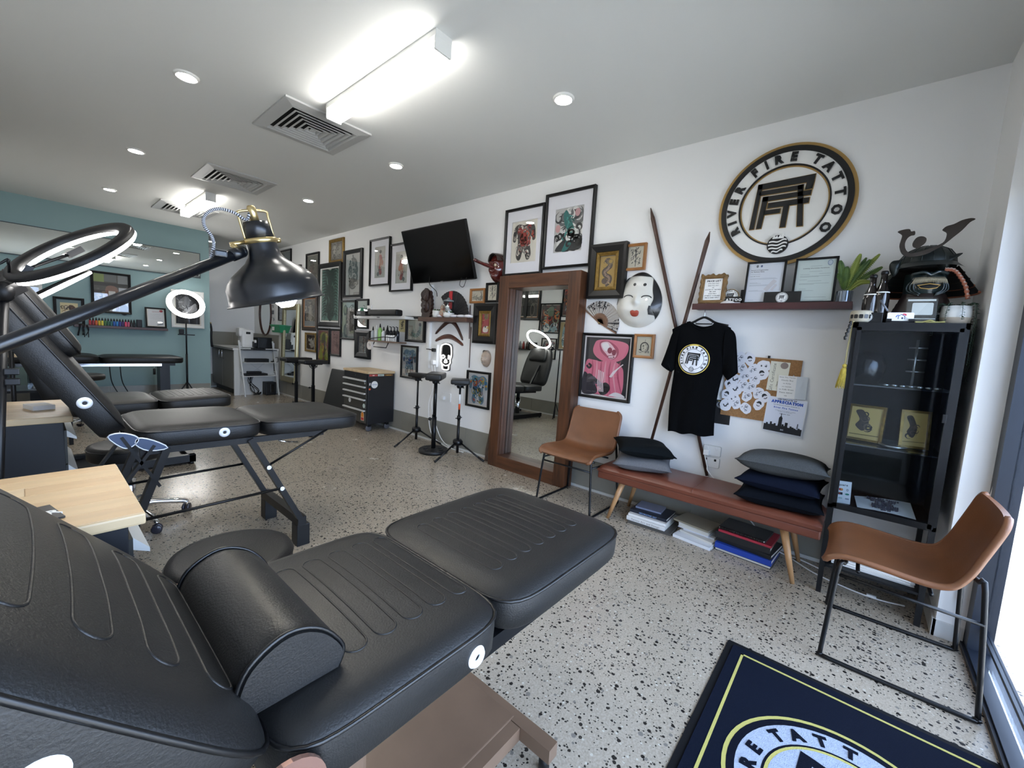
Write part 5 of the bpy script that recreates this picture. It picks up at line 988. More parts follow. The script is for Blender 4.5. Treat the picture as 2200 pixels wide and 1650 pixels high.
# inside the cabinet
for i, (y0, w, h, lab) in enumerate(((-.045, .155, .19, 'gold framed dark beast print standing left on the cabinet shelf'), (-.235, .115, .19, 'gold framed dark figure print standing right on the cabinet shelf'))):
    T = basis((2.86, y0, .818), (.25 * (1 if i else -1), -1, 0), (.12, 0, 1)); t2 = thing('gilt_picture', lab, 'picture', (2.86, y0, .818)); a = w / 2
    part('moulding', MB(T).box((-a, 0, 0), (-a + .012, h, .014), GOLD).box((a - .012, 0, 0), (a, h, .014), GOLD).box((-a, 0, 0), (a, .012, .014), GOLD).box((-a, h - .012, 0), (a, h, .014), GOLD), t2)
    mb = MB(T @ tr(-a + .01, .01, 0)); mb.box((0, 0, 0), (w - .02, h - .02, .006), mat('gold_leaf_card', 'dcbb70', .4)); A = Art(mb, w - .02, h - .02, .006); A.shape([(.15, .85), (.3, .6), (.2, .4), (.45, .25), (.6, .5), (.5, .75), (.35, .9)], '4f4238'); A.swirls(6, (.2, .3, .7, .85), ['3a302a', '6f5f4e', '2a2420'], .04, .16); A.line([(.05, .12), (.95, .14)], .02, '7a6535', False); part('print', mb, t2)
q = WX(1827, 1055, 2.74); T = basis((2.735, .012, .4925), (.35, -1, 0), (0, 0, 1)); t2 = thing('payment_sign', 'white folded payment card sign at the cabinet bottom left', 'sign', (2.735, .012, .4925))
def sq(A):
    A.rect(.1, .78, .24, .93, '1b1d22'); A.rect(.13, .81, .21, .9, 'e8e8e6'); A.rect(.155, .83, .185, .875, '1b1d22'); A.txt('Square', .3, .79, .14, '2c2f36', 'b', 'L', .95); A.txt('VISA', .16, .58, .08, '2f4a9a', 'x'); A.ell(.47, .62, .06, .06, 'c0392b'); A.ell(.55, .62, .06, .06, 'd98a3a'); A.ell(.82, .62, .05, .05, '55585f'); A.ell(.82, .62, .03, .03, 'e8e8e6')
    A.rect(.08, .38, .24, .48, '2f5fa8'); A.rect(.4, .38, .6, .49, '3a3f4a'); A.rect(.43, .4, .49, .47, 'c04a3a'); A.ell(.82, .43, .1, .04, '3a9a7a'); A.rect(.1, .2, .24, .26, 'b5bac4'); A.rect(.42, .2, .6, .26, 'a9c0b4'); A.rect(.74, .2, .92, .25, '8a8f9a')
mb = MB(T @ tr(-.045, 0, 0) @ rot(-.12, 'X')); mb.box((0, 0, 0), (.09, .115, .001), PAPER); sq(Art(mb, .09, .115, .001)); part('front_leaf', mb, t2); part('back_leaf', MB(T @ tr(-.045, 0, -.03) @ rot(.12, 'X')).box((0, 0, 0), (.09, .115, .001), PAPER), t2)
T = basis((2.72, -.06, .494), (.1, -1, 0), (1, .1, .12)); t2 = thing('price_sheet', 'curled white lettered sheet lying at the cabinet bottom', 'paper', (2.72, -.15, .494))
mb = MB(T); mb.grid(lambda u, v: (.22 * u, .155 * v, .006 * math.sin(PI * u) + .02 * u * v), 10, 8, PAPER, smooth=True)
def wy(s, y, sz): text(mb, s, .11, y, .022, sz, ink('5c5a66'), 'n')
for s, y, sz in (('River Fire Tattoo', .125, .016), ('Cloudy Bay', .105, .02), ('to Kirby', .085, .018), ('to Leysen', .066, .016), ('to Kells Green', .047, .016), ('Please deliver', .028, .017), ('BSB 00', .01, .012)): wy(s, y, sz)
part('sheet', mb, t2)
SKULLM = mat('dark_bowl', '1c1a1a', .25, coat=.4)
mb = MB(tr(2.88, -.02, 1.123)); mb.lathe([(0, 0), (.05, 0), (.075, .05), (.08, .1), (.06, .15), (.03, .17), (0, .172)], SKULLM, 24); solo('dark_jar', mb, 'rounded black jar on the top glass shelf inside the cabinet', 'jar')
mb = MB(); sv = mat('silver_jewellery', 'b9b9b4', .25, .8)
for i in range(7): mb.ball((2.76, -.1 - .03 * i, 1.128), (.008, .012, .006), sv, 8, 6)
o = solo('jewellery_row', mb, 'row of small silver jewellery along the top glass shelf edge', 'jewellery'); o['kind'] = 'stuff'
mb = MB(); mb.tube([(2.9, -.2, 1.123), (2.9, -.2, 1.36)], .006, sv, 8); 
for k in range(3): mb.tube([(2.9, -.2 - .04, 1.2 + .06 * k), (2.9, -.2 + .03, 1.2 + .06 * k)], .005, sv, 6)
mb.lathe([(0, 0), (.04, 0), (.04, .006), (0, .008)], sv, 20, T=tr(2.9, -.2, 1.123)); solo('jewellery_stand', mb, 'slim silver jewellery stand with crossbars in the cabinet top', 'stand')
mb = MB(); mb.lathe([(0, 0), (.045, 0), (.06, .008), (.05, .012), (0, .01)], sv, 24, T=tr(2.8, -.16, .8185)); solo('trinket_dish', mb, 'small silver dish on the middle cabinet shelf', 'dish')
t2 = thing('paper_stack', 'loose stack of white papers on the low shelf under the cabinet', 'paper', (2.85, -.15, .16))
for k in range(7): part('sheet', MB(TZ(2.86 - .004 * k, -.15 + .006 * (k % 3), .161 + .006 * k, .05 * math.sin(k * 2.1))).box((-.12, -.16, 0), (.12, .16, .004), PAPER), t2)
# ------------------------------------------------------------------ things on top of the cabinet
ZT = KZ1
IRON = mat('patinated_iron', '2c3231', .42, .55, var=.35, vscale=14); IRON2 = mat('brown_iron', '3b332c', .4, .5, var=.3, vscale=14); LACE = mat('orange_cord', 'b06a50', .8)
HC = V((2.9, -.2, ZT)); t = thing('samurai_helmet', 'dark samurai helmet with horned crest and face mask on the cabinet', 'helmet', HC)
part('stand_box', MB(tr(*HC)).box((-.07, -.07, 0), (.07, .07, .05), mat('stand_dark', '14110f', .6), bev=.004), t)
HT = tr(2.885, -.185, 1.43) @ rot(.12, 'Z') @ Matrix.Scale(.88, 4) @ tr(0, 0, -1.382)               # local -x faces the room
mb = MB(HT @ tr(0, 0, 1.70)); mb.lathe([(.118, 0), (.12, .02), (.112, .055), (.088, .09), (.05, .112), (.015, .119), (0, .12)], IRON, 36, ax=1.12); part('bowl', mb, t)
for k in range(16): a = 2 * PI * k / 16; part('rib', MB(HT @ tr(0, 0, 1.70)).tube([(1.12 * r * math.cos(a), r * math.sin(a), z) for r, z in ((.119, .012), (.113, .055), (.089, .091), (.05, .113), (.02, .12))], .0022, IRON, 5), t)
mb = MB(HT @ tr(0, 0, 1.70)); mb.grid(lambda u, v: (-(.134 + .07 * v) * math.cos(1.15 * (2 * u - 1)), (.12 + .028 * v) * math.sin(1.15 * (2 * u - 1)), .02 - .035 * v), 20, 5, IRON); part('brim', mb, t)
for k in range(4):
    mb = MB(HT @ tr(0, 0, 1.70)); r0 = .125 + .022 * k; mb.grid(lambda u, v: (1.05 * (r0 + .026 * v) * math.cos(-2.0 + 4.0 * u), (r0 + .026 * v) * math.sin(-2.0 + 4.0 * u), .005 - .036 * k - .04 * v), 30, 2, IRON if k else IRON2); part('neck_guard_lame', mb, t)
    part('lacing', MB(HT @ tr(0, 0, 1.70)).tube([(1.05 * (r0 + .026) * math.cos(-2.0 + 4.0 * i / 30), (r0 + .026) * math.sin(-2.0 + 4.0 * i / 30), .005 - .036 * k - .04) for i in range(31)], .005 if k == 3 else .0028, LACE if k >= 2 else IRON2, 6), t)
def leafplate(P, x, m, th=.005, bow=.012):
    Q = [WX(px, py, x) for px, py in spl(P, 3, True)]; c = sum(Q, V()) / len(Q); n = len(Q); mb = MB(); vs = [c + V((-bow, 0, 0))] + Q + [q + V((th, 0, 0)) for q in Q] + [c + V((th - bow, 0, 0))]
    mb.add(vs, [(0, 1 + k, 1 + (k + 1) % n) for k in range(n)] + [(1 + k, 1 + n + k, 1 + n + (k + 1) % n, 1 + (k + 1) % n) for k in range(n)] + [(2 * n + 1, 1 + n + (k + 1) % n, 1 + n + k) for k in range(n)], m, True); return mb
part('side_flap', leafplate([(1918, 594), (1911, 581), (1911, 569), (1918, 561), (1930, 559), (1940, 556), (1936, 563), (1934, 572), (1930, 584), (1924, 592)], 2.80, IRON), t)
part('side_flap', leafplate([(2013, 570), (2022, 558), (2040, 549), (2069, 543), (2057, 553), (2044, 561), (2036, 578), (2020, 578)], 2.80, IRON), t)
bp = spl([tuple(WX(px, py, 2.80)) for px, py in ((2030, 579), (2050, 581), (2064, 596), (2075, 617), (2079, 642))], 6); mb = MB(); mb.tube(bp, [.006 if k % 2 else .0095 for k in range(len(bp))], LACE, 8); mb.tube([(p[0] - .004, p[1], p[2] + .005) for p in bp], [.002 if k % 2 else .005 for k in range(len(bp))], mat('pale_cord', 'c9b5aa', .8), 6); part('braided_edge', mb, t)
def horn(P, W, th=.004):
    pts = spl(P, 6); wv = spl([(w,) for w in W], 6); n = len(pts); A_, B_ = [], []
    for i in range(n):
        a, b = pts[max(0, i - 1)], pts[min(n - 1, i + 1)]; dx, dy = b[0] - a[0], b[1] - a[1]; l = math.hypot(dx, dy) or 1; w = wv[i][0]; A_.append((pts[i][0] - dy / l * w, pts[i][1] + dx / l * w)); B_.append((pts[i][0] + dy / l * w, pts[i][1] - dx / l * w))
    return A_ + B_[::-1]
CX = 2.755; CR = basis((CX, -.195, 1.745), (.1, -1, 0), (.1, 0, 1))
def cr_px(px, py): q = WX(px, py, CX); return (-(q.y + .195), q.z - 1.745)
mb = MB(CR)
mb.prism([cr_px(*p) for p in spl([(1952, 553), (1937, 546), (1932, 530), (1936, 515), (1938, 505), (1929, 498), (1943, 493), (1955, 492), (1958, 497), (1966, 496), (1966, 504), (1958, 506), (1950, 512), (1944, 524), (1946, 538), (1958, 545), (1985, 538), (2014, 527), (2030, 517), (2036, 500), (2028, 494), (2027, 491), (2036, 484), (2052, 479), (2070, 470), (2090, 465), (2100, 467), (2088, 474), (2070, 492), (2050, 508), (2030, 524), (2010, 536), (1985, 548)], 3, True)], -.002, .003, IRON2); part('horned_crest', mb, t)
mb = MB(CR); mb.prism([cr_px(*p) for p in spl([(1962, 532), (1960, 524), (1968, 512), (1980, 508), (1990, 512), (1988, 522), (1978, 530), (1972, 534)], 3, True)], .003, .008, IRON2); part('crest_disc', mb, t)
mask = mat('green_black_lacquer', '1d2a2b', .28, coat=.5)
def menpo(u, v):
    a = -1.25 + 2.5 * u; z = 1.63 - .11 * v; y = .092 * math.sin(a); x = -.1 * math.cos(a)
    x -= .02 * math.exp(-((v - .62) / .3) ** 2) * math.exp(-(a / .7) ** 2) + .03 * math.exp(-(a / .25) ** 2) * math.exp(-((v - .12) / .2) ** 2) - .03 * math.exp(-((v - .55) / .14) ** 2) * math.exp(-(a / .5) ** 2)
    x -= .016 * math.exp(-((abs(a) - .75) / .3) ** 2) * math.exp(-((v - .3) / .25) ** 2)
    return (x, y, z + .03)
mb = MB(HT); mb.grid(menpo, 36, 20, mask); part('face_mask', mb, t)
mb = MB(HT)
for i in range(34): a = -.6 + 1.2 * i / 33; x, y = -.128 * math.cos(a * .8), .1 * math.sin(a); mb.tube([(x, y, 1.632), (x - .014, y * 1.12, 1.62 - .006 * abs(a)), (x - .016, y * 1.25, 1.602 - .01 * abs(a))], [.003, .0025, .0008], mat('moustache_hair', '9a917a', .9), 4)
part('moustache', mb, t)
mb = MB(HT); mb.tube([(-.118, -.045, 1.59), (-.125, 0, 1.598), (-.118, .045, 1.59), (-.12, .03, 1.575), (-.125, 0, 1.57), (-.12, -.03, 1.575)], .003, GOLDP, 6, closed=True); part('mouth_rim', mb, t)
mb = MB(HT); mb.ball((-.119, 0, 1.583), (.008, .036, .011), mat('mouth_dark', '050505', .8), 14, 8); part('mouth', mb, t)
for s in (-1, 1):
    for k in range(3): mb = MB(HT); mb.tube(spl([(-.118 + .012 * k, s * (.03 + .012 * k), 1.625), (-.112 + .012 * k, s * (.058 + .01 * k), 1.60), (-.114 + .012 * k, s * (.055 + .012 * k), 1.565), (-.12 + .008 * k, s * .03, 1.545 - .004 * k)], 4), [.002] + [.004] * 11 + [.002], mask, 6); part('cheek_fold', mb, t)
mb = MB(HT); mb.tube(spl([(-.105, -.07, 1.652), (-.128, -.03, 1.66), (-.125, 0, 1.645), (-.128, .03, 1.66), (-.105, .07, 1.652)], 4), .008, mask, 8); part('brow', mb, t)
for k in range(4): mb = MB(HT); mb.grid(lambda u, v: (-(.1 + .01 * k + .012 * v) * math.cos(-1.1 + 2.2 * u), (.1 + .012 * k + .01 * v) * math.sin(-1.1 + 2.2 * u), 1.55 - .026 * k - .028 * v), 16, 2, mat('throat_lacquer', '241a18', .35, coat=.3)); part('throat_lame', mb, t)
GLB = mat('brown_bottle_glass', '15100e', .08, coat=.5)
for i, (px, py, lab) in enumerate(((1878, 592, 'dark beer-brown bottle, left of two on the cabinet top'), (1902, 584, 'dark beer-brown bottle, right of two, nearer the helmet'))):
    q = WX(px, py, 2.80 + .0 * i); T = tr(2.80, q.y, ZT); h = q.z - ZT; t = thing('bottle', lab, 'bottle', (2.80, q.y, ZT), 'two brown bottles on the cabinet')
    part('glass_body', MB(T).lathe([(0, 0), (.03, 0), (.032, .006), (.032, h * .52), (.028, h * .62), (.0155, h * .76), (.0135, h * .8), (.0135, h)], GLB, 24), t)
    part('cap', MB(T).lathe([(.0145, h * .95), (.0155, h * .96), (.0155, h), (.012, h + .004), (0, h + .004)], BLACK, 20), t)
    mb = MB(T); mb.grid(lambda u, v: (.0305 * math.cos(PI * .55 + u * PI * .9) * (1 - .3 * v) + 0, .0305 * math.sin(PI * .55 + u * PI * .9) * (1 - .3 * v), h * (.59 + .09 * v)), 14, 1, PAPER); part('label', mb, t)
def clear_qr(): pass
T = basis((2.725, -.182, ZT + .001), (.08, -1, 0), (.14, 0, 1)); t = thing('counter_sign', 'dark brown counter sign with blank white square on the cabinet', 'sign', (2.725, -.182, ZT)); BRS = mat('sign_brown', '4a443e', .5)
mb = MB(T); mb.box((-.052, 0, 0), (.052, .115, .006), BRS, bev=.002); mb.box((-.05, .103, .006), (.046, .112, .0068), PAPER); mb.box((-.05, .018, .006), (.05, .021, .0068), PAPER); mb.box((-.05, .001, .006), (.05, .005, .0068), PAPER); part('panel', mb, t); part('white_square', MB(T).prism(rrect(.072, .058, .006, cx=.003, cy=.066), .006, .0072, PAPER), t); part('acrylic_holder', MB(T).box((-.056, 0, .009), (.056, .12, .011), GLASS), t)
T = basis((2.712, -.113, ZT + .0005), (.05, -1, 0), (.1, 0, 1)); t = thing('card_holder', 'black holder with white rounded card bearing a small house drawing', 'card holder', (2.712, -.113, ZT)); part('holder', MB(T).box((-.05, 0, -.012), (-.03, .018, .008), BLACK).box((.03, 0, -.012), (.05, .018, .008), BLACK).box((-.05, 0, -.012), (.05, .008, .008), BLACK), t)
mb = MB(T); mb.prism(rrect(.094, .045, .006, cy=.0265), .0, .002, PAPER); A = Art(mb, .09, .045, .002); mb.T = T @ tr(-.045, .004, 0); A.poly([(.4, .3), (.4, .6), (.53, .85), (.68, .62), (.68, .3)], '3a4a7a'); A.poly([(.43, .3), (.43, .58), (.53, .77), (.65, .58), (.65, .3)], 'e6e8ee'); A.rect(.54, .3, .61, .5, '39405a'); A.line([(.32, .5), (.38, .7), (.46, .66)], .03, '4a68b8'); A.line([(.58, .82), (.68, .8), (.7, .66)], .05, 'c8405a'); part('card', mb, t)
T = basis((2.715, .0, ZT + .0005), (.0, -1, 0), (.1, 0, 1)); t = thing('pen_box', 'black pen box with white round logo at the cabinet top left', 'box', (2.715, .0, ZT)); part('box', MB(T).box((-.05, 0, -.04), (.05, .05, 0), SBLK, bev=.002), t); mb = MB(T); emblem(mb, tr(-.01, .026, .0005), .0145, SBLK, SWHT, SWHT, .0003); part('logo', mb, t)
mb = MB(); mb.tube([tuple(WX(1892, 645, 2.73)), tuple(WX(1907, 668, 2.712))], .0045, mat('grey_pen', '6d7078', .3), 8); mb.v and solo('stylus_pen', mb, 'grey pen leaning in the black pen box', 'pen')
t = thing('paper_drum', 'cream patterned cylinder lantern lying at the cabinet left corner', 'ornament', (2.74, .085, 1.43)); DR = mat('cream_paper', 'b3aa96', .6, var=.15, vscale=20); q = WX(1852, 668, 2.74)
T = tr(2.745, q.y - .0, 1.432); part('body', MB(T).lathe([(0, 0), (.042, 0), (.045, .006), (.045, .05), (.04, .058), (0, .06)], DR, 32), t)
for k in range(5):
    a = PI + (-.9 + .45 * k); mb = MB(T @ rot(a, 'Z')); mb.prism(rrect(.016, .02, .004), .0455, .0462, SBLK, T=rot(PI / 2, 'Z') @ rot(PI / 2, 'X') @ tr(0, .028, 0)); part('printed_mark', mb, t)
YEL = mat('yellow_tassel', 'c9b24a', .7, var=.3, vscale=60); mb = MB(); a = WX(1834, 690, 2.70); b = WX(1815, 786, 2.70); mb.tube([tuple(a), (2.70, (a.y + b.y) / 2 + .002, (a.z + b.z) / 2), tuple(b)], .004, mat('cream_cord', 'c2b88a', .7), 8)
t = thing('tassel', 'long yellow tassel hanging down the cabinet left side', 'tassel', b); part('cord', mb, t); e = WX(1806, 832, 2.70)
mb = MB(); mb.ball(tuple(b), .011, YEL, 10, 8)
for i in range(22): w = 2 * PI * i / 22; mb.tube([tuple(b), (b.x + .012 * math.cos(w), b.y + .012 * math.sin(w), b.z - .02), (b.x + .018 * math.cos(w), b.y + .006 + .02 * math.sin(w), e.z + .006 * math.sin(i * 3))], .002, YEL, 4)
part('fringe', mb, t)
mb = MB(); p0, p1 = WX(1829, 690, 2.685), WX(1814, 730, 2.685); mb.tube([tuple(p0.lerp(p1, i / 14) + V((0, .003 * math.sin(i * 2.2), 0))) for i in range(15)], [.006 if i % 2 else .0045 for i in range(15)], BLACK, 8); solo('braided_cord', mb, 'short black braided cord hanging beside the yellow tassel', 'cord')
mb = MB(); mb.tube(spl([(2.70, -.165, ZT + .004), (2.705, -.19, ZT + .004), (2.70, -.215, ZT + .012), (2.708, -.235, ZT + .004), (2.70, -.262, ZT + .006), (2.702, -.24, ZT + .004), (2.704, -.2, ZT + .004)], 5), .004, mat('olive_cord', '9a935a', .8), 6); solo('coiled_strap', mb, 'olive yellow coiled cord on the cabinet front edge', 'cord')
# trailing plant in white two tone pot
PC = V((2.775, -.3, ZT)); t = thing('trailing_plant', 'white and cream pot with trailing string plant on the cabinet', 'plant', PC)
part('pot', MB(tr(*PC)).lathe([(0, 0), (.04, 0), (.048, .01), (.052, .03), (.052, .05), (.049, .082), (.045, .082), (.046, .06), (0, .058)], mat('white_glaze', 'd8d8d4', .25), 32).lathe([(.0405, .0005), (.0487, .01), (.0524, .03)], mat('cream_glaze', 'b9ad9c', .3), 32), t)
SG = mat('string_plant_green', '4a5f4e', .55, var=.4, vscale=60); rp = random.Random(11)
for k in range(16):
    a = 2 * PI * k / 16 + .2
    if math.cos(a) < -.3 and k % 2: continue
    ln = (.03 if math.cos(a) < -.3 else .07) + rp.random() * .05
    if math.sin(a) < -.2 and math.cos(a) < .5: ln += .14 + .08 * rp.random()
    P = [PC + V((.02 * math.cos(a), .02 * math.sin(a), .065)), PC + V((.05 * math.cos(a), .052 * math.sin(a), .095)), PC + V((.064 * math.cos(a), .066 * math.sin(a), .05)), PC + V((.066 * math.cos(a), .068 * math.sin(a), .06 - ln))]
    if -.34 - .0 < 0: P[3].y = max(P[3].y, -.378)
    S = spl(P, 7); mb = MB(); mb.tube(S, .001, SG, 4)
    for i, p in enumerate(S[3:]):
        for j in range(2): w = rp.random() * 6.3; q = V(p) + V((math.cos(w), math.sin(w), rp.uniform(-.3, .3))) * .006; u_ = V((math.sin(w), -math.cos(w), .3)) * .004; mb.add([V(p), q + u_, q + (q - V(p)) * .8, q - u_], [(0, 1, 2, 3)], SG)
    o = part('trailing_stem', mb, t)
# ------------------------------------------------------------------ logo floor mat
MAT = mat('navy_mat_pile', '0d1424', .98, bump=.6, bscale=500, var=.3, vscale=300, spec=.1); RUB = mat('black_rubber', '0a0b0e', .8, spec=.2); MY = mat('mat_yellow', 'b3ab5e', .95, bump=.5, bscale=400); MW = mat('mat_pale_blue', 'a3adc0', .95, bump=.6, bscale=300, var=.2, vscale=90); MNV = mat('mat_navy_print', '0a0f1c', .95, spec=.1, bump=.5, bscale=400)
t = thing('door_mat', 'navy door mat with yellow border and round studio logo', 'mat', (1.38, -.088, 0)); MT2 = tr(1.38, -.088, 0)
hw, hh = .545, .398
part('rubber_border', MB(MT2).prism(rrect(2 * hw, 2 * hh, .01), 0, .004, RUB), t); part('pile', MB(MT2).prism(rrect(2 * hw - .05, 2 * hh - .05, .01), .0, .0085, MAT), t)
mb = MB(MT2); a, b, w = hw - .062, hh - .062, .009
for q in (((-a, -b), (a, -b + w)), ((-a, b - w), (a, b)), ((-a, -b), (-a + w, b)), ((a - w, -b), (a, b))): mb.box((*q[0], .008), (*q[1], .0095), MY)
part('yellow_border', mb, t)
mb = MB(tr(1.38, -.11, .0088) @ rot(-.09, 'Z') @ Matrix.Diagonal((.203, .203, 1, 1)))
for i, (r, m) in enumerate(((1.53, MY), (1.47, MNV), (1.36, MW), (1.03, MNV), (.995, MY), (.95, MW))): mb.flat(circ(0, 0, r, 56), .0004 * (i + 1), m)
letters(mb, Matrix(), MNV, h=.0035)
for p in MONO: mb.flat(p, .0036, MNV)
part('logo', mb, t)
# cable and switch by the window jamb
q = WX(2181, 850, 2.64); mb = MB(); mb.tube(spl([tuple(WX(2205, 700, 2.64)), tuple(WX(2186, 815, 2.64)), tuple(WX(2165, 930, 2.64)), tuple(WX(2130, 1060, 2.645)), (2.645, -.44, .2)], 5), .003, WHITE, 6); 
t = thing('switch_cable', 'white cable with inline switch hanging at the window jamb', 'cable', q); part('cable', mb, t); part('inline_switch', MB(basis(q, (0, -1, 0), (0, .12, 1))).box((-.009, -.03, -.008), (.009, .03, .008), WHITE, bev=.004), t)
# ------------------------------------------------------------------ padded beds
PIPE = mat('black_piping', '0c0c0d', .35); GROM = mat('white_eyelet', 'd9dde2', .35)
CLK = 7.
def gauge(x, y, a, b): return (abs(x / a) ** CLK + abs(y / b) ** CLK) ** (1 / CLK)
def cushz(x, y, a, b, dome, soft): k = min(1, gauge(x, y, a, b)); return dome * (1 - k ** 2) - .018 * max(0, (k - soft) / (1 - soft)) ** 2.2
def pad(t, T, lx, ly, h, dome=.015, chan=0, nm='cushion', chw=.042, chl=.62, pitch=None, sides=True, grom=(), soft=.82, m=None, off=0., taper=0.):
    """one padded section: local x along the bed, y across it, z up from the top surface"""
    m = m or LEATHER; a, b = lx / 2, ly / 2; n = 96; tp = lambda x, y: (x, y * (1 - taper * max(0, (x / a + .2) / 1.2) ** 2) if taper else y)
    P = []
    for i in range(n):
        w = 2 * PI * i / n; c, s = math.cos(w), math.sin(w); q = 1 / max(1e-9, (abs(c) ** CLK + abs(s) ** CLK) ** (1 / CLK)); P.append((a * q * c, b * q * s))
    ks = [0, .15, .3, .45, .6, .7, .78, .84, .89, .93, .96, .98, 1.0]
    mb = MB(T); vs = [(*tp(x * k, y * k), cushz(x * k, y * k, a, b, dome, soft)) for k in ks for x, y in P]
    for z, g in ((-.018 - .004, 1.003), (-h * .5, 1.006), (-h + .012, 1.0), (-h, .97)): vs += [(*tp(x * g, y * g), z) for x, y in P]
    r = len(ks) + 4
    mb.add(vs, [(i * n + j, i * n + n + j, i * n + n + (j + 1) % n, i * n + (j + 1) % n)[::-1] for i in range(r - 1) for j in range(n)], m, True)
    mb.add([vs[(r - 1) * n + j] for j in range(n)], [list(range(n))[::-1]], m); c = part(nm, mb, t)
    part('piping', MB(T).tube([(*tp(x * 1.003, y * 1.003), -.018) for x, y in P], .0042, PIPE, 6, closed=True), c)
    if chan:
        pitch = pitch or lx * .8 / chan
        for i in range(chan):
            x0 = (i - (chan - 1) / 2) * pitch + off; L = ly * chl / 2
            Q = [(x0 + x, y) for x, y in rrect(chw, 2 * L, chw * .499, 5)]; Q2 = []
            for j in range(len(Q)):
                p, q = Q[j], Q[(j + 1) % len(Q)]; d = math.hypot(q[0] - p[0], q[1] - p[1]); k = max(1, int(d / .03))
                Q2 += [(p[0] + (q[0] - p[0]) * s / k, p[1] + (q[1] - p[1]) * s / k) for s in range(k)]
            part('stitched_channel', MB(T).tube([(*tp(x, y), cushz(x, y, a, b, dome, soft) - .0006) for x, y in Q2], .0026, m, 6, closed=True), c)
    for gx, gz, sd in grom:
        part('eyelet', MB(T @ tr(gx, sd * b * 1.004, gz) @ rot(-sd * PI / 2, 'X')).lathe([(.0075, .0), (.0075, .004), (.011, .007), (.02, .005), (.0235, 0)], GROM, 28), c)
    return c
# --- nearest bed
t = thing('tattoo_bed', 'nearest black leather tattoo bed with ribbed cushions and bronze base', 'tattoo bed', (.4, .84, 0), 'padded tattoo beds')
B1Y = .843
pad(t, tr(1.006, B1Y, .627), .61, .578, .098, .016, 7, pitch=.062, chw=.04, chl=.6, off=-.03)
pad(t, tr(.452, B1Y, .629), .49, .578, .104, .018, 6, pitch=.0655, chw=.046, chl=.64, off=.03, grom=((.14, -.066, -1),))
BT = basis((.222, B1Y, .632), (-.665, 0, .747), (0, -1, 0))
pad(t, BT @ tr(.37, 0, 0), .76, .578, .125, .02, 6, pitch=.098, chw=.05, chl=.66, off=-.03, grom=((-.1, -.07, 1),), taper=.16)
mb = MB(tr(.262, .835, .645)); L_ = .185; PR = spl([(-.07, -.004), (-.085, .025), (-.065, .075), (-.01, .102), (.045, .082), (.085, .03), (.078, -.004)], 5)
mb.grid(lambda u, v: (PR[int(u * (len(PR) - 1) + .5)][0] * (1 - .1 * max(0, abs(2 * v - 1) - .9) * 10 * .6), (2 * v - 1) * L_, PR[int(u * (len(PR) - 1) + .5)][1] * (1 - .1 * max(0, abs(2 * v - 1) - .9) * 10 * .6)), len(PR) - 1, 30, LEATHER)
for s in (-1, 1): k_ = 1 - .06; mb.add([(x * k_, s * (L_ + .004 * (1 if 0 else 1)), z * k_) for x, z in PR], [list(range(len(PR)))[::s]], LEATHER)
for s in (-1, 1):
    A_ = [(x * .94, s * L_, z * .94) for x, z in PR]; B_ = [(x * .94, s * (L_ + .004), z * .94) for x, z in PR]; mb.add(A_ + B_, [(i, i + 1, len(PR) + i + 1, len(PR) + i)[::-s] for i in range(len(PR) - 1)], LEATHER)
bo = thing('bolster', 'black leather half-round bolster lying across the nearest bed', 'bolster', (.262, .835, .645)); part('cover', mb, bo)
for s in (-1, 1): part('piped_edge', MB(tr(.262, .835, .645)).tube([(x * .985, s * L_ * .985, z * .985) for x, z in PR], .004, PIPE, 6), bo)
for s in (-1, 1):
    y = B1Y + s * .297; part('hinge_plate', MB(basis((.205, y, .6), (1, 0, 0), (0, 0, 1))).prism(arc(0, -.03, .062, -.3, PI + .3, 18) + [(0, -.06)], -.004, .004, mat('rose_bronze_plate', '9a7668', .25, .6)), t)
part('frame_rail', MB().bar((.25, .62, .5), (1.15, .62, .5), .035, .04, BLKMET), t); part('frame_rail', MB().bar((.25, 1.06, .5), (1.15, 1.06, .5), .035, .04, BLKMET), t)
part('pedestal', MB().box((.34, .78, .05), (.48, .94, .46), BRONZE, bev=.01), t); part('lift_plate', MB().box((.3, .62, .46), (.85, 1.06, .48), BLKMET), t)
part('base_plate', MB().box((.3, .69, .055), (.925, 1.06, .094), BRONZE, bev=.004), t)
part('base_tube', MB().bar((.3, .672, .071), (.905, .672, .071), .036, .042, BRONZE), t); part('base_tube', MB().bar((.927, 1.07, .0715), (.927, .548, .0715), .04, .043, BRONZE), t)
for x, y in ((.33, .69), (.33, 1.04), (.925, 1.04), (.926, .575)): part('foot_pad', MB().cyl((x, y, 0), (x, y, .052), .016, BLACK), t)
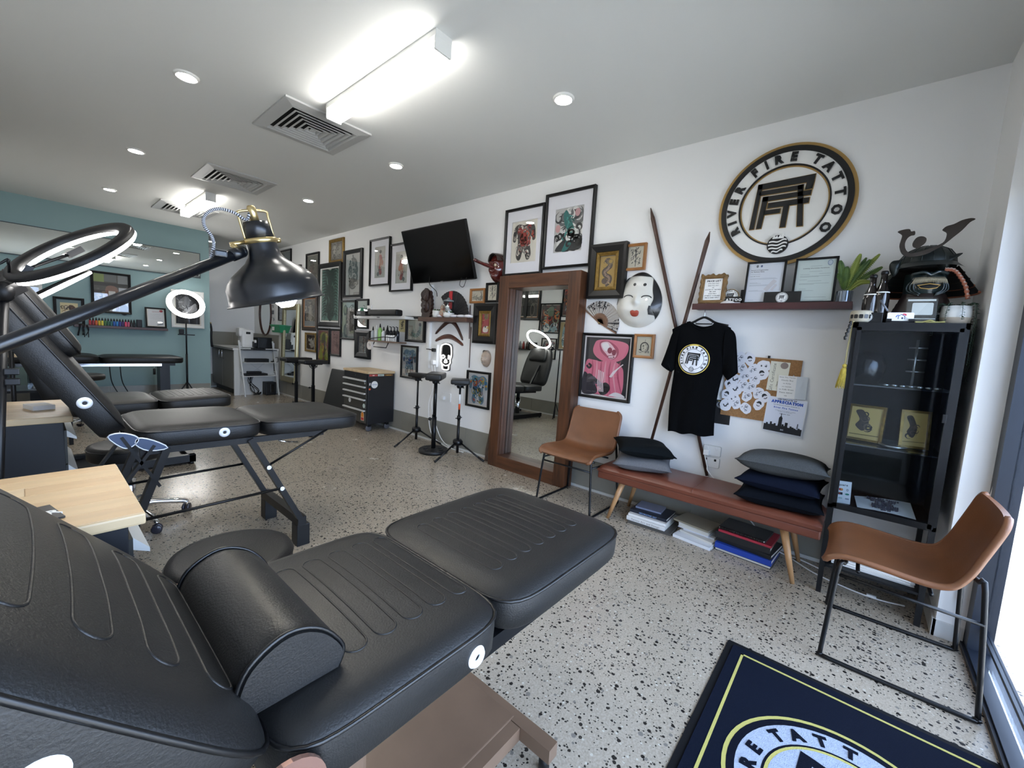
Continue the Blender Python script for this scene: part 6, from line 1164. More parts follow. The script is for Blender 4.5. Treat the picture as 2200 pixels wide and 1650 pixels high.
# --- second bed
t = thing('tattoo_bed', 'second black tattoo bed on thin steel legs with raised block feet', 'tattoo bed', (.7, 2.6, 0), 'padded tattoo beds')
B2Y, B2W = 2.605, .55
tilt = rot(.02, 'Y')
pad(t, tr(1.06, B2Y, .745) @ tilt, .545, B2W, .088, .012, 0); pad(t, tr(.54, B2Y, .757) @ tilt, .5, B2W, .085, .014, 0, grom=((.07, -.045, -1),))
B2T = basis((.28, B2Y, .765), (-.52, 0, .855), (0, -1, 0))
pad(t, B2T @ tr(.40, 0, 0), .80, B2W, .1, .02, 0, grom=((-.22, -.055, 1),), taper=.1)
pad(t, B2T @ tr(.52, 0, .062), .36, B2W * .86, .06, .014, 0, nm='headrest_pad')
for s in (-1, 1):
    y = B2Y + s * (B2W / 2 + .012); e = -.005 * s
    for P in ([(.2, .746), (.236, .757), (.282, .74), (.293, .716), (.262, .69), (.235, .701)], [(.292, .728), (.341, .711), (.39, .671), (.326, .668), (.285, .70)]):
        T = basis((0, y, 0), (1, 0, 0), (0, 0, 1)); part('hinge_plate', MB(T).prism(spl(P, 3, True), -.003, .003, mat('blue_steel_plate', '46526a', .3, .5)), t); part('plate_edge', MB(T).tube([(px_, pz_, .0) for px_, pz_ in spl(P, 3, True)], .0035, mat('bright_plate_edge', 'c9cdd4', .3, .4), 6, closed=True), t)
    part('seat_rail', MB().bar((.3, y - s * .03, .66), (1.1, y - s * .03, .645), .02, .03, BLKMET), t)
    part('front_leg', MB().bar((.72, y - s * .02, .66), (.975, y - s * .02, .15), .028, .04, BLKMET, up=(0, 1, 0)), t)
    part('rear_leg', MB().bar((.39, y - s * .02, .67), (.21, y - s * .02, .15), .028, .04, BLKMET, up=(0, 1, 0)), t); part('hinge_strut', MB().bar((.24, y - s * .01, .74), (.36, y - s * .01, .5), .012, .03, BLKMET, up=(0, 1, 0)), t); part('hinge_strut', MB().bar((.345, y - s * .01, .69), (.19, y - s * .01, .44), .012, .03, BLKMET, up=(0, 1, 0)), t)
    part('tie_rod', MB().tube([(.862, y, .37), (.27, y, .36)], .0075, BLKMET, 8), t)
    part('foot_strut', MB().tube([(.80, y - s * .02, .5), (1.12, y - s * .02, .66)], .0065, BLKMET, 8), t)
    for (x, z) in ((.865, .37), (.80, .5), (.28, .37)): part('bolt', MB().cyl((x, y - .012, z), (x, y + .008, z), .011, CHROME), t)
    for x in (.985, .2):
        part('block_foot', MB().box((x - .035, y - s * .045 - .038, 0), (x + .035, y - s * .045 + .038, .125), BLKMET, bev=.003), t)
for x in (.975, .21): part('cross_bar', MB().bar((x, B2Y - .285, .15), (x, B2Y + .285, .15), .045, .05, BLKMET), t)
part('stop_peg', MB().cyl((1.1, B2Y - .1, .65), (1.1, B2Y - .1, .585), .013, BLKMET), t); part('release_lever', MB().tube([(.86, B2Y - .26, .63), (.9, B2Y - .26, .615), (.98, B2Y - .2, .59)], .006, CHROME, 8), t)
# --- third bed (its raised back shows in the mirror)
t = thing('tattoo_bed', 'third black tattoo bed with upright back on a low steel plate base', 'tattoo bed', (.5, 4.55, 0), 'padded tattoo beds')
B3Y, B3W = 4.58, .62
pad(t, tr(.94, B3Y, .605) @ rot(-.03, 'Y'), .50, B3W, .1, .016, 6, chl=.7, chw=.04); pad(t, tr(.43, B3Y, .6), .5, B3W, .1, .016, 0)
T3_ = basis((.17, B3Y, .61), (-.32, 0, .947), (0, -1, 0)); pad(t, T3_ @ tr(.36, 0, 0), .74, B3W * .92, .1, .02, 0, taper=.3); pad(t, T3_ @ tr(.56, 0, .05), .26, B3W * .62, .05, .02, 0, nm='headrest_pad', taper=.25)
part('lift_column', MB().cyl((.5, B3Y, .08), (.5, B3Y, .36), .045, CHROME).cyl((.5, B3Y, .3), (.5, B3Y, .5), .03, BLKMET), t); part('support_plate', MB().box((.25, B3Y - .2, .46), (.9, B3Y + .2, .5), BLKMET), t)
part('base_plate', MB().box((.05, 4.42, .02), (.9, 4.86, .05), BLKMET), t)
for y in (4.38, 4.86): part('base_beam', MB().box((.02, y, .02), (.93, y + .05, .085), BLKMET, bev=.004), t)
part('base_beam', MB().box((.88, 4.38, .02), (.93, 4.91, .085), BLKMET, bev=.004), t)
for x in (.05, .9):
    for y in (4.4, 4.89): part('levelling_foot', MB().cyl((x, y, 0), (x, y, .025), .018, BLACK), t)
part('back_strut', MB().bar((.4, B3Y - .1, .46), (.08, B3Y - .1, .95), .03, .03, BLKMET), t)
# --- far bed by the teal wall
t = thing('massage_table', 'far flat black padded table with a chrome rail by the teal wall', 'tattoo bed', (.75, 7.62, 0), 'padded tattoo beds')
pad(t, tr(1.03, 7.62, .742), .84, .6, .085, .01, 0); pad(t, tr(.18, 7.62, .752), .82, .6, .085, .01, 0)
part('chrome_rail', MB().box((-.1, 7.36, .615), (1.2, 7.375, .65), CHROME), t); part('top_frame', MB().box((-.15, 7.38, .62), (1.35, 7.86, .655), BLKMET), t)
for x in (.0, 1.2): part('leg_column', MB().box((x, 7.5, .04), (x + .11, 7.72, .63), BLKMET), t); part('floor_foot', MB().box((x - .02, 7.36, 0), (x + .13, 7.88, .05), BLKMET, bev=.006), t)
part('hand_control', MB().cyl((1.12, 7.37, .58), (1.12, 7.37, .50), .014, BLACK).tube([(1.12, 7.37, .61), (1.12, 7.37, .58)], .003, CHROME, 6), t)
for x in (.68, .78): part('cable', MB().tube(spl([(x, 7.38, .62), (x + .02, 7.4, .4), (x + .1, 7.42, .2), (x + .16, 7.42, .01)], 5), .006, BLACK, 6), t)
# ------------------------------------------------------------------ stools
def stool(label, x, y, z, r, th, base=True, a0=.3, m=None):
    t = thing('rolling_stool', label, 'stool', (x, y, 0), 'round black stools'); T = tr(x, y, 0)
    part('seat', MB(T).lathe([(0, z - th), (r * .96, z - th), (r, z - th + .01), (r * 1.0, z - .022), (r * .97, z - .006), (r * .85, z), (0, z + .004)], m or LEATHER, 56), t)
    part('seat_seam', MB(T).tube([(r * 1.0 * math.cos(k * PI / 28), r * math.sin(k * PI / 28), z - .022) for k in range(56)], .003, PIPE, 6, closed=True), t)
    part('gas_column', MB(T).lathe([(0, .08), (.028, .08), (.028, z * .55), (.016, z * .56), (.016, z - th), (0, z - th)], CHROME, 18), t)
    for k in range(5):
        a = a0 + 2 * PI * k / 5; c, s = math.cos(a), math.sin(a); R = .27
        g = part('base_arm', MB(T).tube(spl([(.02 * c, .02 * s, .115), (.12 * c, .12 * s, .105), (R * .93 * c, R * .93 * s, .075), (R * c, R * s, .062)], 4), [.02] * 4 + [.017] * 4 + [.014] * 5, CHROME, 10), t)
        w = T @ tr(R * c, R * s, .027) @ rot(a + 1.0, 'Z') @ rot(PI / 2, 'X')
        for d in (-.013, .013): part('caster_wheel', MB(w @ tr(0, 0, d)).lathe([(0, -.008), (.02, -.008), (.0265, -.004), (.0265, .004), (.02, .008), (0, .008)], mat('smoky_caster', '2a2a36', .2, coat=.5), 18), g)
stool('large round black stool between the two nearest beds', .427, 1.56, .468, .182, .075)
stool('round black stool on a chrome five-star base behind the second bed', .37, 3.28, .50, .18, .085, a0=-1.27)
stool('padded black round-ended stool in front of the teal wall', .35, 6.35, .62, .2, .06)
# ------------------------------------------------------------------ wooden topped tool trolleys
def trolley(label, x0, x1, y0, y1, z, decal=False):
    t = thing('tool_trolley', label, 'trolley', ((x0 + x1) / 2, (y0 + y1) / 2, 0), 'black tool trolleys with wooden tops'); b = .018
    tp = part('top', MB().box((x0, y0, z - .028), (x1, y1, z - .002), PINE, bev=.005), t); yy = y0 + .003; i = int(abs(y0 * 10))
    while yy < y1 - .006:                           # glued staves of the wooden top
        ye = min(y1 - .003, yy + .068); cut = x0 + (x1 - x0) * (.35, .6, .48)[i % 3]
        for xa, xb in ((x0 + .003, cut - .0006), (cut + .0006, x1 - .003)): i += 1; part('stave', MB().box((xa, yy + .0005, z - .006), (xb, ye - .0005, z), mat('birch_stave_%d' % (i * 7 % 4), ('d9c19c', 'd0b48a', 'dfc9a8', 'cbac82')[i * 7 % 4], .42, var=.14, vscale=5, stretch=(1.2, 5, 1)), bev=.0008), tp)
        yy = ye
    part('carcass', MB().box((x0 + b, y0 + b, .1), (x1 - b - .01, y1 - b, z - .029), mat('trolley_black', '101319', .45), bev=.004), t)
    for k in range(4):
        za = .12 + (z - .18) * k / 4; zb = .12 + (z - .18) * (k + 1) / 4 - .008; d = part('drawer', MB().box((x1 - b - .012, y0 + b + .012, za), (x1 - b - .002, y1 - b - .012, zb), mat('drawer_grey', '3a3b39', .4, .3)), t)
        part('pull', MB().prism([(0, 0), (.03, -.014), (.03, -.004), (.0, .03)], 0, y1 - y0 - 2 * b - .04, mat('pull_white_metal', 'd4d6d4', .3, .3), T=basis((x1 - b - .002, y0 + b + .02 + (y1 - y0 - 2 * b - .04), zb - .03), (1, 0, 0), (0, 0, 1))), d)
    for x in (x0 + .06, x1 - .07):
        for y in (y0 + .07, y1 - .07):
            c = part('caster_fork', MB().box((x - .02, y - .018, .06), (x + .02, y + .018, .1), BLKMET, bev=.003), t); part('caster_wheel', MB(tr(x, y, .04) @ rot(PI / 2, 'X')).lathe([(0, -.014), (.033, -.014), (.04, -.009), (.04, .009), (.033, .014), (0, .014)], BLACK, 20), c)
    return t
trolley('black tool trolley with pale wooden top, nearest, behind the first bed', -.285, .16, 1.195, 1.665, .80)
trolley('black tool trolley with pale wooden top beside the second bed back', -.38, .118, 2.585, 3.12, .80)
mb = MB(TZ(.03, 2.84, .801, .3)); mb.box((-.04, -.05, 0), (.03, .05, .02), PAPER); solo('paper_towel', mb, 'folded white paper towel on the farther wooden trolley top', 'paper')
mb = MB(TZ(-.02, 1.30, .801, .2)); mb.box((-.07, -.05, 0), (.05, .05, .004), SBLK); text(mb, 'JUNIOR', -.01, -.02, .005, .035, SWHT, 'b'); solo('name_card', mb, 'small black card with white letters on the nearest wooden trolley top', 'card')
# red, black framed shelving with clutter seen between the beds at the far left
t = thing('supply_rack', 'dark wire rack with clear boxes behind the second trolley, far left', 'rack', (.0, 5.9, 0))
for x in (-.3, .24):
    for y in (5.7, 6.1): part('post', MB().box((x - .015, y - .015, 0), (x + .015, y + .015, .95), BLKMET), t)
for z in (.2, .52, .84): part('shelf', MB().box((-.31, 5.68, z), (.25, 6.12, z + .02), BLKMET if z < .8 else PINE), t)
CLB = glassmat('clear_plastic_box', (.85, .87, .88), .12)
for i, (x, z, lab) in enumerate(((-.2, .22, 'left'), (.1, .22, 'right'), (-.2, .54, 'left'), (.1, .54, 'right'))):
    mb = MB(tr(x, 5.88, z)); a = .11
    for p, q in (((-a, -a, 0), (a, a, .003)), ((-a, -a, 0), (a, -a + .003, .16)), ((-a, a - .003, 0), (a, a, .16)), ((-a, -a, 0), (-a + .003, a, .16)), ((a - .003, -a, 0), (a, a, .16))): mb.box(p, q, CLB)
    mb.box((-a * .7, -a * .7, .004), (a * .2, a * .6, .07), SWHT).box((a * .1, -a * .5, .004), (a * .8, a * .3, .05), mat('box_content_grey', '77787a', .5))
    solo('storage_box', mb, 'clear storage box, %s one on the %s shelf of the wire rack' % (lab, 'lower' if z < .4 else 'middle'), 'box')
# ------------------------------------------------------------------ swing arm floor lamp
LB = mat('lamp_black', '0e1014', .3, spec=.6)
jo = WY(519, 541, 1.4); Q = WY(0, 742, 1.29); dr = (Q - jo); en = jo + dr * 1.72
t = thing('floor_lamp', 'black swing-arm floor lamp with brass fittings and large black shade', 'lamp', (en.x, en.y, 0))
part('arm', MB().tube([jo - dr * .0, jo + dr * .06], [.0165, .0165], LB, 16).tube([jo + dr * .06, en], [.014, .0155], LB, 16).ball(tuple(jo), .0165, LB, 14, 8), t)
part('pole', MB().cyl((en.x, en.y, .02), (en.x, en.y, en.z + .1), .013, LB), t); part('base', MB().lathe([(0, 0), (.075, 0), (.075, .018), (.06, .026), (0, .026)], LB, 32, T=tr(en.x, en.y, 0)), t); part('pivot', MB().ball(tuple(en), .024, BRASS), t)
rL, rR, nk = WY(495, 663, 1.4), WY(686, 634, 1.4), WY(562, 530, 1.4); rc = (rL + rR) / 2; xx = (rR - rL).normalized(); vw = (rc - CAM).normalized(); yy = (vw - xx * vw.dot(xx)).normalized(); zz = xx.cross(yy)
if zz.z < 0: zz = -zz; yy = -yy
yy = zz.cross(xx); zz = (zz - yy * .02).normalized(); yy = zz.cross(xx)
R0 = (rR - rL).length / 2; HS = abs((nk - rc).dot(zz)); LM = Matrix((xx, yy, zz)).transposed().to_4x4(); LM.translation = rc
k = HS / .92; pf = [(1.0, 0), (1.03, -.01), (1.03, .012), (.985, .02), (.965, .12), (.955, .30), (.90, .40), (.78, .52), (.60, .63), (.44, .73), (.35, .83), (.315, .95), (.305, 1.1), (.30, 1.12)]
HS2 = HS; prof = [(r * R0, z * HS2) for r, z in pf]
part('shade', MB(LM).lathe(prof + [(p[0] - .0025, p[1]) for p in prof[::-1][:-3]], LB, 64), t)
part('inner_reflector', MB(LM).lathe([(r * .985 - .003, z) for r, z in prof[3:-1]], mat('shade_inside', 'e0ddd4', .6), 48), t)
zt = 1.12 * HS2; part('socket_cup', MB(LM).lathe([(.0, zt), (.3 * R0, zt), (.27 * R0, zt + .035), (.25 * R0, zt + .05), (0, zt + .052)], LB, 28), t)
part('brass_collar', MB(LM).lathe([(.30 * R0, zt - .012), (.345 * R0, zt - .008), (.345 * R0, zt + .002), (.3 * R0, zt + .004)], BRASS, 36).tube([(-.34 * R0, 0, zt - .004), (-.62 * R0, 0, zt - .008)], .006, BRASS, 10).cyl((.34 * R0, 0, zt - .004), (.42 * R0, 0, zt - .004), .007, BRASS).tube([tuple(LM.inverted() @ jo), (-.6 * R0, 0, zt - .008)], .007, BRASS, 10), t)
part('brass_bail', MB(LM).tube(spl([(-.3 * R0, 0, zt), (-.3 * R0, 0, zt + .06), (-.26 * R0, 0, zt + .08), (.26 * R0, 0, zt + .08), (.3 * R0, 0, zt + .06), (.3 * R0, 0, zt)], 4), .0035, BRASS, 8), t)
part('brass_stem', MB(LM).lathe([(.012, zt + .05), (.012, zt + .088), (.009, zt + .095), (0, zt + .096)], BRASS, 16), t)
part('bulb', MB(LM).lathe([(0, -.022), (.018, -.02), (.03, -.005), (.032, .01), (.026, .035), (.016, .06), (0, .062)], emis('lamp_bulb', (1, .95, .82), 25), 24, T=tr(.02, -.01, 0)), t)
CORD = mat('striped_cord', 'b9b9bd', .7); CORDB = mat('striped_cord_dark', '26262a', .7)
cp = spl([tuple(LM @ V((0, 0, zt + .094)))] + [tuple(WY(px, py, 1.4)) for px, py in ((530, 472), (505, 458), (475, 449), (452, 453), (438, 468), (440, 487), (455, 508), (459, 528), (453, 552))], 12); mb = MB()
for i in range(len(cp) - 1): mb.tube([cp[i], cp[i + 1]], .0042, CORD if i % 2 else CORDB, 7, caps=False)
part('fabric_cord', mb, t); q = jo + dr * .125; part('cord_clip', MB().box((q.x - .015, q.y - .012, q.z + .008), (q.x + .015, q.y + .012, q.z + .026), LB, bev=.004), t)
# ------------------------------------------------------------------ ring lights
RGE = emis('ring_light_glow', (1, .975, .95), RING)
def ringlight(T, R, w, t, extra=True):
    n = 56; sec = [(R - w, .0, 0), (R - w, .012, 1), (R - w * .8, .022, 1), (R + w * .8, .022, 1), (R + w, .012, 1), (R + w, 0, 0)]
    part('housing', MB(T).lathe([(R - w, -.004), (R - w, .008), (R - w * .7, .016), (R + w * .7, .016), (R + w, .008), (R + w, -.004)], BLACK, n), t)
    part('diffuser', MB(T).lathe([(R + w * .96, -.003), (R + w * .96, -.014), (R + w * .7, -.02), (R - w * .7, -.02), (R - w * .96, -.014), (R - w * .96, -.003)], RGE, n), t)
C1 = WY(148, 552, 2.25); E1, E2 = WY(14, 607, 2.22), WY(277, 483, 2.28); R1 = (E2 - E1).length / 2 * .85; x_ = (E2 - E1).normalized(); v_ = (CAM - C1).normalized(); n0 = (v_ - x_ * v_.dot(x_)).normalized(); y0 = n0.cross(x_)
s_ = math.sin(math.radians(13.5)); c_ = math.cos(math.radians(13.5)); up_ = y0 if y0.z > 0 else -y0
zn = (n0 * s_ + up_ * c_).normalized(); yn = zn.cross(x_); RM = Matrix((x_, yn, zn)).transposed().to_4x4(); RM.translation = (E1 + E2) / 2
pb = WY(8, 640, 2.2); t = thing('ring_light', 'big ring light on a black stand, tilted nearly edge-on', 'ring light', (-.12, 2.2, 0), 'ring lights on stands')
ringlight(RM, R1, .023, t); ft = V((-.12, 2.2, .02)); tp_ = RM @ V((-R1 * 1.08, 0, -.02))
part('stand_pole', MB().tube([ft, pb], [.014, .0125], BLKMET, 14), t); part('tilt_head', MB().ball(tuple(pb + V((0, 0, .02))), (.028, .028, .035), BLACK).bar(pb + V((0, 0, .02)), tp_, .045, .04, BLACK).bar(tp_, RM @ V((-R1 * .72, 0, .012)), .07, .02, BLACK), t)
for k in range(3): a = 2.0 * k + .6; part('tripod_leg', MB().tube([(-.12, 2.2, .22), (-.12 + .1 * math.cos(a), 2.2 + .12 * math.sin(a), .01)], .008, BLKMET, 8), t)
for z in (1.02, .985): part('clamp', MB().box((-.055, 2.185, z), (-.02, 2.215, z + .022), BLKMET, bev=.003), t)
part('phone_clip', MB().tube([RM @ V((-R1 * .75, 0, .01)), RM @ V((-R1 * .1, -.02, .0))], .005, BLACK, 8).bar(RM @ V((-R1 * .15, -.02, 0)), RM @ V((R1 * .12, -.02, 0)), .03, .02, BLACK), t)
part('power_cable', MB().tube(spl([tuple(RM @ V((-R1 * 1.0, .03, .015))), tuple(WY(18, 566, 2.2)), tuple(WY(2, 565, 2.2)), (-.2, 2.2, 1.2), (-.22, 2.2, .4), (-.2, 2.25, .01)], 6), .004, BLACK, 6), t)
a, b = WY(34, 657, 4.42), WY(189, 585, 4.58); x_ = (b - a).normalized(); c0 = (a + b) / 2; v_ = (CAM - c0).normalized(); zn = x_.cross(v_); zn = zn if zn.z > 0 else -zn; zn = (zn - v_ * .03).normalized(); yn = zn.cross(x_); M2 = Matrix((x_, yn, zn)).transposed().to_4x4(); M2.translation = c0
t = thing('ring_light', 'second ring light seen as a glowing bar below the big one', 'ring light', (a.x - .03, 4.4, 0), 'ring lights on stands'); R2 = (b - a).length / 2 - .02; ringlight(M2, R2, .016, t)
part('stand_pole', MB().tube([(a.x - .03, 4.16, .02), (a.x - .03, 4.16, a.z - .03), (a.x - .02, 4.3, a.z - .01)], .012, BLKMET, 12), t); part('tilt_head', MB().ball((a.x - .015, 4.33, a.z - .005), .035, BLACK), t)
for k in range(3): w = 2.1 * k; part('tripod_leg', MB().tube([(a.x - .03, 4.16, .3), (a.x - .03 + .1 * math.cos(w), 4.12 + .08 * math.sin(w), .01)], .008, BLKMET, 8), t)
# far ring light
c0 = WY(399.5, 653.5, 7.95); t = thing('ring_light', 'far glowing ring light on a tripod before the white framed poster', 'ring light', (c0.x, 7.95, 0), 'ring lights on stands')
M3 = basis(c0, (1, 0, -.05), (0, .45, .9)) ; M3 = M3 @ rot(PI, 'Y'); ringlight(M3, .205, .034, t); zt = c0.z - .24
part('stand_pole', MB().cyl((c0.x, 7.97, .1), (c0.x, 7.97, .75), .014, BLKMET).cyl((c0.x, 7.97, .75), (c0.x, 7.97, c0.z - .2), .01, BLKMET), t)
for k in range(3): w = 2.1 * k + .5; part('tripod_leg', MB().tube([(c0.x, 7.97, .32), (c0.x + .2 * math.cos(w), 7.95 + .17 * math.sin(w), .01)], .009, BLKMET, 8), t)
part('phone_holder', MB().box((c0.x - .1, 7.93, 1.04), (c0.x + .1, 7.98, 1.055), BLACK).box((c0.x - .09, 7.94, 1.055), (c0.x - .03, 7.97, 1.13), BLACK, bev=.01), t)
# ------------------------------------------------------------------ teal wall
def TF(label, tl, br, fm, **k):
    a, b = WY(*tl, YT - .02), WY(*br, YT - .02); return frame(k.pop('nm', 'framed_picture'), label, TT((a.x + b.x) / 2, (a.z + b.z) / 2), abs(a.x - b.x), abs(a.z - b.z), fm, group='pictures on the teal wall', **k)
def shopfront(A): A.rect(0, 0, 1, 1, '5a5650'); A.rect(0, .78, .3, 1, '8a9a58'); A.rect(.3, .8, .66, 1, '6f7270'); A.rect(.7, .76, 1, 1, '8a8d8c'); A.rect(.0, .68, 1, .77, '3c3a36'); A.shape([(.35, .1), (.33, .6), (.5, .7), (.7, .6), (.7, .1)], '8b6a5a'); A.rect(.42, .0, .62, .55, 'e0ddd6'); A.rect(.72, .0, .98, .66, 'c4c8cb'); A.blobs(16, (.02, .1, .36, .64), ['8c7f6a', '3a3835', 'b9b0a0', '6d6a64', 'd8d2c4'], .06); A.ell(.86, .06, .14, .16, '3a3c40', 16)
def skull(A): A.rect(.14, .14, .86, .86, 'cdbf95'); A.ell(.38, .66, .1, .1, '8d7d6a'); A.ell(.38, .66, .06, .06, 'cfc4a8'); A.shape([(.48, .74), (.66, .76), (.76, .6), (.7, .44), (.55, .5)], '4f3b30'); A.swirls(12, (.22, .3, .76, .7), ['2a2420', 'e2dac8', '6b4a3c', '3a322c'], .03, .13); A.line([(.2, .4), (.4, .5), (.6, .55), (.8, .5)], .03, 'ded6c4')
def whitepost(A): A.rect(.03, .03, .97, .97, 'c9cad2'); A.shape([(.2, .4), (.6, .7), (.9, .6), (.9, .35), (.5, .25)], 'a9aab8'); A.shape([(.3, .1), (.9, .25), (.9, .05), (.4, .03)], '4a4b52'); A.line([(.1, .8), (.5, .85)], .02, '8a8b95', False)
def bwposter(A): A.rect(.05, .05, .95, .95, '3b3b3c'); A.shape([(.15, .7), (.4, .9), (.6, .8), (.5, .55), (.25, .5)], '77797a'); A.shape([(.3, .45), (.6, .6), (.8, .7), (.85, .5), (.7, .42), (.4, .35)], 'b9babb'); A.strokes(18, (.1, .4, .9, .92), ['8a8a8a', '1c1c1d', 'c8c8c8'], .02, .2); A.rect(.05, .05, .95, .33, '2a2a2b'); A.blobs(14, (.1, .3, .9, .4), ['6a6a6b', '19191a'], .04)
def certf(A): A.rect(.05, .04, .95, .96, 'd6d8da'); A.ell(.82, .9, .1, .07, 'b8404a'); A.txt('CERTIFICATE', .5, .82, .05, 'b04a50', 'b'); [A.rect(.15, .7 - .07 * i, .8 - .05 * (i % 3), .71 - .07 * i, 'a5a9ad') for i in range(5)]; A.shape([(.55, .1), (.85, .2), (.9, .12), (.6, .06)], '8a8d92')
TF('tall black framed photo of a shop front on the teal wall', (193, 580), (283, 676), BLKFR, art=shopfront, fw=.03, dep=.035)
TF('black framed sepia skull and bird picture on the teal wall', (113, 636), (183.5, 700), BLKFR, art=skull, fw=.03, glass=False, bgc='6f8386')
TF('white framed pale poster, leftmost on the teal wall', (30, 606), (95, 696), WHFR, art=whitepost, fw=.03)
TF('white framed black and white poster behind the far ring light', (367, 621), (439, 706.5), WHFR, art=bwposter, fw=.04)
a, b = WY(-30, 470, YT - .02), WY(431, 598, YT - .02); tl, tr_ = WY(0, 475, YT).z, WY(430, 545, YT).z
x0, x1, z0, z1 = XL + .02, b.x, 1.945, 2.335
t = thing('wall_mirror', 'long horizontal dark edged mirror high on the teal wall', 'mirror', ((x0 + x1) / 2, YT, (z0 + z1) / 2)); part('backing', MB().box((x0, YT - .02, z0), (x1, YT - .001, z1), mat('mirror_edge_dark', '3d4a4a', .4)), t); part('glass', MB().box((x0 + .012, YT - .024, z0 + .012), (x1 - .012, YT - .0205, z1 - .012), MIRROR), t)
sa, sb = WY(160, 694, 8.1), WY(356, 707, 8.1); t = thing('wall_shelf', 'dark brown shelf of colour bottles on the teal wall', 'shelf', ((sa.x + sb.x) / 2, YT - .05, 1.11)); SZ = 1.125
part('board', MB().box((.42, YT - .105, SZ - .035), (1.40, YT, SZ), WALNUT, bev=.003), t)
cols = ['b02a30', '8a2230', 'c4562a', 'c9a92a', 'd8c84a', '3d6a3a', '2a5a45', '2f6a6a', '2a5fb0', '2f80c4', '3a3a8a', '4a2f6a', 'd04a6a', 'c05a7a', '2a2a2c', '1e1e20']
nms = ['bright red', 'dark red', 'orange', 'mustard', 'yellow', 'dark green', 'bottle green', 'teal green', 'royal blue', 'sky blue', 'indigo', 'purple', 'hot pink', 'dusty pink', 'charcoal', 'black']
for i, (c, nm) in enumerate(zip(cols, nms)):
    x = .575 + .03 * i; t = thing('ink_bottle', 'small %s ink bottle in the row on the teal wall shelf' % nm, 'bottle', (x, YT - .055, SZ), 'ink bottles on the teal wall shelf'); m = mat('ink_bottle_' + c, c, .25)
    part('body', MB(tr(x, YT - .055, SZ)).lathe([(0, 0), (.0125, 0), (.013, .004), (.013, .058), (.009, .068), (0, .068)], m, 14), t); part('cap', MB(tr(x, YT - .055, SZ)).lathe([(.0085, .066), (.0085, .08), (.003, .105), (0, .106)], BLACK, 12), t)
mb = MB(tr(1.08, YT - .06, SZ)); mb.box((-.03, -.02, 0), (.03, .02, .11), BLACK, bev=.006); solo('pump_bottle', mb, 'taller black square bottle right of the ink row, teal wall', 'bottle')
for k, (x, lab) in enumerate(((1.105, 'left'),)):
    pass
q = WY(333, 683, YT - .05); frame('standing_certificate', 'black framed certificate standing on the teal wall shelf', basis((1.268, YT - .055, SZ + .152), (1, 0, 0), (0, .15, 1)), .24, .298, BLKFR, art=certf, fw=.02, group='pictures on the teal wall')
mb = MB(); rr_ = random.Random(4)
for i in range(7): x = .47 + .012 * i; mb.tube(spl([(x, YT - .115, SZ - .0), (x + .02 * rr_.uniform(-1, 1), YT - .12, SZ - .07), (x + .03 * rr_.uniform(-1, 1), YT - .118, SZ - .13 - .05 * rr_.random())], 5), .005, BLACK, 5)
o = solo('hanging_cables', mb, 'bunch of black cables hanging off the left of the teal shelf', 'cable')
mb = MB(TT(.36, 2.05)); mb.box((0, 0, .025), (.25, .09, .06), mat('sign_green', '2f9a4a', .4, emit=.4)); 
# ------------------------------------------------------------------ toolbox, case, armrest stands
TX, TX1, TY0, TY1, TZ0, TZ1 = 2.71, 3.08, 4.6, 5.2, .1, .735
t = thing('tool_cabinet', 'black wheeled tool cabinet with grey drawers and wooden top', 'cabinet', (2.9, 4.9, 0)); TB = mat('tool_cabinet_black', '15161a', .42); DG = mat('drawer_gunmetal', '4d4c47', .35, .4)
part('carcass', MB().box((TX, TY0, TZ0), (TX1, TY1, TZ1), TB, bev=.004), t); part('wooden_top', MB().box((TX - .01, TY0 - .01, TZ1), (TX1, TY1 + .01, TZ1 + .03), PINE, bev=.004), t)
zs = [.11, .245, .385, .455, .525, .595, .665]; zs = [.115, .29, .425, .505, .585, .665]
for k in range(5):
    d = part('drawer', MB().box((TX - .012, TY0 + .03, zs[k]), (TX - .0005, TY1 - .03, zs[k + 1] - .008), DG, bev=.002), t)
    part('pull', MB().box((TX - .04, TY0 + .035, zs[k + 1] - .03), (TX - .012, TY1 - .035, zs[k + 1] - .012), mat('brushed_aluminium', 'dcdcda', .4, .4), bev=.004), d)
part('lock_rail', MB().box((TX - .01, TY0 + .03, .668), (TX, TY1 - .03, .728), TB).cyl((TX - .012, 4.9, .7), (TX - .002, 4.9, .7), .008, CHROME), t)
for (y, z, r, c) in ((5.02, .36, .03, 'e6e6e2'), (4.67, .33, .028, 'b9c9c4'), (5.1, .625, .012, '222222'), (4.66, .615, .014, 'b9b9b4')):
    part('round_sticker', MB(basis((TX - .0125, y, z), (0, -1, 0), (0, 0, 1))).prism(circ(0, 0, r, 20), 0, .001, ink(c)), t)
mb = MB(basis((TX - .0125, 4.70, .2), (0, -1, 0), (0, 0, 1))); mb.prism([(-.035, -.06), (.035, -.06), (.035, .03), (0, .06), (-.035, .03)], 0, .001, ink('e8d8c0')); mb.prism([(-.03, -.055), (.03, -.055), (.03, -.02), (-.03, -.02)], .001, .0015, ink('c23a2a')); mb.prism([(-.028, -.015), (.028, -.015), (.028, .028), (0, .052), (-.028, .028)], .001, .0015, ink('e08a2a')); part('orange_sticker', mb, t)
ST2 = basis((2.895, TY0 - .0005, .5), (1, 0, 0), (0, 0, 1)); mb = MB(ST2); mb.prism(circ(-.1, .1, .045, 28), 0, .001, SWHT); text(mb, 'TATTOO', -.1, .095, .0015, .016, ink('3a4a9a'), 'b'); part('round_sticker', mb, t)
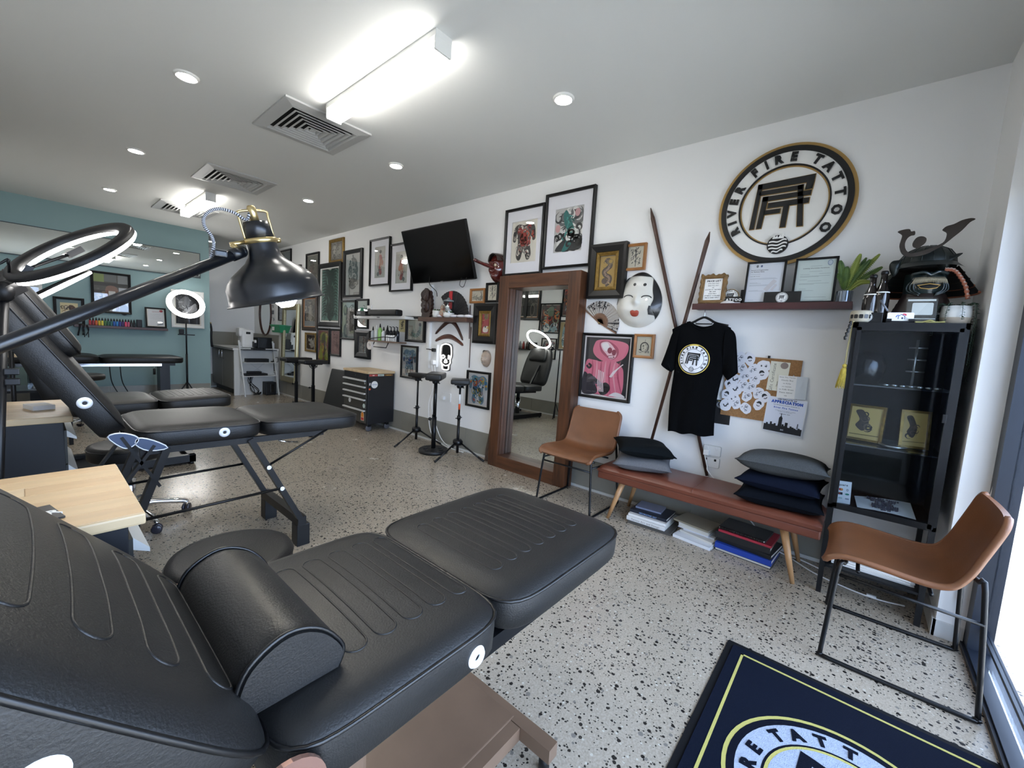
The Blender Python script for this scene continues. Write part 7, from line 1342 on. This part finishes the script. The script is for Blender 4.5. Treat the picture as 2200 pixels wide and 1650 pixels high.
mb = MB(ST2); mb.box((-.175, .205, 0), (-.06, .23, .001), ink('a8443c')); mb.box((-.055, .205, 0), (.03, .23, .001), ink('b9c4bc')); mb.box((.035, .205, 0), (.16, .23, .001), ink('6a4a2a')); text(mb, 'INK', -.115, .211, .0015, .016, ink('e8d8d4'), 'x'); text(mb, 'SUPPLY', -.012, .211, .0015, .015, ink('2a4a3a'), 'x'); text(mb, 'CUSTOM', .098, .211, .0015, .015, ink('d8a84a'), 'x'); mb.box((-.178, .06, 0), (-.15, .19, .001), ink('0e0e0e')); text(mb, 'FK', 0, 0, .0015, .026, SWHT, 'x', T=tr(-.155, .11, 0) @ rot(PI / 2, 'Z')); mb.prism([(-.165, .03), (-.15, .045), (-.165, .06), (-.18, .045)], 0, .001, ink('d0562a')); part('sticker_strip', mb, t)
for x in (TX + .05, TX1 - .06):
    for y in (TY0 + .06, TY1 - .06): c = part('caster_fork', MB().box((x - .022, y - .02, .06), (x + .022, y + .02, .1), BLKMET, bev=.003), t); part('caster_wheel', MB(tr(x, y, .04) @ rot(PI / 2, 'X')).lathe([(0, -.013), (.032, -.013), (.04, -.008), (.04, .008), (.032, .013), (0, .013)], mat('grey_caster', '55555a', .4), 20), c)
# leaning folded case
t = thing('carry_case', 'large black folded table case leaning beside the tool cabinet', 'case', (2.95, 5.6, 0)); CSE = mat('case_black_vinyl', '141414', .5, bump=.15, bscale=120)
MCs = tr(2.77, 5.27, .005) @ rot(.24, 'Y'); part('shell', MB(MCs).box((0, 0, 0), (.06, .75, .70), CSE, bev=.02), t); part('shell', MB(MCs).box((.065, 0, 0), (.12, .75, .70), CSE, bev=.02), t)
part('handle', MB(MCs).tube(spl([(.06, .15, .70), (.06, .17, .74), (.06, .26, .74), (.06, .28, .70)], 4), .01, BLACK, 8), t); part('hand_slot', MB(MCs).prism(rrect(.05, .14, .02), -.0012, .0, mat('slot_dark', '050505', .8), T=basis((0, .09, .3), (0, -1, 0), (0, 0, 1))), t); part('latch', MB(MCs).box((-.012, .02, .2), (0, .06, .26), CHROME, bev=.003), t)
def padtop(t, T, w, d, h, name='arm_pad'):
    mb = MB(T); bm = bmesh.new(); bmesh.ops.create_cube(bm, size=1)
    for q in bm.verts: q.co = V((q.co.x * w, q.co.y * d, q.co.z * h))
    bmesh.ops.bevel(bm, geom=bm.edges[:], offset=min(w, d, h) * .32, segments=3, profile=.6, affect='EDGES'); mb.bm(bm, LEATHER, True); return part(name, mb, t)
def armrest(label, x, y, kind, top, yaw, tilt, w=.30, d=.16, h=.055, legs=None):
    t = thing('armrest_stand', label, 'armrest', (x, y, 0), 'black tattoo armrest stands')
    T = tr(x, y, top - h / 2) @ rot(yaw, 'Z') @ rot(tilt, 'X'); padtop(t, T, w, d, h); b = top - h - (.02 + abs(tilt) * d * .3)
    part('pad_plate', MB(T).box((-w * .3, -d * .3, -h / 2 - .012), (w * .3, d * .3, -h / 2), BLKMET), t); part('tilt_joint', MB().cyl((x - .03, y, b - .005), (x + .03, y, b - .005), .022, BLKMET).tube([(x, y, b - .01), (x + .07, y + .02, b - .03)], .006, BLACK, 8), t)
    if kind == 'tripod':
        part('pole', MB().cyl((x, y, .04), (x, y, b * .55), .0145, BLKMET).cyl((x, y, b * .55), (x, y, b), .0105, BLKMET), t); part('collar', MB().cyl((x, y, b * .53), (x, y, b * .58), .02, BLACK).tube([(x - .045, y, b * .55), (x + .04, y, b * .55)], .005, BLACK, 6), t)
        part('hub', MB(tr(x, y, .125)).lathe([(0, 0), (.045, .0), (.055, .015), (.055, .045), (.04, .06), (0, .06)], BLKMET, 6), t)
        for a in legs: c, s = math.cos(a), math.sin(a); part('leg', MB().tube([(x + .04 * c, y + .04 * s, .15), (x + .3 * c, y + .3 * s, .018)], .009, BLKMET, 8).tube([(x + .26 * c, y + .26 * s, .04), (x + .33 * c, y + .33 * s, .011)], [.012, .011], BLACK, 8), t)
    elif kind == 'disc':
        part('pole', MB().cyl((x, y, .03), (x, y, b * .5), .024, BLKMET).cyl((x, y, b * .5), (x, y, b), .019, BLKMET), t); part('knob', MB().cyl((x - .02, y, b * .48), (x - .055, y, b * .48), .006, BLACK).ball((x - .06, y, b * .48), .018, BLACK), t)
        m_ = mat('cast_iron_plate', '101012', .45); part('weight_plate', MB(tr(x, y, 0)).lathe([(0, 0), (.15, 0), (.155, .006), (.155, .034), (.145, .04), (.12, .03), (.06, .03), (.05, .045), (0, .045)], m_, 40), t)
        for k in range(6): w_ = k * PI / 3; part('plate_boss', MB(tr(x + .09 * math.cos(w_), y + .09 * math.sin(w_), .03)).lathe([(.022, 0), (.022, .008), (.014, .006), (0, .006)], m_, 14), t)
        part('side_handle', MB().tube([(x - .02, y - .02, .22), (x - .06, y - .04, .22), (x - .06, y - .04, .42), (x - .02, y - .02, .42)], .005, BLKMET, 8), t)
    else:
        part('pole', MB().box((x - .02, y - .02, .03), (x + .02, y + .02, b * .55), BLKMET).box((x - .015, y - .015, b * .5), (x + .015, y + .015, b), BLKMET), t); part('knob', MB().cyl((x - .02, y, b * .5), (x - .05, y, b * .5), .006, BLACK).ball((x - .055, y, b * .5), .014, BLACK), t)
        part('quadrant', MB().tube([(x - .06 * math.cos(k * PI / 10), y, b + .01 - .06 * math.sin(k * PI / 10)) for k in range(11)], .006, BLKMET, 6), t)
        part('floor_bar', MB().bar((x - .2, y - .05, .015), (x + .13, y + .05, .015), .04, .03, BLKMET), t); part('floor_bar', MB().bar((x - .03, y - .18, .015), (x + .03, y + .18, .015), .04, .028, BLKMET), t)
    return t
armrest('slim tripod armrest stand with level pad, left of three by the mirror', 2.90, 3.86, 'tripod', .815, 1.9, 0, .20, .13, .045, legs=(3.3, -1.1, 1.25))
armrest('armrest stand with tilted long pad on a round weight-plate base', 2.80, 3.42, 'disc', .86, -2.42, .0, .36, .17, .07)
armrest('slim tripod armrest stand with orange sticker, nearest the timber mirror', 2.89, 3.135, 'tripod', .82, .8, 0, .22, .19, .05, legs=(3.25, -1.35, 1.0))
part('pole_sticker', MB().cyl((2.89, 3.135, .56), (2.89, 3.135, .66), .0112, ink('e8e8e6')).cyl((2.89, 3.135, .50), (2.89, 3.135, .56), .0113, ink('d0562a')), bpy.data.objects['armrest_stand.002'])
armrest('square column armrest stand farther left, near the kitchen', 2.84, 7.02, 'column', .775, .1, 0, .44, .2, .06)
armrest('square column armrest stand farther right, near the tool cabinet', 2.86, 6.45, 'column', .775, .1, 0, .38, .2, .06)
# ------------------------------------------------------------------ shelves on the picture wall
def shelf(label, tl, br, x, th, m):
    a, b = WX(*tl, x), WX(*br, x); z = (a.z + b.z) / 2; t = thing('wall_shelf', label, 'shelf', (x + .1, (a.y + b.y) / 2, z)); part('board', MB().box((x, min(a.y, b.y), z - th), (D, max(a.y, b.y), z), m, bev=.002), t); return t, z, max(a.y, b.y), min(a.y, b.y)
t, zw, ya, yb = shelf('white floating shelf with two small labels above the ink rack', (760, 677), (870, 681), 2.94, .035, mat('white_shelf', 'dcdcda', .4))
for y in (ya - .05, (ya + yb) / 2 - .02): part('shelf_label', MB(basis((2.94, y, zw - .018), (0, -1, 0), (0, 0, 1))).box((-.045, -.013, 0), (.045, .013, .001), PAPER).box((-.035, -.006, .001), (.035, .006, .0013), SBLK), t)
mb = MB(basis((2.965, ya - .17, zw), (0, -1, 0), (0, 0, 1))); mb.lathe([(0, 0), (.028, 0), (.03, .08), (.02, .09), (.022, .11), (0, .115)], mat('green_white_tub', '4a8a6a', .4), 18, T=rot(-PI / 2, 'X')); solo('pill_tub', mb, 'green and white tub at the left of the white shelf', 'tub')
mb = MB(TW(ya - .33, zw, 2.99)); mb.box((-.05, 0, 0), (.05, .14, .015), PAPER); mb.box((-.03, .04, .015), (.03, .1, .016), ink('4a4c50')); solo('shelf_card', mb, 'white card with dark print standing at the back of the white shelf', 'card')
mb = MB(TW(ya - .3, zw, 2.95)); mb.box((-.1, 0, 0), (.12, .06, .08), BLACK, bev=.004); mb.box((-.08, .02, .08), (.0, .045, .081), ink('8a8c90')); solo('black_box', mb, 'small black box with grey label on the white shelf', 'box')
mb = MB(TW(yb + .37, zw, 2.96)); mb.box((-.33, 0, 0), (.3, .075, .1), BLACK, bev=.02); solo('machine_case', mb, 'long rounded black case on the right of the white shelf', 'case')
# ink rack
t, zi, ya, yb = shelf('wooden ink rack shelf with metal rail under the white shelf', (790, 730.5), (853, 734), 2.96, .018, mat('rack_wood', '7a6250', .5, var=.2, vscale=12))
part('rail', MB().tube(spl([(2.955, ya, zi + .01), (2.955, yb + .3, zi + .05), (2.955, yb + .05, zi + .055), (2.955, yb, zi + .14), (2.955, yb - .0, zi + .0)], 4), .006, BLKMET, 6), t); part('under_rail', MB().tube([(3.0, ya - .1, zi - .02), (2.97, ya - .1, zi - .085), (2.97, yb + .25, zi - .085), (3.0, yb + .25, zi - .02)], .006, BLKMET, 6), t)
bc = [('clear bottle with a black nozzle', 'a9aeb0', 'n'), ('frosted white bottle', 'cfd2d2', 'w'), ('pale green bottle', '8fbf6a', 'n'), ('white bottle with black label', 'd8d9da', 'b'), ('black pump bottle', '1c1d20', 'n')]
for i, (nm, c, kd) in enumerate(bc):
    y = ya - .06 - .085 * i; T = tr(3.0, y, zi); t = thing('squeeze_bottle', '%s standing on the wooden ink rack' % nm, 'bottle', (3.0, y, zi), 'bottles on the ink rack'); h = .13 + .02 * (i % 3); part('body', MB(T).lathe([(0, 0), (.026, 0), (.028, .006), (.028, h * .8), (.012, h), (0, h)], mat('bottle_' + c, c, .3), 18), t); part('nozzle', MB(T).lathe([(.011, h), (.011, h + .015), (.004, h + .05), (0, h + .051)], BLACK if kd != 'w' else WHITE, 12), t)
for i in range(5):
    y = yb + .05 + .047 * i; T = tr(2.975, y, zi); t = thing('ink_pot', 'small white labelled ink bottle, %s from the right on the ink rack' % ('first', 'second', 'third', 'fourth', 'fifth')[i], 'bottle', (2.975, y, zi), 'white labelled ink bottles'); part('body', MB(T).lathe([(0, 0), (.018, 0), (.018, .07), (.01, .08), (0, .08)], WHITE, 16), t); part('cap', MB(T).lathe([(.011, .078), (.011, .1), (.004, .12), (0, .12)], BLACK, 12), t)
for i in range(3):
    y = yb + .1 + .07 * i; T = tr(3.03, y, zi); t = thing('pump_bottle', 'dark pump bottle, %s from the right at the back of the ink rack' % ('first', 'second', 'third')[i], 'bottle', (3.03, y, zi), 'dark pump bottles'); part('body', MB(T).lathe([(0, 0), (.025, 0), (.026, .12), (.012, .14), (0, .14)], mat('dark_bottle', '202228', .25), 16), t); part('pump', MB(T).tube([(0, 0, .14), (0, 0, .18), (-.02, .01, .185)], .006, BLACK, 6), t)
q = WX(795, 742, 2.95); mb = MB(basis(q, (0, -1, 0), (0, 0, 1))); mb.lathe([(.028, -.015), (.055, -.015), (.055, .015), (.028, .015), (.028, -.015)], mat('tape_white', 'dfd8d2', .5), 32, smooth=False); t = solo('tape_roll', mb, 'white and brown tape roll hanging from the ink rack rail', 'tape')
# brown shelf with ornaments
t, zb, ya, yb = shelf('thick brown timber shelf below the television', (898, 679.5), (1002, 684), 2.95, .045, mat('brown_shelf', '5b4033', .4, var=.3, vscale=5, stretch=(6, .8, 6)))
CARVD = mat('carved_dark_wood', '33201a', .4, var=.4, vscale=18, bump=.4, bscale=50)
mb = MB(TW(ya - .12, zb, 3.0)); rc_ = random.Random(9); L1, L2 = [], []
for i in range(15): y = .3 * i / 14; L1.append((-.085 + .022 * (i % 3) * .5 + .01 * rc_.random() - .02 * math.sin(y * 9), y)); L2.append((.06 + .012 * (i % 2) + .03 * math.sin(y * 11), y))
mb.prism(L1 + [(-.02, .33), (.03, .30)] + L2[::-1], 0, .035, CARVD); mb.ball((.0, .12, .03), (.055, .07, .03), CARVD, 14, 9); mb.ball((.0, .11, .055), (.014, .03, .02), CARVD, 8, 6); mb.ball((0, .22, .03), (.045, .05, .03), CARVD, 12, 8)
for i in range(8): mb.tube(spl([(-.06 + .015 * i, .2 + .01 * (i % 2), .035), (-.07 + .018 * i, .26, .05), (-.05 + .014 * i, .3, .035)], 3), .008, CARVD, 6)
solo('carved_figure', mb, 'dark carved wooden face at the left of the brown shelf', 'carving')
def pot(label, y, x, r, h, plant): 
    t = thing('small_pot', label, 'plant', (x, y, zb), 'small white pots on the brown shelf'); T = tr(x, y, zb); part('pot', MB(T).lathe([(0, 0), (r * .8, 0), (r, h * .4), (r, h), (r * .88, h), (r * .85, h * .8), (0, h * .8)], mat('white_glaze', 'd8d8d4', .25), 24), t)
    for i in range(9): a = 2 * PI * i / 9; part('leaf', MB(T @ tr(0, 0, h * .85) @ rot(a, 'Z')).add([(0, -.006, 0), (.03, -.01, .015), (.045, 0, .03), (.03, .01, .015), (0, .006, 0), (.02, 0, .022)], [(0, 1, 5), (1, 2, 5), (2, 3, 5), (3, 4, 5), (4, 0, 5)], mat('succulent_green', '4f6b3f', .5)), t)
pot('round white pot with small green succulent, left on the brown shelf', ya - .29, 2.99, .05, .075, 1); pot('wide low white pot with dark plant, right on the brown shelf', yb + .32, 2.985, .06, .05, 1)
JG = glassmat('jar_glass', (.9, .93, .93), .1); y = ya - .47; T = tr(3.0, y, zb); t = thing('glass_jar', 'clear glass jar with lid and white contents on the brown shelf', 'jar', (3.0, y, zb)); part('body', MB(T).lathe([(0, .002), (.055, .002), (.058, .01), (.058, .16), (.05, .17)], JG, 28), t); part('lid', MB(T).lathe([(.054, .17), (.06, .172), (.06, .185), (.02, .2), (.014, .215), (0, .22)], mat('lid_grey', '8c9092', .2, .5), 24), t)
mb = MB(T); [mb.ball((.02 * math.cos(i * 2.4), .02 * math.sin(i * 2.4), .03 + .02 * i), (.025, .02, .018), SWHT, 8, 6) for i in range(5)]; o = part('contents', mb, t); o['kind'] = 'stuff'
y = yb + .34; t = fan('black folding fan standing open on the brown shelf behind the jar', basis((3.06, y + .02, zb + .012), (0, -1, 0), (0, 0, 1)), .06, .285, math.radians(2), math.radians(128), 16, mat('black_fan_paper', '1d1c1e', .6), mat('black_fan_rib', '141214', .4))
part('red_tassel', MB().box((3.035, y + .0, zb + .1), (3.048, y + .045, zb + .29), mat('red_silk', 'b8262c', .6), bev=.004), t)
mb = MB(tr(2.985, yb + .42, zb)); mb.ball((0, 0, .045), (.035, .04, .045), mat('cat_figure', 'a8b09a', .3, var=.5, vscale=30, col2='b0503f'), 16, 10); mb.ball((0, 0, .105), (.028, .03, .028), mat('cat_figure', 'a8b09a', .3), 14, 8); [mb.lathe([(.01, 0), (0, .02)], mat('cat_figure', 'a8b09a', .3), 8, T=tr(0, s * .018, .125)) for s in (-1, 1)]; solo('cat_ornament', mb, 'little colourful cat ornament in the middle of the brown shelf', 'ornament')
for i in range(5):
    y = ya - .38 - .11 * i; mb = MB(tr(2.972, y, zb + .016) @ rot(.5, 'Z')); mb.ball((0, 0, 0), (.022, .05, .016), mat('pale_quartz', 'd8d6da', .25), 12, 7); solo('polished_stone', mb, 'pale oval polished stone, %s from the left along the brown shelf' % ('first', 'second', 'third', 'fourth', 'fifth')[i], 'stone', 'pale stones along the brown shelf')
# skull light, conduit, power strip
q0, q1 = WX(957, 738, 3.08), WX(957, 795, 3.08); T = TW((q0.y + q1.y) / 2 + .0, (q0.z + q1.z) / 2); t = thing('skull_light', 'white outlined neon skull sign below the boomerangs', 'sign', T.translation); NE = emis('neon_white', (1, .98, .95), 1.0); s = abs(q0.z - q1.z) / 2
part('backing', MB(T).prism(spl([(x * s * 1.4, y * s) for x, y in ((0, 1.05), (.42, .92), (.5, .4), (.5, .05), (.42, -.2), (.44, -.42), (.34, -.6), (.3, -1.02), (-.3, -1.02), (-.34, -.6), (-.44, -.42), (-.42, -.2), (-.5, .05), (-.5, .4), (-.42, .92))], 4, True), .001, .008, mat('clear_black_acrylic', '0c0c0e', .15)), t)
for nm_, P, cl in (('neon_outline', [(0, .97), (.36, .84), (.44, .4), (.43, .05), (.36, -.2), (.38, -.42), (.27, -.6), (.22, -.95), (-.22, -.95), (-.27, -.6), (-.38, -.42), (-.36, -.2), (-.43, .05), (-.44, .4), (-.36, .84)], True), ('neon_eye', [(.1 + .12, -.0), (.22, .12), (.34, 0), (.22, -.14)], True), ('neon_eye', [(-.22, -.14), (-.34, 0), (-.22, .12), (-.1, 0)], True), ('neon_nose', [(0, -.18), (.1, -.4), (0, -.44), (-.1, -.4)], True), ('neon_teeth', [(-.2, -.6), (0, -.68), (.2, -.6)], False)):
    part(nm_, MB(T).tube([(x * s * 1.4, y * s, .016) for x, y in spl(P, 4, cl)], .0065, NE, 8, closed=cl), t)
a, b, c = WX(926, 612, 3.08), WX(917, 690, 3.08), WX(915.5, 790, 3.08); t = thing('cable_conduit', 'white cable conduit running down the wall under the television', 'conduit', (D - .02, a.y, c.z)); part('channel', MB().box((D - .03, a.y - .02, zb), (D, a.y + .02, a.z), WHITE), t); part('channel', MB().box((D - .03, a.y - .02, c.z), (D, a.y + .02, zb - .05), WHITE), t)
a, b = WX(936, 740, 3.07), WX(931, 788, 3.07); t = thing('power_strip', 'white power strip fixed upright left of the skull light', 'power strip', (D - .02, a.y, b.z)); part('body', MB().box((D - .035, a.y - .03, b.z), (D - .002, a.y + .035, a.z), WHITE, bev=.006), t); part('black_plug', MB().box((D - .075, a.y - .02, a.z - .085), (D - .035, a.y + .02, a.z - .045), BLACK, bev=.008).tube([(D - .075, a.y, a.z - .065), (D - .08, a.y + .06, a.z - .06), (D - .05, a.y + .14, a.z - .06)], .006, BLACK, 6), t); part('white_plug', MB().box((D - .08, a.y - .025, b.z + .03), (D - .035, a.y + .025, b.z + .08), WHITE, bev=.006), t)
for k, dx in enumerate((.02, -.03)): part('cable', MB().tube(spl([(D - .06, a.y + dx, b.z + .02), (D - .05, a.y + dx - .03, .65), (D - .05, a.y + dx + .04, .45), (D - .05, a.y + dx - .02 - .1 * k, .12), (D - .06, a.y - .25 - .1 * k, .014), (D - .08, a.y - .6, .012)], 6), .005, WHITE, 6), t)
q = WX(958, 853.5, 3.09); T = TW(q.y, q.z); t = thing('wall_socket', 'white double socket behind the round-base armrest stand', 'socket', q); part('plate', MB(T).prism(rrect(.15, .1, .01), 0, .009, WHITE), t); part('plug', MB(T).box((-.06, -.03, .009), (-.01, .01, .04), WHITE, bev=.006), t)
# ------------------------------------------------------------------ gilt mirror and kitchen nook
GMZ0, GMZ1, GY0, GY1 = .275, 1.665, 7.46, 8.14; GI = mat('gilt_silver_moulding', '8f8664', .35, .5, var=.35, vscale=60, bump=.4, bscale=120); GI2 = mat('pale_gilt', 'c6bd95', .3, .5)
T = basis((D - .06, (GY0 + GY1) / 2, GMZ0), (0, -1, 0), (.03, 0, 1)); t = thing('gilt_mirror', 'tall narrow mirror in a silvery gold frame near the kitchen', 'mirror', T.translation); w, h = (GY1 - GY0) / 2, GMZ1 - GMZ0
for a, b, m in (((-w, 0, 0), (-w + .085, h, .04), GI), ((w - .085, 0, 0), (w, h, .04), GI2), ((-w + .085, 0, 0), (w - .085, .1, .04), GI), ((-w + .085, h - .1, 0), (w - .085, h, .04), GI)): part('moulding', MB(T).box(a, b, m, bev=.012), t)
part('glass', MB(T).box((-w + .08, .09, .012), (w - .08, h - .09, .016), MIRROR), t)
mb = MB(); q = V((2.3, 6.2, 0))
KG = mat('kitchen_grey_laminate', '8f8f88', .4); KW = mat('kitchen_white', 'd3d4d2', .45); t = thing('kitchen_unit', 'grey kitchen base unit with two handled doors in the back nook', 'cabinet', (2.72, 9.05, 0)); part('carcass', MB().box((2.37, 8.42, .1), (D - .02, YB - .02, .80), KG), t); part('end_panel', MB().box((2.35, 8.40, 0), (D - .02, 8.42, .80), KW), t); part('kickboard', MB().box((2.42, 8.45, 0), (D - .02, YB - .02, .1), mat('kick_dark', '4a4a46', .5)), t)
for y0, y1 in ((8.45, 9.07), (9.09, 9.70)): d = part('door', MB().box((2.352, y0, .11), (2.369, y1, .79), KG, bev=.002), t); yh = y1 - .08 if y0 < 8.6 else y0 + .08; part('handle', MB().tube([(2.352, yh, .62), (2.325, yh, .62), (2.325, yh, .76), (2.352, yh, .76)], .006, CHROME, 8), d)
t = thing('kitchen_worktop', 'pale kitchen worktop on the grey unit', 'worktop', (2.7, 9.05, .8)); part('slab', MB().box((2.33, 8.39, .801), (D - .02, YB - .015, .84), KW, bev=.004), t)
SPL = mat('splashback_tile', '8f8b80', .25); t = struct('trim_1', MB().box((2.33, YB - .012, .84), (D - .013, YB, 1.10), GROUT)); [part('tile', MB().box((2.335 + .375 * k, YB - .016, .845), (2.335 + .375 * k + .37, YB - .01, 1.095), SPL), t) for k in range(2)]
t = struct('trim_2', MB().box((D - .012, 8.42, .84), (D, YB - .02, 1.10), GROUT)); [part('tile', MB().box((D - .016, 8.43 + .43 * k, .845), (D - .01, 8.43 + .43 * k + .425, 1.095), SPL), t) for k in range(3)]
T = tr(2.62, 8.72, .841); t = thing('white_appliance', 'tall white rounded appliance on the kitchen worktop', 'appliance', (2.62, 8.72, .841)); part('body', MB(T).box((-.09, -.12, 0), (.11, .12, .34), WHITE, bev=.05), t); part('arm', MB(T).box((-.13, -.1, .2), (-.02, .1, .36), WHITE, bev=.04).box((-.16, -.08, .0), (.1, .08, .03), WHITE, bev=.01), t); part('display', MB(T).box((-.02, -.1225, .25), (.05, -.119, .29), BLACK), t)
T = tr(2.86, 8.62, .841); t = thing('label_printer', 'black box printer on the kitchen worktop beside the white appliance', 'printer', (2.86, 8.62, .841)); part('body', MB(T).box((-.1, -.12, 0), (.14, .12, .2), BLACK, bev=.012), t); part('tray', MB(T).box((-.16, -.1, .02), (-.1, .1, .12), BLACK, bev=.006).box((-.15, -.11, .1), (-.12, -.02, .15), SWHT), t)
# ladder shelf
LS = mat('white_ladder_metal', 'd6d8d8', .4); t = thing('ladder_shelf', 'white leaning ladder shelf with three tiers against the kitchen end', 'shelf', (2.72, 8.25, 0)); lx0, lx1 = 2.44, 2.985
for x in (lx0, lx1):
    part('front_upright', MB().bar((x, 8.13, 0), (x - .03 if x < 2.6 else x - .03, 8.36, .98), .02, .02, LS), t); part('rear_upright', MB().bar((x, 8.38, 0), (x, 8.38, .95), .016, .016, LS), t); part('side_rail', MB().bar((x, 8.2, .42), (x, 8.38, .42), .012, .012, LS), t)
tiers = (.36, .60, .825)
for z in tiers: part('tier', MB().box((lx0, 8.16 + .07 * z, z - .012), (lx1, 8.385, z), mat('tier_black', '25262a', .4) if z > .8 else LS), t)
for s in (1, -1): part('cross_brace', MB().tube([(lx0 + .12, 8.38, .36 if s > 0 else .6), (lx1 - .12, 8.38, .6 if s > 0 else .36)], .003, LS, 5), t)
mb = MB(); mb.box((2.50, 8.25, .601), (2.86, 8.37, .665), BLACK, bev=.006); solo('set_top_box', mb, 'long flat black box on the middle tier of the ladder shelf', 'electronics')
mb = MB(); mb.box((2.47, 8.22, .361), (2.83, 8.37, .40), BLACK, bev=.006); solo('router', mb, 'wide black unit on the bottom tier of the ladder shelf', 'electronics')
mb = MB(); mb.box((2.53, 8.25, .4005), (2.74, 8.37, .435), BLACK, bev=.006); solo('router', mb, 'smaller black unit stacked on the wide one, ladder shelf', 'electronics')
mb = MB(); mb.box((2.60, 8.24, .826), (2.80, 8.36, .85), BLACK, bev=.004); solo('laptop', mb, 'closed black laptop on the top tier of the ladder shelf', 'laptop')
t = thing('subwoofer', 'black cube subwoofer on the floor under the ladder shelf', 'speaker', (2.9, 8.4, 0)); part('cabinet', MB().box((2.79, 8.19, .006), (2.96, 8.37, .24), BLACK, bev=.008), t); part('port', MB().box((2.86, 8.184, .05), (2.92, 8.191, .2), mat('port_gloss', '060607', .1), bev=.003), t)
for x in (2.81, 2.94):
    for y in (8.21, 8.35): part('foot', MB().cyl((x, y, 0), (x, y, .01), .01, BLACK, seg=10), t)
mb = MB(); rk = random.Random(2)
for i in range(6): mb.tube(spl([(2.55 + .02 * i, 8.38, .35), (2.56 + .05 * rk.random(), 8.36, .22), (2.52 + .2 * rk.random(), 8.3, .09), (2.6 + .12 * rk.random(), 8.26, .012 + .004 * i), (2.74, 8.28, .03 + .006 * i)], 6), .005, BLACK, 6)
solo('cable_tangle', mb, 'tangle of black cables under the ladder shelf', 'cable')
mb = MB(); mb.tube(spl([(2.96, 8.36, .83), (2.98, 8.34, .7), (2.95, 8.3, .62), (3.02, 8.3, .6), (3.04, 8.34, .68), (2.98, 8.36, .64), (2.99, 8.37, .4)], 6), .005, BLACK, 6); mb.box((2.92, 8.28, .601), (2.965, 8.34, .62), BLACK, bev=.005); solo('power_adapter', mb, 'coiled black lead and adapter at the ladder shelf right side', 'cable')
a, b = WX(586, 697, 3.0), WX(606, 715, 3.0); T = TW((a.y + b.y) / 2, b.z); t = thing('green_tub', 'green plastic tub fixed to the wall beside the gilt mirror', 'tub', T.translation); GT = mat('green_plastic', '2a8a5e', .4); w = abs(a.y - b.y) / 2; h = abs(a.z - b.z); mb = MB(T); mb.add([(-w * .85, 0, 0), (w * .85, 0, 0), (w * .85, 0, .12), (-w * .85, 0, .12), (-w, h, 0), (w, h, 0), (w, h, .15), (-w, h, .15)], [(3, 2, 1, 0), (0, 1, 5, 4), (1, 2, 6, 5), (2, 3, 7, 6), (3, 0, 4, 7)], GT); mb.box((-w * 1.03, h - .02, .0), (w * 1.03, h, .157), GT, bev=.004); part('body', mb, t); part('label', MB(T @ tr(0, 0, .142)).box((-w * .6, h * .25, 0), (-w * .1, h * .7, .003), PAPER), t)
# wall items in the nook
a, b = WX(545, 640, 3.07), WX(575, 720, 3.07); T = TW(9.1, 1.5); t = thing('oval_mirror', 'oval dark wood rimmed mirror on the nook wall, mostly behind the lamp', 'mirror', T.translation); E = circ(0, 0, .3, 48, .42); part('rim', MB(T).tube([(x, y, .015) for x, y in E], .016, WALNUT, 8, closed=True), t); part('glass', MB(T).prism(E, .004, .01, MIRROR), t)
def todo(A): A.txt('TO', .4, .78, .16, '22242a', 'x'); A.rect(.2, .48, .7, .66, '6f7278'); A.blobs(10, (.15, .1, .85, .42), ['8a8d92', '3a3c40', 'b5b8bc'], .1)
sheet('notice_sheet', 'white notice sheet with dark pictures on the nook wall', 'paper', TW(8.72, 1.5), .22, .42, .003, 'dfe0e0', todo)
def slim(A): A.rect(.04, .02, .96, .98, '9da1a4'); A.strokes(16, (.1, .1, .9, .9), ['6a6e72', 'c9ccce', '43464a'], .04, .3)
frame('framed_picture', 'black framed grey picture on the nook wall behind the gilt mirror', TW(8.3, 1.62), .26, .5, BLKFR, art=slim, fw=.022)
q = WY(452, 720, 8.3); mb = MB(); mb.tube(spl([(1.97, YT + .06, 1.25), (1.985, YT + .05, 1.15), (1.98, YT + .05, 1.0), (1.995, YT + .05, .86)], 4), .016, BLACK, 6); mb.ball((1.975, YT + .06, 1.25), .016, BRASS, 8, 6); solo('hanging_strap', mb, 'black strap hanging from a hook on the teal wall end', 'strap')
mb = MB(); n_ = 15
def coat(u, v):
    a = 2 * PI * u; z = .72 + .88 * v; w = .2 * (1 - max(0, (v - .86) / .14) ** 2 * .72) * (1 + .08 * math.sin(v * 5)); return (2.07 + w * math.cos(a), 9.64 + .085 * math.sin(a) * (1 + .15 * math.cos(5 * a)), z)
mb.grid(coat, 28, 22, mat('black_coat', '0c0c0e', .95, spec=.1), cu=True); t = thing('coat', 'black coat on a hook in the nook, seen only in the gilt mirror', 'coat', (2.07, 9.64, .72)); part('coat_body', mb, t); part('striped_scarf', MB().tube([(2.18, 9.56, 1.5), (2.2, 9.53, 1.2), (2.19, 9.54, .85)], .035, mat('striped_scarf', '8a8780', .9, var=.8, vscale=14, stretch=(1, 1, 6)), 8), t); part('hook', MB().tube([(2.07, YB, 1.62), (2.07, 9.68, 1.60)], .008, CHROME, 8), t)
